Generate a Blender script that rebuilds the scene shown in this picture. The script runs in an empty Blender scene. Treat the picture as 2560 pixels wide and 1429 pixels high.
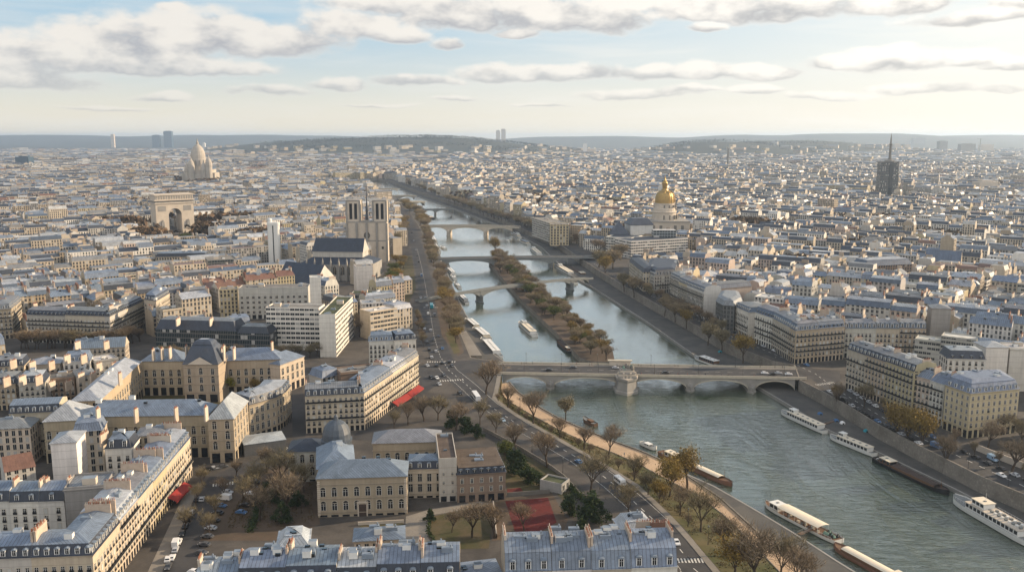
import bpy, bmesh, math, random
import numpy as np
from mathutils import Vector, Matrix
from mathutils.geometry import tessellate_polygon

# ------------------------------------------------------------------ camera, sky, sun, exposure
SC = bpy.context.scene
COL = SC.collection
R = math.radians
FPX, HORY, CAMH = 2217.0, 343.0, 140.0
PITCH = math.atan((714.5 - HORY) / FPX)
cp, sp = math.cos(PITCH), math.sin(PITCH)
cam_d = bpy.data.cameras.new('camera'); cam = bpy.data.objects.new('camera', cam_d); COL.objects.link(cam)
cam.location = (0, 0, CAMH); cam.rotation_euler = (math.pi / 2 - PITCH, 0, 0)
cam_d.sensor_width = 36.0; cam_d.lens = 36.0 * FPX / 2560.0
cam_d.clip_start = 1.0; cam_d.clip_end = 80000.0
SC.camera = cam

SUN_AZ, SUN_EL = R(72), R(19)
sun_vec = Vector((math.sin(SUN_AZ) * math.cos(SUN_EL), math.cos(SUN_AZ) * math.cos(SUN_EL), math.sin(SUN_EL)))
sd = bpy.data.lights.new('sun', 'SUN'); sd.energy = 5.0; sd.angle = R(0.5); sd.color = (1.0, 0.78, 0.53)
so = bpy.data.objects.new('sun', sd); COL.objects.link(so)
so.rotation_euler = sun_vec.to_track_quat('Z', 'Y').to_euler()
so.location = (200, 100, 400)

SC.view_settings.view_transform = 'Standard'
SC.view_settings.look = 'None'
SC.view_settings.exposure = 0.76
SC.view_settings.gamma = 1.0
cy = SC.cycles
SC.render.engine = 'CYCLES'
cy.use_denoising = True
cy.max_bounces = 4; cy.diffuse_bounces = 2; cy.glossy_bounces = 2; cy.transmission_bounces = 2; cy.volume_bounces = 0
cy.transparent_max_bounces = 6
cy.caustics_reflective = False; cy.caustics_refractive = False
cy.sample_clamp_indirect = 3.0
try:
    cy.use_adaptive_sampling = True; cy.adaptive_threshold = 0.02
except Exception: pass

def raydir(px, py):
    u = (px - 1280) / FPX; v = (714.5 - py) / FPX
    return (u, cp + v * sp, -sp + v * cp)
def at(px, py, h=0.0):
    """ground point at height h that stands at this place of the photograph (used for surveying the layout)"""
    d = raydir(px, py); t = (h - CAMH) / d[2]
    return (d[0] * t, d[1] * t)
def pts(lst, h=0.0): return [at(p[0], p[1], h) for p in lst]
def hfrom(eave, base):
    y = at(*base)[1]; d = raydir(*eave)
    return CAMH + d[2] * y / d[1]
def at_depth(px, py, y):
    d = raydir(px, py); return (d[0] * y / d[1], CAMH + d[2] * y / d[1])

# ---- node helper
class NT:
    def __init__(s, tree): s.t = tree; s.n = tree.nodes; s.l = tree.links
    def node(s, typ, **kw):
        n = s.n.new(typ)
        for k, v in kw.items():
            if k == 'ins':
                for kk, vv in v.items(): s.set(n, kk, vv)
            else: setattr(n, k, v)
        return n
    def set(s, n, key, v):
        sock = n.inputs[key]
        if isinstance(v, bpy.types.NodeSocket): s.l.new(v, sock)
        else: sock.default_value = v
    def m(s, op, a, b=None, c=None, clamp=False):
        n = s.n.new('ShaderNodeMath'); n.operation = op; n.use_clamp = clamp
        s.set(n, 0, a)
        if b is not None: s.set(n, 1, b)
        if c is not None: s.set(n, 2, c)
        return n.outputs[0]
    def vm(s, op, a, b=None):
        n = s.n.new('ShaderNodeVectorMath'); n.operation = op
        s.set(n, 0, a)
        if b is not None: s.set(n, 1, b)
        return n.outputs['Value'] if op in ('DOT_PRODUCT', 'LENGTH') else n.outputs[0]
    def mix(s, f, a, b, typ='RGBA', blend='MIX'):
        n = s.n.new('ShaderNodeMix'); n.data_type = typ
        if typ == 'RGBA': n.blend_type = blend
        i = {'RGBA': (6, 7, 2), 'FLOAT': (2, 3, 0)}[typ]
        s.set(n, 0, f); s.set(n, i[0], a); s.set(n, i[1], b)
        return n.outputs[i[2]]
    def noise(s, vec, scale, detail=3, rough=0.55, dist=0.0):
        n = s.node('ShaderNodeTexNoise', ins={'Scale': scale, 'Detail': detail, 'Roughness': rough, 'Distortion': dist})
        if vec is not None: s.l.new(vec, n.inputs['Vector'])
        return n
    def step(s, x, a, b):   # smooth ramp a..b -> 0..1
        n = s.node('ShaderNodeMapRange', interpolation_type='SMOOTHSTEP', clamp=True)
        s.set(n, 0, x); s.set(n, 1, a); s.set(n, 2, b)
        return n.outputs[0]

def c4(c): return (c[0], c[1], c[2], 1.0)

# ------------------------------------------------------------------ the sky: Nishita air with banks of cumulus set by bearing and altitude
W = bpy.data.worlds.new('World'); SC.world = W; W.use_nodes = True
wt = NT(W.node_tree); W.node_tree.nodes.clear()
HAZE = 0.00005
SKY_STRENGTH = 0.11
CLOUDS = [  # (px, py, rx, ry) survey of the cloud banks
    (130, 140, 210, 56), (20, 190, 260, 42), (330, 115, 220, 74), (520, 92, 200, 66), (690, 108, 180, 44), (380, 170, 300, 26), (860, 70, 130, 44), (990, 96, 80, 26), (1122, 112, 44, 18),
    (450, 20, 40, 14), (1010, 10, 200, 36), (1180, 40, 210, 52), (1380, 40, 200, 58), (1530, 45, 80, 48), (1300, 84, 60, 14),
    (1780, 14, 180, 50), (1960, 20, 220, 50), (1760, 70, 60, 14), (2250, 12, 160, 36), (2440, 50, 200, 20), (2560, 10, 100, 22),
    (400, 238, 80, 13), (670, 226, 120, 18), (860, 212, 80, 18), (1040, 206, 110, 18), (1230, 190, 95, 24), (1370, 190, 110, 24), (1500, 184, 90, 26), (1640, 188, 120, 22),
    (1760, 182, 80, 26), (1920, 182, 110, 24), (2080, 160, 90, 22), (2230, 158, 150, 34), (2440, 152, 90, 22), (2540, 170, 90, 20), (2330, 220, 170, 16), (2060, 238, 120, 12),
    (1600, 236, 150, 14), (1720, 226, 70, 12), (1880, 226, 60, 14), (2520, 220, 60, 12), (1140, 248, 50, 9), (260, 265, 120, 7), (1350, 262, 80, 6), (950, 262, 90, 5),
]
grp = bpy.data.node_groups.new('cloud_density', 'ShaderNodeTree')
grp.interface.new_socket('AzEl', in_out='INPUT', socket_type='NodeSocketVector')
grp.interface.new_socket('Density', in_out='OUTPUT', socket_type='NodeSocketFloat'); grp.interface.new_socket('Field', in_out='OUTPUT', socket_type='NodeSocketFloat')
g = NT(grp); gi = g.node('NodeGroupInput'); go = g.node('NodeGroupOutput')
ae = gi.outputs[0]
wob = g.noise(g.vm('MULTIPLY', ae, (7, 14, 1)), 1.0, 4, 0.6)
off = g.vm('MULTIPLY', g.vm('SUBTRACT', wob.outputs['Color'], (0.5, 0.5, 0.5)), (0.06, 0.022, 0))
aew = g.vm('ADD', ae, off)
field = None; wsum = None; tsum = None
for (cx, cyy, rx, ry) in CLOUDS:
    d = raydir(cx, cyy); az = math.atan2(d[0], d[1]); el = math.atan2(d[2], math.hypot(d[0], d[1]))
    ra = rx / FPX * math.cos(az) ** 2; re = ry / FPX
    q = g.vm('MULTIPLY', g.vm('SUBTRACT', aew, (az, el, 0)), (1 / ra, 1 / re, 0))
    q2 = g.vm('MAXIMUM', q, g.vm('MULTIPLY', q, (-1.0, -1.5, 1)))      # flatter bases than tops
    f = g.m('SUBTRACT', 1.0, g.vm('DOT_PRODUCT', q2, q2))
    sq = g.node('ShaderNodeSeparateXYZ', ins={0: q}); w = g.m('MAXIMUM', g.m('ADD', f, 0.9), 0.0); w = g.m('MULTIPLY', w, w); wt_ = g.m('MULTIPLY', w, sq.outputs[1])
    field = f if field is None else g.m('SMOOTH_MAX', field, f, 0.6)
    wsum = w if wsum is None else g.m('ADD', wsum, w); tsum = wt_ if tsum is None else g.m('ADD', tsum, wt_)
field = g.m('MAXIMUM', field, -1.6)
height = g.m('DIVIDE', tsum, g.m('ADD', wsum, 0.02))
# clouds of the same kind all round the rest of the sky
gen = g.noise(g.vm('MULTIPLY', ae, (2.0, 6.0, 1)), 1.6, 2, 0.5)
sep = g.node('ShaderNodeSeparateXYZ', ins={0: ae})
away = g.m('MAXIMUM', g.step(g.m('ABSOLUTE', sep.outputs[0]), 0.56, 0.75), g.step(sep.outputs[1], 0.17, 0.24))
field = g.m('ADD', field, g.m('MULTIPLY', away, g.m('MULTIPLY_ADD', gen.outputs[0], 6.0, -2.2)))
puff = g.noise(g.vm('MULTIPLY', ae, (24, 44, 1)), 1.0, 5, 0.55)
fine = g.noise(g.vm('MULTIPLY', ae, (9, 22, 1)), 1.0, 2, 0.5)
dens = g.m('ADD', g.m('MULTIPLY', field, 0.75), g.m('ADD', g.m('MULTIPLY_ADD', puff.outputs[0], 2.0, -0.9), g.m('MULTIPLY_ADD', fine.outputs[0], 1.4, -0.66)))
shade = g.m('ADD', height, g.m('ADD', g.m('MULTIPLY_ADD', puff.outputs[0], 3.0, -1.5), g.m('MULTIPLY_ADD', fine.outputs[0], 1.6, -0.8)))
g.l.new(dens, go.inputs[0]); g.l.new(shade, go.inputs[1])

tc = wt.node('ShaderNodeTexCoord'); sx = wt.node('ShaderNodeSeparateXYZ', ins={0: tc.outputs['Generated']})
az_ = wt.m('ARCTAN2', sx.outputs[0], sx.outputs[1]); el_ = wt.m('ARCSINE', sx.outputs[2])
aev = wt.node('ShaderNodeCombineXYZ', ins={0: az_, 1: el_}).outputs[0]
def dens_at(da, de):
    n = wt.node('ShaderNodeGroup', node_tree=grp); wt.set(n, 0, wt.vm('ADD', aev, (da, de, 0)) if (da or de) else aev)
    return n.outputs
(d0, shade) = dens_at(0, 0)
alpha = wt.step(d0, -0.25, 0.55)
lit = wt.step(shade, -0.80, 0.55)
thick = wt.step(d0, -0.1, 0.7)
sky = wt.node('ShaderNodeTexSky', sky_type='NISHITA', sun_disc=False, sun_elevation=SUN_EL, sun_rotation=SUN_AZ, altitude=100.0, air_density=1.0, dust_density=1.6, ozone_density=1.6)
tosun = wt.vm('DOT_PRODUCT', tc.outputs['Generated'], tuple(sun_vec))
glow = wt.step(tosun, 0.25, 1.0)
azg = wt.step(az_, -0.35, 0.75)
low = wt.m('SUBTRACT', 1.0, wt.step(el_, 0.0, 0.105))
clearsky = wt.mix(wt.step(el_, -0.02, 0.13), c4((5.4, 4.8, 3.75)), c4((2.35, 3.35, 4.1)))
clearsky = wt.mix(wt.step(el_, 0.2, 0.7), clearsky, c4((1.9, 2.3, 3.0)))
clearsky = wt.mix(wt.m('MULTIPLY', wt.m('MULTIPLY', azg, wt.m('SUBTRACT', 1.0, wt.step(el_, 0.15, 0.7))), 0.75), clearsky, c4((6.3, 6.0, 5.4)))
skyc = wt.mix(0.92, sky.outputs[0], clearsky)
hi = wt.mix(azg, c4((5.0, 4.7, 4.3)), c4((6.9, 6.5, 5.9)))
lo = wt.mix(azg, c4((2.35, 2.4, 2.6)), c4((3.0, 2.95, 2.9)))
cloudc = wt.mix(wt.m('MAXIMUM', lit, wt.m('MULTIPLY', wt.m('SUBTRACT', 1.0, thick), 0.75)), lo, hi)
cloudc = wt.mix(wt.m('MULTIPLY', low, 0.55), cloudc, skyc)
veil = wt.noise(wt.vm('MULTIPLY', wt.vm('ADD', aev, wt.vm('MULTIPLY', wt.noise(aev, 6.0, 2, 0.5).outputs['Color'], (0.05, 0.03, 0))), (2.6, 26.0, 1)), 1.0, 4, 0.6)
skyc = wt.mix(wt.m('MULTIPLY', wt.step(veil.outputs[0], 0.42, 0.72), 0.5), skyc, wt.mix(azg, c4((4.7, 4.6, 4.35)), c4((6.4, 6.1, 5.5))))
full = wt.mix(wt.m('MULTIPLY', alpha, 0.92), skyc, cloudc)
# added bright patch of sky behind the viewer, soft fill for camera-facing facades
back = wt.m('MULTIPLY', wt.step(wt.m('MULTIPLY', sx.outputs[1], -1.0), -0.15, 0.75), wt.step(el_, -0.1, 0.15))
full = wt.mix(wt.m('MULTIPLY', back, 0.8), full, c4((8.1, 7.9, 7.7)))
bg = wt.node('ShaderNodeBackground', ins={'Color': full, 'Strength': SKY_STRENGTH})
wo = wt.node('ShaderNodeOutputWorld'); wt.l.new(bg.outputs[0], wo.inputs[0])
W.cycles.sampling_method = 'MANUAL'; W.cycles.sample_map_resolution = 512

# ------------------------------------------------------------------ materials
MATS = {}
def new_mat(name):
    m = bpy.data.materials.new(name); m.use_nodes = True; m.node_tree.nodes.clear()
    t = NT(m.node_tree); MATS[name] = m
    return m, t
def finish(t, color, rough=0.8, bump=None, metallic=0.0, spec=0.3, bstr=0.3, bdist=0.1):
    b = t.node('ShaderNodeBsdfPrincipled', ins={'Base Color': color, 'Roughness': rough, 'Metallic': metallic, 'Specular IOR Level': spec})
    if bump is not None:
        bn = t.node('ShaderNodeBump', ins={'Height': bump, 'Strength': bstr, 'Distance': bdist}); t.l.new(bn.outputs[0], b.inputs['Normal'])
    o = t.node('ShaderNodeOutputMaterial'); t.l.new(b.outputs[0], o.inputs[0])
    return b
def plain(name, col, rough=0.8, var=0.25, scale=0.5, metallic=0.0, spec=0.3, tint=False):
    m, t = new_mat(name)
    g_ = t.node('ShaderNodeNewGeometry')
    n1 = t.noise(g_.outputs['Position'], scale, 5, 0.6)
    k = t.m('MULTIPLY_ADD', n1.outputs[0], 2 * var, 1.0 - var)
    base = c4(col)
    if tint:
        a = t.node('ShaderNodeAttribute', attribute_name='tint'); base = a.outputs['Color']
    c = t.vm('SCALE', base if tint else col)
    t.set(c.node, 'Scale', k)
    finish(t, c, rough, metallic=metallic, spec=spec)
    return m

def facade_mat(name, wlo=0.30, whi=0.70, blo=0.16, bhi=0.80, dark=(0.03, 0.035, 0.045), shut=0.25, windows=True, lines=True, wide=False):
    m, t = new_mat(name)
    uv = t.node('ShaderNodeUVMap', uv_map='UVMap'); s = t.node('ShaderNodeSeparateXYZ', ins={0: uv.outputs[0]})
    u, v = s.outputs[0], s.outputs[1]
    a = t.node('ShaderNodeAttribute', attribute_name='tint')
    g_ = t.node('ShaderNodeNewGeometry')
    n1 = t.noise(g_.outputs['Position'], 0.16, 5, 0.65)
    st = t.node('ShaderNodeMapping', ins={0: g_.outputs['Position'], 'Scale': (0.9, 0.9, 0.06)})
    n2 = t.noise(st.outputs[0], 1.0, 3, 0.6)
    k = t.m('ADD', t.m('MULTIPLY_ADD', n1.outputs[0], 0.5, 0.5), t.m('MULTIPLY', n2.outputs[0], 0.5))
    col = t.vm('SCALE', a.outputs['Color']); t.set(col.node, 'Scale', k)
    fv = t.m('FRACT', v); fu = t.m('FRACT', u)
    rough = 0.85
    if lines:
        ln = t.m('LESS_THAN', fv, 0.055); on = t.m('GREATER_THAN', v, 0.5)
        col = t.mix(t.m('MULTIPLY', t.m('MULTIPLY', ln, on), 0.35), col, c4((0.10, 0.09, 0.08)))
    if windows:
        wu = t.m('MULTIPLY', t.m('GREATER_THAN', fu, wlo), t.m('LESS_THAN', fu, whi))
        wv = t.m('MULTIPLY', t.m('GREATER_THAN', fv, blo), t.m('LESS_THAN', fv, bhi))
        mk = t.m('MULTIPLY', t.m('MULTIPLY', wu, wv), t.m('GREATER_THAN', v, 0.0))
        cell = t.node('ShaderNodeCombineXYZ', ins={0: t.m('FLOOR', u), 1: t.m('FLOOR', v), 2: a.outputs['Fac']})
        wn = t.node('ShaderNodeTexWhiteNoise', ins={0: cell.outputs[0]})
        r = wn.outputs['Value']
        wc = t.mix(t.m('GREATER_THAN', r, 1 - shut), c4(dark), c4((0.34, 0.33, 0.31)))
        if not wide:
            mid = t.m('LESS_THAN', t.m('ABSOLUTE', t.m('SUBTRACT', fu, (wlo + whi) / 2)), 0.025)
            wc = t.mix(t.m('MULTIPLY', mid, 0.7), wc, c4((0.4, 0.4, 0.39)))
        col = t.mix(mk, col, wc)
        rough = t.mix(mk, 0.85, 0.25, 'FLOAT')
    finish(t, col, rough)
    return m

facade_mat('facade', 0.25, 0.75, 0.12, 0.86, dark=(0.014, 0.017, 0.022), shut=0.16)
facade_mat('facade_modern', 0.06, 0.94, 0.32, 0.80, dark=(0.02, 0.025, 0.03), shut=0.15)
facade_mat('facade_glass', 0.05, 0.95, 0.10, 0.90, dark=(0.015, 0.025, 0.03), shut=0.12)
facade_mat('stone', windows=False)

def roof_mat(name, seam, dark_line, rough, spec=0.5):
    m, t = new_mat(name)
    uv = t.node('ShaderNodeUVMap', uv_map='UVMap'); s = t.node('ShaderNodeSeparateXYZ', ins={0: uv.outputs[0]})
    a = t.node('ShaderNodeAttribute', attribute_name='tint'); g_ = t.node('ShaderNodeNewGeometry')
    n1 = t.noise(g_.outputs['Position'], 0.25, 6, 0.68)
    n2 = t.noise(g_.outputs['Position'], 1.7, 2, 0.5)
    su = t.m('MULTIPLY', s.outputs[0], 1.0 / seam)
    wn = t.node('ShaderNodeTexWhiteNoise', noise_dimensions='2D')
    cmb = t.node('ShaderNodeCombineXYZ', ins={0: t.m('FLOOR', su), 1: t.m('FLOOR', t.m('MULTIPLY', s.outputs[1], 0.45))}); t.l.new(cmb.outputs[0], wn.inputs[0])
    k = t.m('ADD', t.m('MULTIPLY_ADD', n1.outputs[0], 0.9, 0.42), t.m('MULTIPLY_ADD', wn.outputs[0], 0.24, -0.12))
    k = t.m('ADD', k, t.m('MULTIPLY_ADD', n2.outputs[0], 0.3, -0.15))
    ln = t.m('LESS_THAN', t.m('FRACT', su), 0.13)
    k = t.m('MULTIPLY', k, t.m('MULTIPLY_ADD', ln, -dark_line, 1.0))
    col = t.vm('SCALE', a.outputs['Color']); t.set(col.node, 'Scale', k)
    rust = t.noise(g_.outputs['Position'], 0.09, 4, 0.6)
    col = t.mix(t.m('MULTIPLY', t.step(rust.outputs[0], 0.62, 0.74), 0.16), col, c4((0.21, 0.17, 0.13)))
    finish(t, col, rough, bump=ln, spec=spec, bstr=0.4, bdist=0.05)
    return m
roof_mat('zinc', 1.1, 0.62, 0.45, 0.5)
roof_mat('slate', 0.9, 0.2, 0.5, 0.45)
roof_mat('gravel_roof', 7.0, 0.1, 0.9, 0.2)

plain('glass', (0.012, 0.015, 0.02), 0.15, 0.3, 3.0, spec=0.6)
plain('glass_blue', (0.04, 0.07, 0.10), 0.12, 0.3, 1.0, spec=0.6)
plain('white_paint', (0.62, 0.61, 0.58), 0.5, 0.12, 1.0)
plain('shutter', (0.42, 0.42, 0.40), 0.6, 0.15, 2.0)
plain('stone_trim', (0.40, 0.36, 0.29), 0.85, 0.25, 0.6)
plain('stone_pale', (0.46, 0.40, 0.33), 0.85, 0.25, 0.15)
plain('stone_old', (0.35, 0.315, 0.27), 0.9, 0.3, 0.05)
plain('stone_grey', (0.24, 0.228, 0.21), 0.9, 0.35, 0.22)
plain('stone_dark', (0.15, 0.14, 0.125), 0.9, 0.35, 0.3)
plain('chimney_render', (0.42, 0.34, 0.27), 0.9, 0.4, 0.45)
plain('terracotta', (0.27, 0.115, 0.07), 0.85, 0.35, 2.5)
plain('iron', (0.012, 0.013, 0.016), 0.5, 0.2, 1.0)
plain('steel', (0.16, 0.17, 0.17), 0.5, 0.25, 0.4)
plain('zinc_plain', (0.17, 0.205, 0.25), 0.4, 0.25, 0.6, spec=0.5)
plain('slate_plain', (0.03, 0.038, 0.055), 0.45, 0.3, 0.6, spec=0.5)
plain('brick', (0.19, 0.105, 0.075), 0.9, 0.3, 0.5)
plain('awning_red', (0.23, 0.022, 0.017), 0.7, 0.15, 0.8)
plain('gold', (0.33, 0.22, 0.075), 0.45, 0.4, 0.25, metallic=0.6)
plain('timber', (0.13, 0.075, 0.045), 0.8, 0.35, 0.8)
plain('dark_timber', (0.055, 0.04, 0.034), 0.85, 0.4, 0.8)
plain('canvas', (0.60, 0.53, 0.42), 0.85, 0.12, 0.6)
plain('rubber', (0.018, 0.018, 0.018), 0.8, 0.2, 2.0)
plain('bark', (0.055, 0.042, 0.032), 0.95, 0.3, 1.0)
plain('painted', (0.5, 0.5, 0.5), 0.3, 0.06, 0.5, spec=0.5, tint=True)
plain('leaf', (0.1, 0.1, 0.1), 0.9, 0.5, 0.35, spec=0.1, tint=True)
plain('copper_green', (0.12, 0.20, 0.16), 0.7, 0.3, 0.4)
plain('cloth', (0.3, 0.3, 0.3), 0.9, 0.15, 1.0, tint=True)
plain('skin', (0.45, 0.28, 0.20), 0.7, 0.1, 2.0)

def ground_mat(name, c1, c2, s1, s2, rough=0.9, c3=None, bstr=0.2):
    m, t = new_mat(name)
    g_ = t.node('ShaderNodeNewGeometry')
    n1 = t.noise(g_.outputs['Position'], s1, 5, 0.65, 0.4); n2 = t.noise(g_.outputs['Position'], s2, 4, 0.7)
    c = t.mix(t.step(n1.outputs[0], 0.35, 0.65), c4(c1), c4(c2))
    k = t.m('MULTIPLY_ADD', n2.outputs[0], 0.7, 0.65)
    if c3: c = t.mix(t.step(n2.outputs[0], 0.56, 0.7), c, c4(c3))
    cc = t.vm('SCALE', c); t.set(cc.node, 'Scale', k)
    finish(t, cc, rough, bump=n2.outputs[0], spec=0.25, bstr=bstr)
    return m
ground_mat('paving', (0.05, 0.046, 0.043), (0.085, 0.076, 0.068), 0.06, 1.2)
ground_mat('asphalt', (0.036, 0.036, 0.039), (0.055, 0.053, 0.053), 0.08, 1.5, 0.8)
ground_mat('quay_stone', (0.06, 0.059, 0.058), (0.095, 0.09, 0.082), 0.07, 1.6)
ground_mat('sand', (0.42, 0.30, 0.195), (0.35, 0.25, 0.165), 0.05, 1.1)
ground_mat('pavement_light', (0.17, 0.155, 0.135), (0.21, 0.19, 0.165), 0.08, 1.5)
ground_mat('grass', (0.046, 0.052, 0.016), (0.092, 0.074, 0.034), 0.07, 1.4, c3=(0.075, 0.054, 0.03))
ground_mat('earth', (0.095, 0.068, 0.05), (0.07, 0.052, 0.038), 0.08, 1.2, c3=(0.05, 0.055, 0.02))
ground_mat('lawn', (0.050, 0.050, 0.020), (0.085, 0.066, 0.036), 0.16, 1.2, c3=(0.05, 0.038, 0.024))
ground_mat('red_court', (0.105, 0.016, 0.014), (0.07, 0.016, 0.014), 0.12, 1.0)
ground_mat('line_paint', (0.55, 0.54, 0.5), (0.42, 0.41, 0.39), 0.5, 3.0)
ground_mat('wall_masonry', (0.20, 0.18, 0.155), (0.14, 0.125, 0.105), 0.10, 0.9, c3=(0.26, 0.235, 0.20))
ground_mat('far_woods', (0.020, 0.032, 0.032), (0.045, 0.048, 0.040), 0.004, 0.03)

m, t = new_mat('water')
g_ = t.node('ShaderNodeNewGeometry')
mp = t.node('ShaderNodeMapping', ins={0: g_.outputs['Position'], 'Rotation': (0, 0, R(28)), 'Scale': (0.6, 1.5, 1)})
w1 = t.noise(mp.outputs[0], 0.24, 4, 0.6, 1.2); w2 = t.noise(mp.outputs[0], 0.7, 3, 0.6, 0.6); mp3 = t.node('ShaderNodeMapping', ins={0: g_.outputs['Position'], 'Rotation': (0, 0, R(-18)), 'Scale': (2.2, 0.5, 1)}); w3 = t.noise(mp3.outputs[0], 0.02, 4, 0.6, 1.4)
hgt = t.m('MULTIPLY', t.m('ADD', t.m('MULTIPLY', w1.outputs[0], 1.0), t.m('MULTIPLY', w2.outputs[0], 0.28)), t.m('MULTIPLY', t.m('MULTIPLY_ADD', t.step(w3.outputs[0], 0.3, 0.7), 1.1, 0.5), t.m('MULTIPLY_ADD', t.step(t.node('ShaderNodeSeparateXYZ', ins={0: g_.outputs['Position']}).outputs[1], 430.0, 620.0), -2.45, 2.8)))
col = t.mix(t.step(w3.outputs[0], 0.3, 0.7), c4((0.024, 0.044, 0.028)), c4((0.066, 0.084, 0.056)))
b = finish(t, col, 0.12, bump=hgt, spec=0.5, bstr=1.0, bdist=0.22)
b.inputs['IOR'].default_value = 1.5; b.inputs['Coat Weight'].default_value = 1.0; t.l.new(b.inputs['Normal'].links[0].from_socket, b.inputs['Coat Normal']); b.inputs['Coat Roughness'].default_value = 0.1; b.inputs['Coat IOR'].default_value = 1.65

# ------------------------------------------------------------------ mesh builder and scene helpers
class MB:
    def __init__(s): s.v = []; s.f = []; s.m = []; s.uv = []; s.c = []; s.mats = []
    def mi(s, name):
        if name not in s.mats: s.mats.append(name)
        return s.mats.index(name)
    def face(s, vs, mat, uv=None, col=(0.4, 0.4, 0.4)):
        i = len(s.v); s.v.extend(vs); s.f.append(tuple(range(i, i + len(vs)))); s.m.append(s.mi(mat))
        s.uv.append(uv or [(0.0, 0.0)] * len(vs)); s.c.append(col)
    def box(s, x0, x1, y0, y1, z0, z1, mat, col=(0.4, 0.4, 0.4), M=None, bottom=False, top=None):
        P = [(x0, y0, z0), (x1, y0, z0), (x1, y1, z0), (x0, y1, z0), (x0, y0, z1), (x1, y0, z1), (x1, y1, z1), (x0, y1, z1)]
        if M is not None: P = [tuple(M @ Vector(p)) for p in P]
        for q in ((0, 1, 5, 4), (1, 2, 6, 5), (2, 3, 7, 6), (3, 0, 4, 7)): s.face([P[k] for k in q], mat, None, col)
        s.face([P[k] for k in (4, 5, 6, 7)], top or mat, None, col)
        if bottom: s.face([P[k] for k in (3, 2, 1, 0)], mat, None, col)
    def tube(s, p0, p1, r0, r1, n, mat, col=(0.4, 0.4, 0.4), cap=False):
        a = Vector(p0); b_ = Vector(p1); d = (b_ - a)
        if d.length < 1e-6: return
        q = d.to_track_quat('Z', 'Y'); A = []; B_ = []
        for k in range(n):
            th = 2 * math.pi * k / n; o = q @ Vector((math.cos(th), math.sin(th), 0))
            A.append(tuple(a + o * r0)); B_.append(tuple(b_ + o * r1))
        for k in range(n):
            j = (k + 1) % n; s.face([A[k], A[j], B_[j], B_[k]], mat, None, col)
        if cap: s.face(B_, mat, None, col)
    def lathe(s, cx, cy_, prof, n, mat, col=(0.4, 0.4, 0.4), cap=True, rot=0.0):
        rings = [[(cx + r * math.cos(rot + 2 * math.pi * k / n), cy_ + r * math.sin(rot + 2 * math.pi * k / n), z) for k in range(n)] for r, z in prof]
        for a, b_ in zip(rings[:-1], rings[1:]):
            for k in range(n):
                j = (k + 1) % n; s.face([a[k], a[j], b_[j], b_[k]], mat, [(k * 1.0, 0), (k + 1.0, 0), (k + 1.0, 1), (k * 1.0, 1)], col)
        if cap and prof[-1][0] > 0.01: s.face(rings[-1], mat, None, col)
    def poly(s, P, z, mat, col=(0.4, 0.4, 0.4)):
        s.face([(p[0], p[1], z) for p in P], mat, None, col)
    def build(s, name, parent=None, origin=(0, 0, 0), smooth=False):
        me = bpy.data.meshes.new(name)
        v = np.array(s.v, dtype=np.float32) - np.array(origin, dtype=np.float32)
        mesh_fill(me, v, s.f, s.m, s.uv, s.c)
        for mn in s.mats: me.materials.append(MATS[mn])
        if smooth:
            bm = bmesh.new(); bm.from_mesh(me); bmesh.ops.remove_doubles(bm, verts=bm.verts, dist=0.002)
            for f in bm.faces: f.smooth = True
            bm.to_mesh(me); bm.free()
        return link(name, me, parent)
def mesh_fill(me, v, f, m, uv, c):
    ls = np.array([len(q) for q in f], dtype=np.int32); st = np.concatenate(([0], np.cumsum(ls)[:-1])).astype(np.int32)
    me.vertices.add(len(v)); me.vertices.foreach_set('co', np.asarray(v, np.float32).ravel())
    li = np.concatenate([np.asarray(q, np.int32) for q in f]) if len(f) else np.zeros(0, np.int32)
    me.loops.add(len(li)); me.loops.foreach_set('vertex_index', li)
    me.polygons.add(len(f)); me.polygons.foreach_set('loop_start', st); me.polygons.foreach_set('material_index', np.array(m, np.int32))
    me.update(calc_edges=True)
    u = me.uv_layers.new(name='UVMap'); u.data.foreach_set('uv', np.array([x for q in uv for x in q], np.float32).ravel())
    a = me.attributes.new('tint', 'FLOAT_COLOR', 'FACE'); ca = np.ones((len(f), 4), np.float32); ca[:, :3] = np.array(c, np.float32)
    a.data.foreach_set('color', ca.ravel())
def link(name, data, parent=None):
    o = bpy.data.objects.new(name, data); COL.objects.link(o)
    if parent is not None: o.parent = parent
    return o
def tag(o, label=None, cat=None, group=None, kind=None):
    if label: o['label'] = label
    if cat: o['category'] = cat
    if group: o['group'] = group
    if kind: o['kind'] = kind
    return o
def thing(name, label, cat, loc=(0, 0, 0), rz=0.0, group=None):
    o = bpy.data.objects.new(name, None); COL.objects.link(o); o.empty_display_size = 1.0
    o.location = loc; o.rotation_euler = (0, 0, rz)
    return tag(o, label, cat, group)
def part(name, mesh, parent, loc=(0, 0, 0), rz=0.0, scale=None):
    o = link(name, mesh, parent); o.location = loc; o.rotation_euler = (0, 0, rz)
    if scale: o.scale = scale
    return o
def kids(o): return KIDS.get(o.name, [])
def dup(src, children, loc, rz=0.0, label=None, group=None, scale=None):
    """copy a thing and each of its parts; children = list of (part, [sub-parts])"""
    r = src.copy(); COL.objects.link(r); r.location = loc; r.rotation_euler = (0, 0, rz)
    if scale: r.scale = (scale, scale, scale) if not isinstance(scale, tuple) else scale
    if label: r['label'] = label
    if group: r['group'] = group
    for ch, subs in children:
        c = ch.copy(); COL.objects.link(c); c.parent = r
        for sb in subs:
            d = sb.copy(); COL.objects.link(d); d.parent = c
    return r
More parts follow.
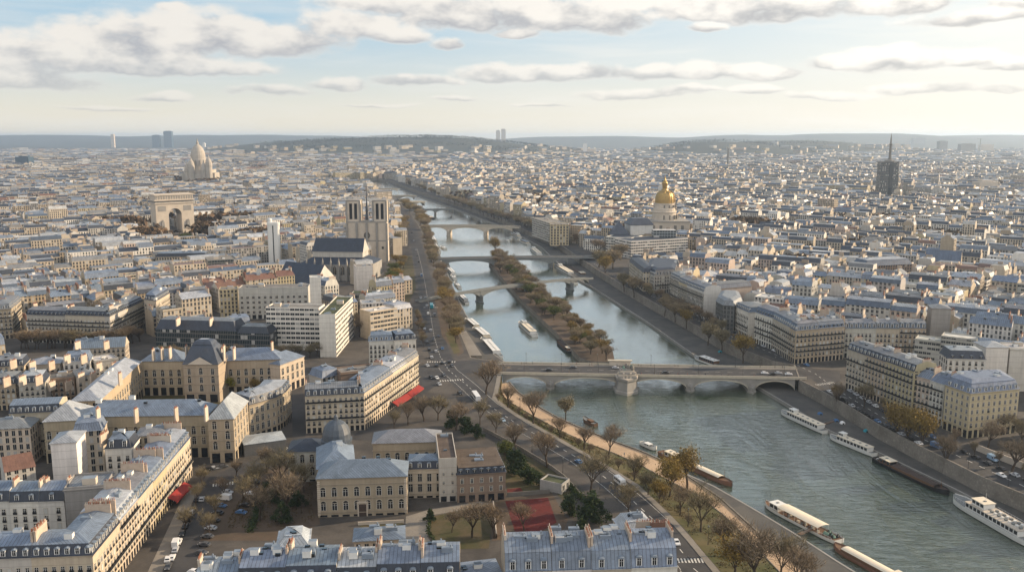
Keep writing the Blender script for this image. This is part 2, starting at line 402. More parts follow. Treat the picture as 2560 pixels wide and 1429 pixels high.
ORD = ['first', 'second', 'third', 'fourth', 'fifth', 'sixth', 'seventh', 'eighth', 'ninth', 'tenth', 'eleventh', 'twelfth', 'thirteenth', 'fourteenth', 'fifteenth',
       'sixteenth', 'seventeenth', 'eighteenth', 'nineteenth', 'twentieth'] 
def ordinal(i):
    if i < len(ORD): return ORD[i]
    tens = ['', '', 'twenty', 'thirty', 'forty', 'fifty', 'sixty', 'seventy', 'eighty', 'ninety'][(i + 1) // 10]
    return (tens + '-' + ORD[(i + 1) % 10 - 1]) if (i + 1) % 10 else tens.rstrip('y') + 'ieth'

# ---- polygon helpers
def area2(P): return sum(P[i][0] * P[(i + 1) % len(P)][1] - P[(i + 1) % len(P)][0] * P[i][1] for i in range(len(P)))
def ccw(P): return list(P) if area2(P) > 0 else list(reversed(P))
def inset(P, d, party=()):
    """offset a counter-clockwise polygon inwards by d; the party walls stay where they are"""
    n = len(P); out = []
    if party:
        for i in range(n):
            e1 = (Vector(P[i]) - Vector(P[i - 1])).normalized(); e2 = (Vector(P[(i + 1) % n]) - Vector(P[i])).normalized()
            n1 = Vector((-e1.y, e1.x)); n2 = Vector((-e2.y, e2.x)); d1 = 0.0 if (i - 1) % n in party else d; d2 = 0.0 if i in party else d
            det = n1.x * n2.y - n1.y * n2.x
            if abs(det) < 0.15: o = (n1 * d1 + n2 * d2) * 0.5
            else: o = Vector(((d1 * n2.y - d2 * n1.y) / det, (n1.x * d2 - n2.x * d1) / det))
            out.append((P[i][0] + o.x, P[i][1] + o.y))
        return out
    for i in range(n):
        a = Vector(P[i - 1]); b_ = Vector(P[i]); c = Vector(P[(i + 1) % n])
        e1 = (b_ - a).normalized(); e2 = (c - b_).normalized()
        n1 = Vector((-e1.y, e1.x)); n2 = Vector((-e2.y, e2.x))
        k = 1 + n1.dot(n2)
        o = (n1 + n2) * (d / max(k, 0.35))
        out.append((b_.x + o.x, b_.y + o.y))
    return out
def offset_line(L, d):
    """offset an open polyline to its left by d"""
    out = []
    for i in range(len(L)):
        e1 = (Vector(L[i]) - Vector(L[i - 1])).normalized() if i > 0 else None
        e2 = (Vector(L[i + 1]) - Vector(L[i])).normalized() if i < len(L) - 1 else None
        e1 = e1 or e2; e2 = e2 or e1
        n1 = Vector((-e1.y, e1.x)); n2 = Vector((-e2.y, e2.x))
        o = (n1 + n2) * (d / max(1 + n1.dot(n2), 0.35)); out.append((L[i][0] + o.x, L[i][1] + o.y))
    return out
def line_len(L): return sum((Vector(L[i + 1]) - Vector(L[i])).length for i in range(len(L) - 1))
def line_at(L, s):
    for i in range(len(L) - 1):
        d = (Vector(L[i + 1]) - Vector(L[i])); 
        if s <= d.length or i == len(L) - 2: return Vector(L[i]) + d.normalized() * s, math.atan2(d.y, d.x)
        s -= d.length
def sub_line(L, s0, s1):
    out = [tuple(line_at(L, s0)[0])]; acc = 0
    for i in range(len(L) - 1):
        acc += (Vector(L[i + 1]) - Vector(L[i])).length
        if s0 + 0.5 < acc < s1 - 0.5 and i < len(L) - 2: out.append(tuple(L[i + 1]))
    out.append(tuple(line_at(L, s1)[0])); return out
def in_poly(x, y, P):
    x = np.asarray(x); y = np.asarray(y); r = np.zeros(x.shape, bool); n = len(P)
    for i in range(n):
        x1, y1 = P[i]; x2, y2 = P[(i + 1) % n]
        if y1 == y2: continue
        c = ((y1 > y) != (y2 > y)) & (x < (x2 - x1) * (y - y1) / (y2 - y1) + x1); r ^= c
    return r
EXCL = []          # ground already taken: nothing generated stands here
def exclude(P, grow=0.0): EXCL.append(inset(ccw(P), -grow) if grow else ccw(P))
rnd = random.Random(7)
# ------------------------------------------------------------------ ground, river, quays, roads
WATER = -8.0; QUAY = -6.3; QUAYL = -5.0; PATH = -3.0
C0 = pts([(1860, 1500), (1800, 1425), (1753, 1373), (1713, 1322), (1648, 1258), (1596, 1210), (1508, 1155), (1435, 1115), (1343, 1063), (1280, 1027), (1242, 995), (1250, 962), (1254, 934)])
LB = pts([(1243, 903), (1178, 893), (1160, 850), (1135, 790), (1120, 740), (1095, 690), (1078, 640), (1060, 590), (1045, 560), (1025, 530), (1000, 508), (970, 490), (945, 473), (915, 462), (850, 459), (800, 459)])
RB = pts([(2800, 1375), (2700, 1315), (2560, 1240), (2454, 1196), (2366, 1152), (2278, 1108), (2194, 1064), (2124, 1020), (2045, 976), (1998, 952), (1985, 915), (1930, 905), (1816, 860), (1726, 808), (1637, 760), (1560, 716), (1500, 680), (1440, 640), (1400, 612), (1360, 595), (1310, 575), (1270, 555), (1200, 530), (1140, 508), (1080, 490), (1030, 473), (1000, 462), (975, 452), (945, 447), (880, 448), (800, 449)])
L_ext = (C0[0][0] + 330, -400.0); R_ext = (RB[0][0] + 420, -400.0)
Lall = [L_ext] + C0 + LB; Rall = [R_ext] + RB
ground_P = [(-40000, -400), L_ext] + C0 + LB + list(reversed(RB)) + [R_ext, (40000, -400), (40000, 45000), (-40000, 45000)]
def flat(name, P, z, mat, label=None, cat=None, kind='structure', holes=None):
    tri = tessellate_polygon([[Vector((p[0], p[1], 0)) for p in P]])
    me = bpy.data.meshes.new(name)
    F = []
    for t_ in tri:
        a, b_, c = [P[k] for k in t_]
        if (b_[0] - a[0]) * (c[1] - a[1]) - (b_[1] - a[1]) * (c[0] - a[0]) < 0: t_ = (t_[0], t_[2], t_[1])
        F.append(t_)
    me.from_pydata([(p[0], p[1], z) for p in P], [], F); me.materials.append(MATS[mat]); me.update()
    o = link(name, me); tag(o, label, cat, kind=kind); return o
flat('ground', ground_P, 0.0, 'paving')
flat('river_water', [(-2600, -390), (1200, -390), (1200, 5200), (-2600, 5200)], WATER, 'water')
def resample(L, n):
    T = line_len(L); return [tuple(line_at(L, T * k / (n - 1))[0]) for k in range(n)]
def strip(name, A, za, B, zb, mat, n=40, label=None, cat=None, kind='structure'):
    A = resample(A, n); B = resample(B, n); mb = MB()
    for k in range(n - 1):
        q = [(A[k][0], A[k][1], za), (B[k][0], B[k][1], zb), (B[k + 1][0], B[k + 1][1], zb), (A[k + 1][0], A[k + 1][1], za)]
        mb.face(q, mat)
    return tag(mb.build(name), label, cat, kind=kind)
def road(name, L, w, mat='asphalt', z=0.012, kind='structure', label=None, cat=None):
    return strip(name, offset_line(L, w / 2), z, offset_line(L, -w / 2), z, mat, max(len(L) * 3, 8), label, cat, kind)
def vwall(mb, L, z0, z1, th, mat):
    A = L; B = offset_line(L, th)
    for i in range(len(L) - 1):
        a, b_, c, d = A[i], A[i + 1], B[i + 1], B[i]
        mb.face([(a[0], a[1], z0), (b_[0], b_[1], z0), (b_[0], b_[1], z1), (a[0], a[1], z1)], mat)
        mb.face([(d[0], d[1], z0), (d[0], d[1], z1), (c[0], c[1], z1), (c[0], c[1], z0)], mat)
        mb.face([(a[0], a[1], z1), (b_[0], b_[1], z1), (c[0], c[1], z1), (d[0], d[1], z1)], mat)
P1 = pts([(2030, 1500), (1950, 1429), (1848, 1323), (1810, 1287), (1745, 1238), (1650, 1189), (1605, 1164), (1538, 1133), (1471, 1108), (1404, 1077), (1337, 1041), (1270, 1002), (1250, 984), (1256, 958)], PATH)
P2 = pts([(2130, 1500), (2027, 1429), (1890, 1325), (1802, 1245), (1740, 1203), (1673, 1158), (1605, 1128), (1538, 1104), (1471, 1077), (1404, 1048), (1359, 1023), (1297, 981), (1274, 955)], PATH)
Q2 = pts([(2260, 1500), (2140, 1429), (2094, 1401), (1991, 1334), (1918, 1290), (1856, 1254), (1784, 1213)], QUAYL) + offset_line(P2, -1.6)[5:]
ext = lambda L, dx: [(L[0][0] + dx, -390.0)] + L
strip('grass_verge', ext(C0, 330), -0.002, ext(P1, 345), PATH, 'grass', 60)
strip('riverside_path', ext(P1, 345), PATH, ext(P2, 355), PATH, 'sand', 60)
strip('lower_quay', ext(P2, 355), QUAYL, ext(Q2, 370), QUAYL, 'quay_stone', 60)
mb = MB(); vwall(mb, ext(P2, 355), -9.5, PATH + 0.55, 0.6, 'wall_masonry'); tag(mb.build('embankment_wall'), 'low dark stone wall between sandy riverside path and lower quay', 'wall')
mb = MB(); vwall(mb, ext(Q2, 370), -10.0, QUAYL + 0.1, 0.8, 'stone_grey'); tag(mb.build('quay_edge'), 'pale stone kerb along the water below the sandy path', 'quay edge')
mb = MB(); vwall(mb, ext(P1, 345), -4.0, PATH + 0.3, 0.35, 'wall_masonry'); tag(mb.build('path_kerb'), 'low stone kerb between grass verge and sandy path', 'kerb')
strip('kerb', ext(offset_line(C0, 2.6), 330), 0.13, ext(offset_line(C0, 0.2), 330), 0.13, 'pavement_light', 60)
# left bank upstream of the stone bridge
QL = pts([(1262, 903), (1236, 885), (1200, 835), (1165, 785), (1148, 750), (1122, 690), (1102, 640), (1087, 600), (1074, 565), (1054, 535), (1022, 510), (987, 491), (962, 477), (930, 466), (850, 461), (800, 461)], QUAY)
strip('lower_quay', LB, QUAY, QL, QUAY, 'quay_stone', 60)
mb = MB(); vwall(mb, LB, -10, 0.02, 0.7, 'wall_masonry'); tag(mb.build('embankment_wall'), 'stone embankment wall below the tree row upstream of the stone bridge', 'wall')
mb = MB(); vwall(mb, QL, -10, QUAY + 0.05, 0.7, 'stone_grey'); tag(mb.build('quay_edge'), 'dark kerb of the quay where houseboats moor upstream of the bridge', 'quay edge')
# right bank
QRa = pts([(2800, 1425), (2560, 1310), (2379, 1218), (2186, 1126), (2067, 1073), (1970, 1011), (1904, 972), (1830, 930), (1732, 885), (1620, 806), (1480, 717), (1430, 690), (1392, 655), (1350, 615), (1320, 600), (1285, 580), (1240, 560), (1180, 538), (1120, 515), (1060, 496), (1015, 478), (985, 466), (965, 455), (940, 449), (880, 450), (800, 451)], QUAY)
RBe = [R_ext] + RB; QRe = [(R_ext[0] - 40, -400.0)] + QRa
RBs = resample(RB, 70)
strip('lower_quay', RBe, QUAY, QRe, QUAY, 'quay_stone', 110)
mb = MB(); vwall(mb, list(reversed(RBe)), -10, 0.9, 0.7, 'wall_masonry'); tag(mb.build('embankment_wall'), 'high pale stone embankment wall beside the moored tour boats', 'wall')
mb = MB(); vwall(mb, list(reversed(QRe)), -10, QUAY + 0.1, 0.8, 'stone_grey'); tag(mb.build('quay_edge'), 'stone kerb of the dark quay where the big tour boats moor', 'quay edge')
# island
isl = pts([(1478, 903), (1450, 893), (1390, 830), (1300, 745), (1236, 672), (1222, 652), (1228, 640), (1250, 636), (1268, 650), (1350, 722), (1450, 797), (1530, 868), (1537, 903)], -4.2)
mb = MB(); ic = ccw(isl); mb.poly(ic, -4.2, 'earth')
for i in range(len(ic)):
    a, b_ = ic[i], ic[(i + 1) % len(ic)]
    mb.face([(a[0], a[1], -10), (b_[0], b_[1], -10), (b_[0], b_[1], -4.2), (a[0], a[1], -4.2)], 'wall_masonry')
tag(mb.build('island_ground'), kind='structure')

ROADL = pts([(1830, 1500), (1745, 1429), (1700, 1372), (1655, 1318), (1590, 1258), (1538, 1212), (1455, 1150), (1380, 1107), (1297, 1062), (1222, 1012), (1165, 960), (1122, 925), (1100, 890), (1085, 840), (1077, 790), (1068, 740), (1061, 700), (1050, 650), (1040, 610), (1030, 570), (1018, 540), (1000, 520)])
road('quay_road', [(ROADL[0][0] + 330, -390)] + ROADL[:10], 11.5)
road('quay_road', ROADL[9:], 14.5, z=0.016)
road('junction', pts([(1060, 940), (1110, 918), (1180, 915), (1252, 918)]), 30, z=0.02)
ROADR = pts([(2820, 1345), (2700, 1285), (2560, 1215), (2450, 1165), (2340, 1113), (2240, 1062), (2160, 1015), (2095, 975), (2040, 935), (1960, 895), (1880, 862), (1800, 828), (1720, 788), (1640, 745), (1570, 708), (1500, 668), (1440, 632), (1380, 598), (1320, 570)])
road('quay_road', [(R_ext[0] + 60, -390)] + ROADR[:9], 13, z=0.016)
road('quay_road', ROADR[8:], 11, z=0.02)
road('junction', pts([(1985, 928), (2040, 935), (2100, 940)]), 26, z=0.024)
road('side_street', pts([(415, 1500), (448, 1420), (488, 1320), (520, 1240), (548, 1195), (600, 1172), (680, 1145), (740, 1108), (800, 1098)]), 9.5)
road('side_street', pts([(748, 1110), (746, 1040), (742, 960), (740, 900)]), 6)
road('side_street', pts([(905, 1100), (960, 1045), (1010, 1005), (1062, 962), (1085, 935)]), 12, z=0.026)
def crosswalk(a, b_, n, w=0.55, lg=3.2, z=0.035):
    A = Vector(at(*a)); B = Vector(at(*b_)); d = (B - A); L = d.length; d.normalize(); nrm = Vector((-d.y, d.x)); mb = MB()
    for k in range(n):
        c = A + d * (L * (k + 0.5) / n); P = [c - d * w / 2 - nrm * lg / 2, c + d * w / 2 - nrm * lg / 2, c + d * w / 2 + nrm * lg / 2, c - d * w / 2 + nrm * lg / 2]
        mb.face([(p.x, p.y, z) for p in P], 'line_paint')
    tag(mb.build('road_markings'), kind='structure')
road('side_pavement', offset_line(pts([(415, 1500), (448, 1420), (488, 1320), (520, 1240), (535, 1210)]), 7.4), 4.6, 'pavement_light', 0.03)
crosswalk((1692, 1400), (1768, 1400), 9); crosswalk((530, 1212), (585, 1206), 8); crosswalk((1066, 904), (1140, 904), 12); crosswalk((1098, 952), (1160, 948), 10)
crosswalk((2040, 962), (2085, 955), 8); crosswalk((1058, 768), (1095, 768), 8); crosswalk((690, 1128), (722, 1118), 5)
def dashes(L, s0, s1, stepd=7.0, ln=3.0, w=0.16, z=0.036):
    mb = MB(); s = s0; T = line_len(L)
    while s < min(s1, T - 4):
        p, a = line_at(L, s); d = Vector((math.cos(a), math.sin(a))); n_ = Vector((-d.y, d.x)) * w
        mb.face([(q.x, q.y, z) for q in (p - n_, p - n_ + 0 * d, p + n_, p + n_)][:0] or [((p - n_).x, (p - n_).y, z), ((p - n_ + d * ln).x, (p - n_ + d * ln).y, z), ((p + n_ + d * ln).x, (p + n_ + d * ln).y, z), ((p + n_).x, (p + n_).y, z)], 'line_paint'); s += stepd
    tag(mb.build('road_markings'), kind='structure')
dashes(ROADL, 5, 900); dashes(offset_line(ROADL, 5.0), 5, 300, 3.5, 3.2, 0.1); dashes(offset_line(ROADL, -5.0), 5, 300, 3.5, 3.4, 0.1); dashes(ROADR, 20, 700)
flat('garden_lawn', pts([(1078, 1290), (1190, 1268), (1232, 1290), (1222, 1370), (1120, 1372), (1075, 1340)]), 0.03, 'lawn')
flat('garden_lawn', pts([(900, 1305), (1008, 1300), (1010, 1330), (900, 1340)]), 0.03, 'lawn')
flat('garden_path', pts([(1015, 1290), (1075, 1272), (1200, 1252), (1240, 1262), (1080, 1286), (1068, 1340), (1110, 1400), (1000, 1400), (1012, 1340)]), 0.02, 'pavement_light')
flat('sports_court', pts([(1263, 1252), (1370, 1243), (1392, 1305), (1330, 1340), (1288, 1330)]), 0.05, 'red_court')
flat('garden_yard', pts([(1215, 1262), (1262, 1245), (1380, 1232), (1420, 1300), (1400, 1345), (1230, 1350)]), 0.025, 'earth')
flat('garden_lawn', pts([(1250, 1140), (1300, 1128), (1420, 1200), (1440, 1290), (1390, 1230), (1270, 1235)]), 0.028, 'lawn')
flat('sports_court', pts([(1268, 1222), (1300, 1218), (1310, 1230), (1268, 1235)]), 0.045, 'red_court')
flat('square_ground', pts([(540, 1268), (600, 1205), (700, 1160), (795, 1160), (800, 1310), (700, 1350), (500, 1350)]), 0.02, 'earth')
flat('courtyard_lawn', pts([(340, 990), (640, 985), (640, 1005), (320, 1015)]), 0.02, 'grass')
flat('garden_lawn', pts([(955, 720), (1000, 640), (1030, 640), (1040, 720), (1020, 760), (960, 760)]), 0.02, 'lawn')
flat('grass_strip', pts([(1112, 830), (1130, 830), (1152, 880), (1135, 885)]), 0.03, 'grass')
flat('promenade', pts([(1098, 700), (1120, 760), (1140, 810), (1160, 880), (1145, 890), (1105, 840), (1085, 740)]), 0.02, 'earth')
mb = MB(); q0 = pts([(1140, 838), (1165, 826), (1205, 888), (1150, 888)], -2.0); mb.poly(ccw(q0), -2.0, 'pavement_light')
for i in range(4):
    qq = ccw(q0); a, b_ = qq[i], qq[(i + 1) % 4]; mb.face([(a[0], a[1], -8), (b_[0], b_[1], -8), (b_[0], b_[1], -2), (a[0], a[1], -2)], 'wall_masonry')
tag(mb.build('landing_terrace'), kind='structure')
exclude(ground_P[1:1] + [L_ext] + offset_line(C0 + LB, 22) + list(reversed(offset_line(RB, -16))) + [R_ext])
exclude(offset_line(ROADL[10:], 12) + list(reversed(offset_line(ROADL[10:], -30))))

# ------------------------------------------------------------------ buildings
def sweep(mb, P, prof, mats, cols, cap=None, capcol=None, uvmode='m', bays=None, fl=3.1, g=4.2, z0=0.0, party=(), ptint=None):
    """rings of the polygon P at (inset, height); bays[i] = number of windows along edge i (0 = blank)"""
    n = len(P); rings = [[(q[0], q[1], z) for q in inset(P, off, party)] for off, z in prof]
    for k in range(len(prof) - 1):
        A, B = rings[k], rings[k + 1]; u0 = 0.0
        for i in range(n):
            j = (i + 1) % n; L = math.dist(A[i][:2], A[j][:2])
            if bays is not None:
                b_ = bays[i]; v0, v1 = [((z - z0 - g) / fl + 1.0) for z in (prof[k][1], prof[k + 1][1])]
                if b_ == 0: uv = [(0, v0), (0, v0), (0, v1), (0, v1)]
                else: uv = [(0, v0), (b_, v0), (b_, v1), (0, v1)]
            else:
                d = math.dist(A[i], B[i]); uv = [(u0, 0), (u0 + L, 0), (u0 + L, d), (u0, d)]; u0 += L
            c = cols[k] if isinstance(cols, list) else cols
            if i in party and ptint is not None: mb.face([A[i], A[j], B[j], B[i]], 'stone', None, ptint)
            else: mb.face([A[i], A[j], B[j], B[i]], mats[k] if isinstance(mats, list) else mats, uv, c)
    if cap:
        P2_ = rings[-1]
        tri = tessellate_polygon([[Vector(q) for q in P2_]])
        for t_ in tri:
            q = [P2_[k] for k in t_]
            if (q[1][0] - q[0][0]) * (q[2][1] - q[0][1]) - (q[1][1] - q[0][1]) * (q[2][0] - q[0][0]) < 0: q.reverse()
            mb.face(q, cap, [(p[0], p[1]) for p in q], capcol or (0.3, 0.3, 0.3))

# --- shared part meshes
def mesh_of(mb, name):
    o = mb.build(name); me = o.data; bpy.data.objects.remove(o); return me
def window_mesh(w, h, kind='french'):
    mb = MB(); f = 0.09
    mb.box(-w / 2 - 0.14, w / 2 + 0.14, -0.10, 0.0, -0.12, 0.0, 'stone_trim'); 
    mb.box(-w / 2 - 0.14, w / 2 + 0.14, -0.12, 0.0, h, h + 0.16, 'stone_trim')
    for s_ in (-1, 1): mb.box(s_ * (w / 2 + 0.07) - 0.07, s_ * (w / 2 + 0.07) + 0.07, -0.09, 0.0, 0, h, 'stone_trim')
    mb.box(-w / 2, w / 2, -0.03, 0.0, 0, h, 'glass')
    mb.box(-0.05, 0.05, -0.055, 0.0, 0, h, 'white_paint'); mb.box(-w / 2, w / 2, -0.05, 0.0, h * 0.70, h * 0.70 + 0.07, 'white_paint')
    for s_ in (-1, 1): mb.box(s_ * (w / 2 - 0.04) - 0.04, s_ * (w / 2 - 0.04) + 0.04, -0.05, 0.0, 0, h, 'white_paint')
    if kind == 'french': mb.box(-w / 2 - 0.1, w / 2 + 0.1, -0.22, -0.17, 0, 0.85, 'iron')
    if kind == 'shut':
        for s_ in (-1, 1): mb.box(s_ * (w / 2 + 0.42) - 0.28, s_ * (w / 2 + 0.42) + 0.28, -0.13, 0.0, 0, h, 'shutter')
    if kind == 'closed': mb.box(-w / 2, w / 2, -0.07, -0.0, 0, h * 0.98, 'shutter')
    if kind == 'arch':
        n = 7; A = [(w / 2 * math.cos(math.pi * k / n), h + 0.16 + w / 2 * 0.9 * math.sin(math.pi * k / n)) for k in range(n + 1)]
        mb.face([(x, -0.03, z) for x, z in A], 'glass')
        for k in range(n):
            (x0, z0), (x1, z1) = A[k], A[k + 1]; o0 = 1.28
            q = [(x0, -0.12, z0), (x1, -0.12, z1), (x1 * o0, -0.12, h + (z1 - h) * 1.25), (x0 * o0, -0.12, h + (z0 - h) * 1.25)]
            mb.face(list(reversed(q)), 'stone_trim')
    return mesh_of(mb, 'window')
WIN = {'french': window_mesh(1.15, 2.15, 'french'), 'plain': window_mesh(1.15, 1.9, 'plain'), 'shut': window_mesh(1.0, 1.8, 'shut'), 'closed': window_mesh(1.15, 2.1, 'closed'),
       'arch': window_mesh(1.9, 2.6, 'arch'), 'tall': window_mesh(1.7, 3.1, 'plain'), 'small': window_mesh(0.9, 1.2, 'plain'), 'wide': window_mesh(1.9, 1.7, 'plain')}
def dormer_mesh(w, h, style, roofm):
    mb = MB(); d = 1.7
    mb.box(-w / 2 - 0.18, w / 2 + 0.18, 0, d, 0, h, 'white_paint' if style != 'dark' else roofm, (0.05, 0.06, 0.08))
    mb.box(-w / 2 + 0.08, w / 2 - 0.08, -0.03, 0, 0.12, h - 0.12, 'glass'); mb.box(-0.045, 0.045, -0.055, 0, 0.12, h - 0.12, 'white_paint'); mb.box(-w / 2 + 0.08, w / 2 - 0.08, -0.05, 0, h * 0.66, h * 0.66 + 0.06, 'white_paint')
    n = 6 if style == 'round' else 2; k0 = 0.45 if style == 'round' else 0.35
    A = [((w / 2 + 0.28) * math.cos(math.pi * k / n), h + k0 * math.sin(math.pi * k / n)) for k in range(n + 1)]
    for k in range(n):
        (x0, z0), (x1, z1) = A[k], A[k + 1]
        mb.face([(x0, -0.15, z0), (x0, d, z0 + 0.2), (x1, d, z1 + 0.2), (x1, -0.15, z1)][::-1], 'zinc_plain')
    mb.face([(x, -0.15, z) for x, z in A], 'zinc_plain')
    return mesh_of(mb, 'dormer')
DORM = {'round': dormer_mesh(1.1, 1.9, 'round', 'slate_plain'), 'gable': dormer_mesh(1.1, 1.8, 'gable', 'slate_plain'), 'dark': dormer_mesh(1.2, 1.4, 'dark', 'slate_plain'), 'big': dormer_mesh(1.25, 2.4, 'round', 'slate_plain')}
CHIM = {}
def chimney_mesh(L, H, var=0):
    key = (int(round(L)), int(round(H * 2)), var)
    if key in CHIM: return CHIM[key]
    L, H = key[0], key[1] / 2.0; mb = MB(); r = random.Random(key[0] * 31 + var)
    cm = ['chimney_render', 'stone_pale', 'brick', 'chimney_render'][var]
    mb.box(-L / 2, L / 2, -0.32, 0.32, -H, 0, cm); mb.box(-L / 2 - 0.08, L / 2 + 0.08, -0.4, 0.4, 0.003, 0.17, cm)
    x = -L / 2 + 0.3
    while x < L / 2 - 0.2:
        h = r.uniform(0.5, 1.1); mb.tube((x, 0, 0.17), (x, 0, 0.17 + h), 0.16, 0.12, 6, 'terracotta' if r.random() < 0.75 else 'stone_pale', cap=True); x += r.uniform(0.42, 0.62)
    CHIM[key] = mesh_of(mb, 'chimney'); return CHIM[key]
ANT = None
def antenna_mesh():
    global ANT
    if ANT is None:
        mb = MB(); mb.tube((0, 0, 0), (0, 0, 2.6), 0.035, 0.025, 4, 'iron')
        for k in range(4): mb.tube((-0.5 + 0.1 * k, 0, 2.5 - 0.28 * k), (0.5 - 0.1 * k, 0, 2.5 - 0.28 * k), 0.02, 0.02, 3, 'iron')
        ANT = mesh_of(mb, 'antenna')
    return ANT
def vent_mesh(k):
    mb = MB()
    if k == 0: mb.box(-1.2, 1.2, -0.9, 0.9, -0.6, 1.3, 'white_paint', top='zinc_plain')
    elif k == 1: mb.box(-2.2, 2.2, -1.5, 1.5, -0.6, 2.3, 'stone_pale', top='zinc_plain')
    elif k == 2: mb.box(-0.7, 0.7, -0.5, 0.5, -0.6, 0.35, 'iron', top='glass_blue')
    else: mb.box(-1.6, 1.6, -0.7, 0.7, -0.6, 0.8, 'zinc_plain'); mb.tube((1.0, 0, 0.8), (1.0, 0, 1.6), 0.25, 0.25, 8, 'zinc_plain', cap=True)
    return mesh_of(mb, ['roof_hatch', 'lift_housing', 'skylight', 'air_vent'][k])
VENT = [vent_mesh(k) for k in range(4)]

TINTS = {'cream': (0.41, 0.355, 0.28), 'buff': (0.335, 0.275, 0.20), 'pale grey': (0.38, 0.36, 0.325), 'white': (0.56, 0.53, 0.48), 'yellowish': (0.42, 0.355, 0.225), 'sandy': (0.43, 0.365, 0.28), 'brown': (0.21, 0.15, 0.11), 'grey': (0.26, 0.25, 0.235), 'pinkish': (0.40, 0.32, 0.27), 'dark': (0.11, 0.11, 0.11)}
RTINT = {'blue-grey zinc': (0.155, 0.195, 0.26), 'pale zinc': (0.33, 0.355, 0.39), 'grey zinc': (0.18, 0.19, 0.205), 'dark slate': (0.026, 0.035, 0.055), 'blue slate': (0.075, 0.105, 0.155), 'brown tile': (0.16, 0.085, 0.06), 'gravel': (0.21, 0.20, 0.185), 'brown felt': (0.105, 0.082, 0.068), 'white flat': (0.46, 0.46, 0.45), 'green': (0.065, 0.075, 0.04)}
def jit(c, a=0.08, r=rnd):
    k = 1 + r.uniform(-a, a); return (c[0] * k * (1 + r.uniform(-a, a) * 0.3), c[1] * k, c[2] * k * (1 + r.uniform(-a, a) * 0.4))

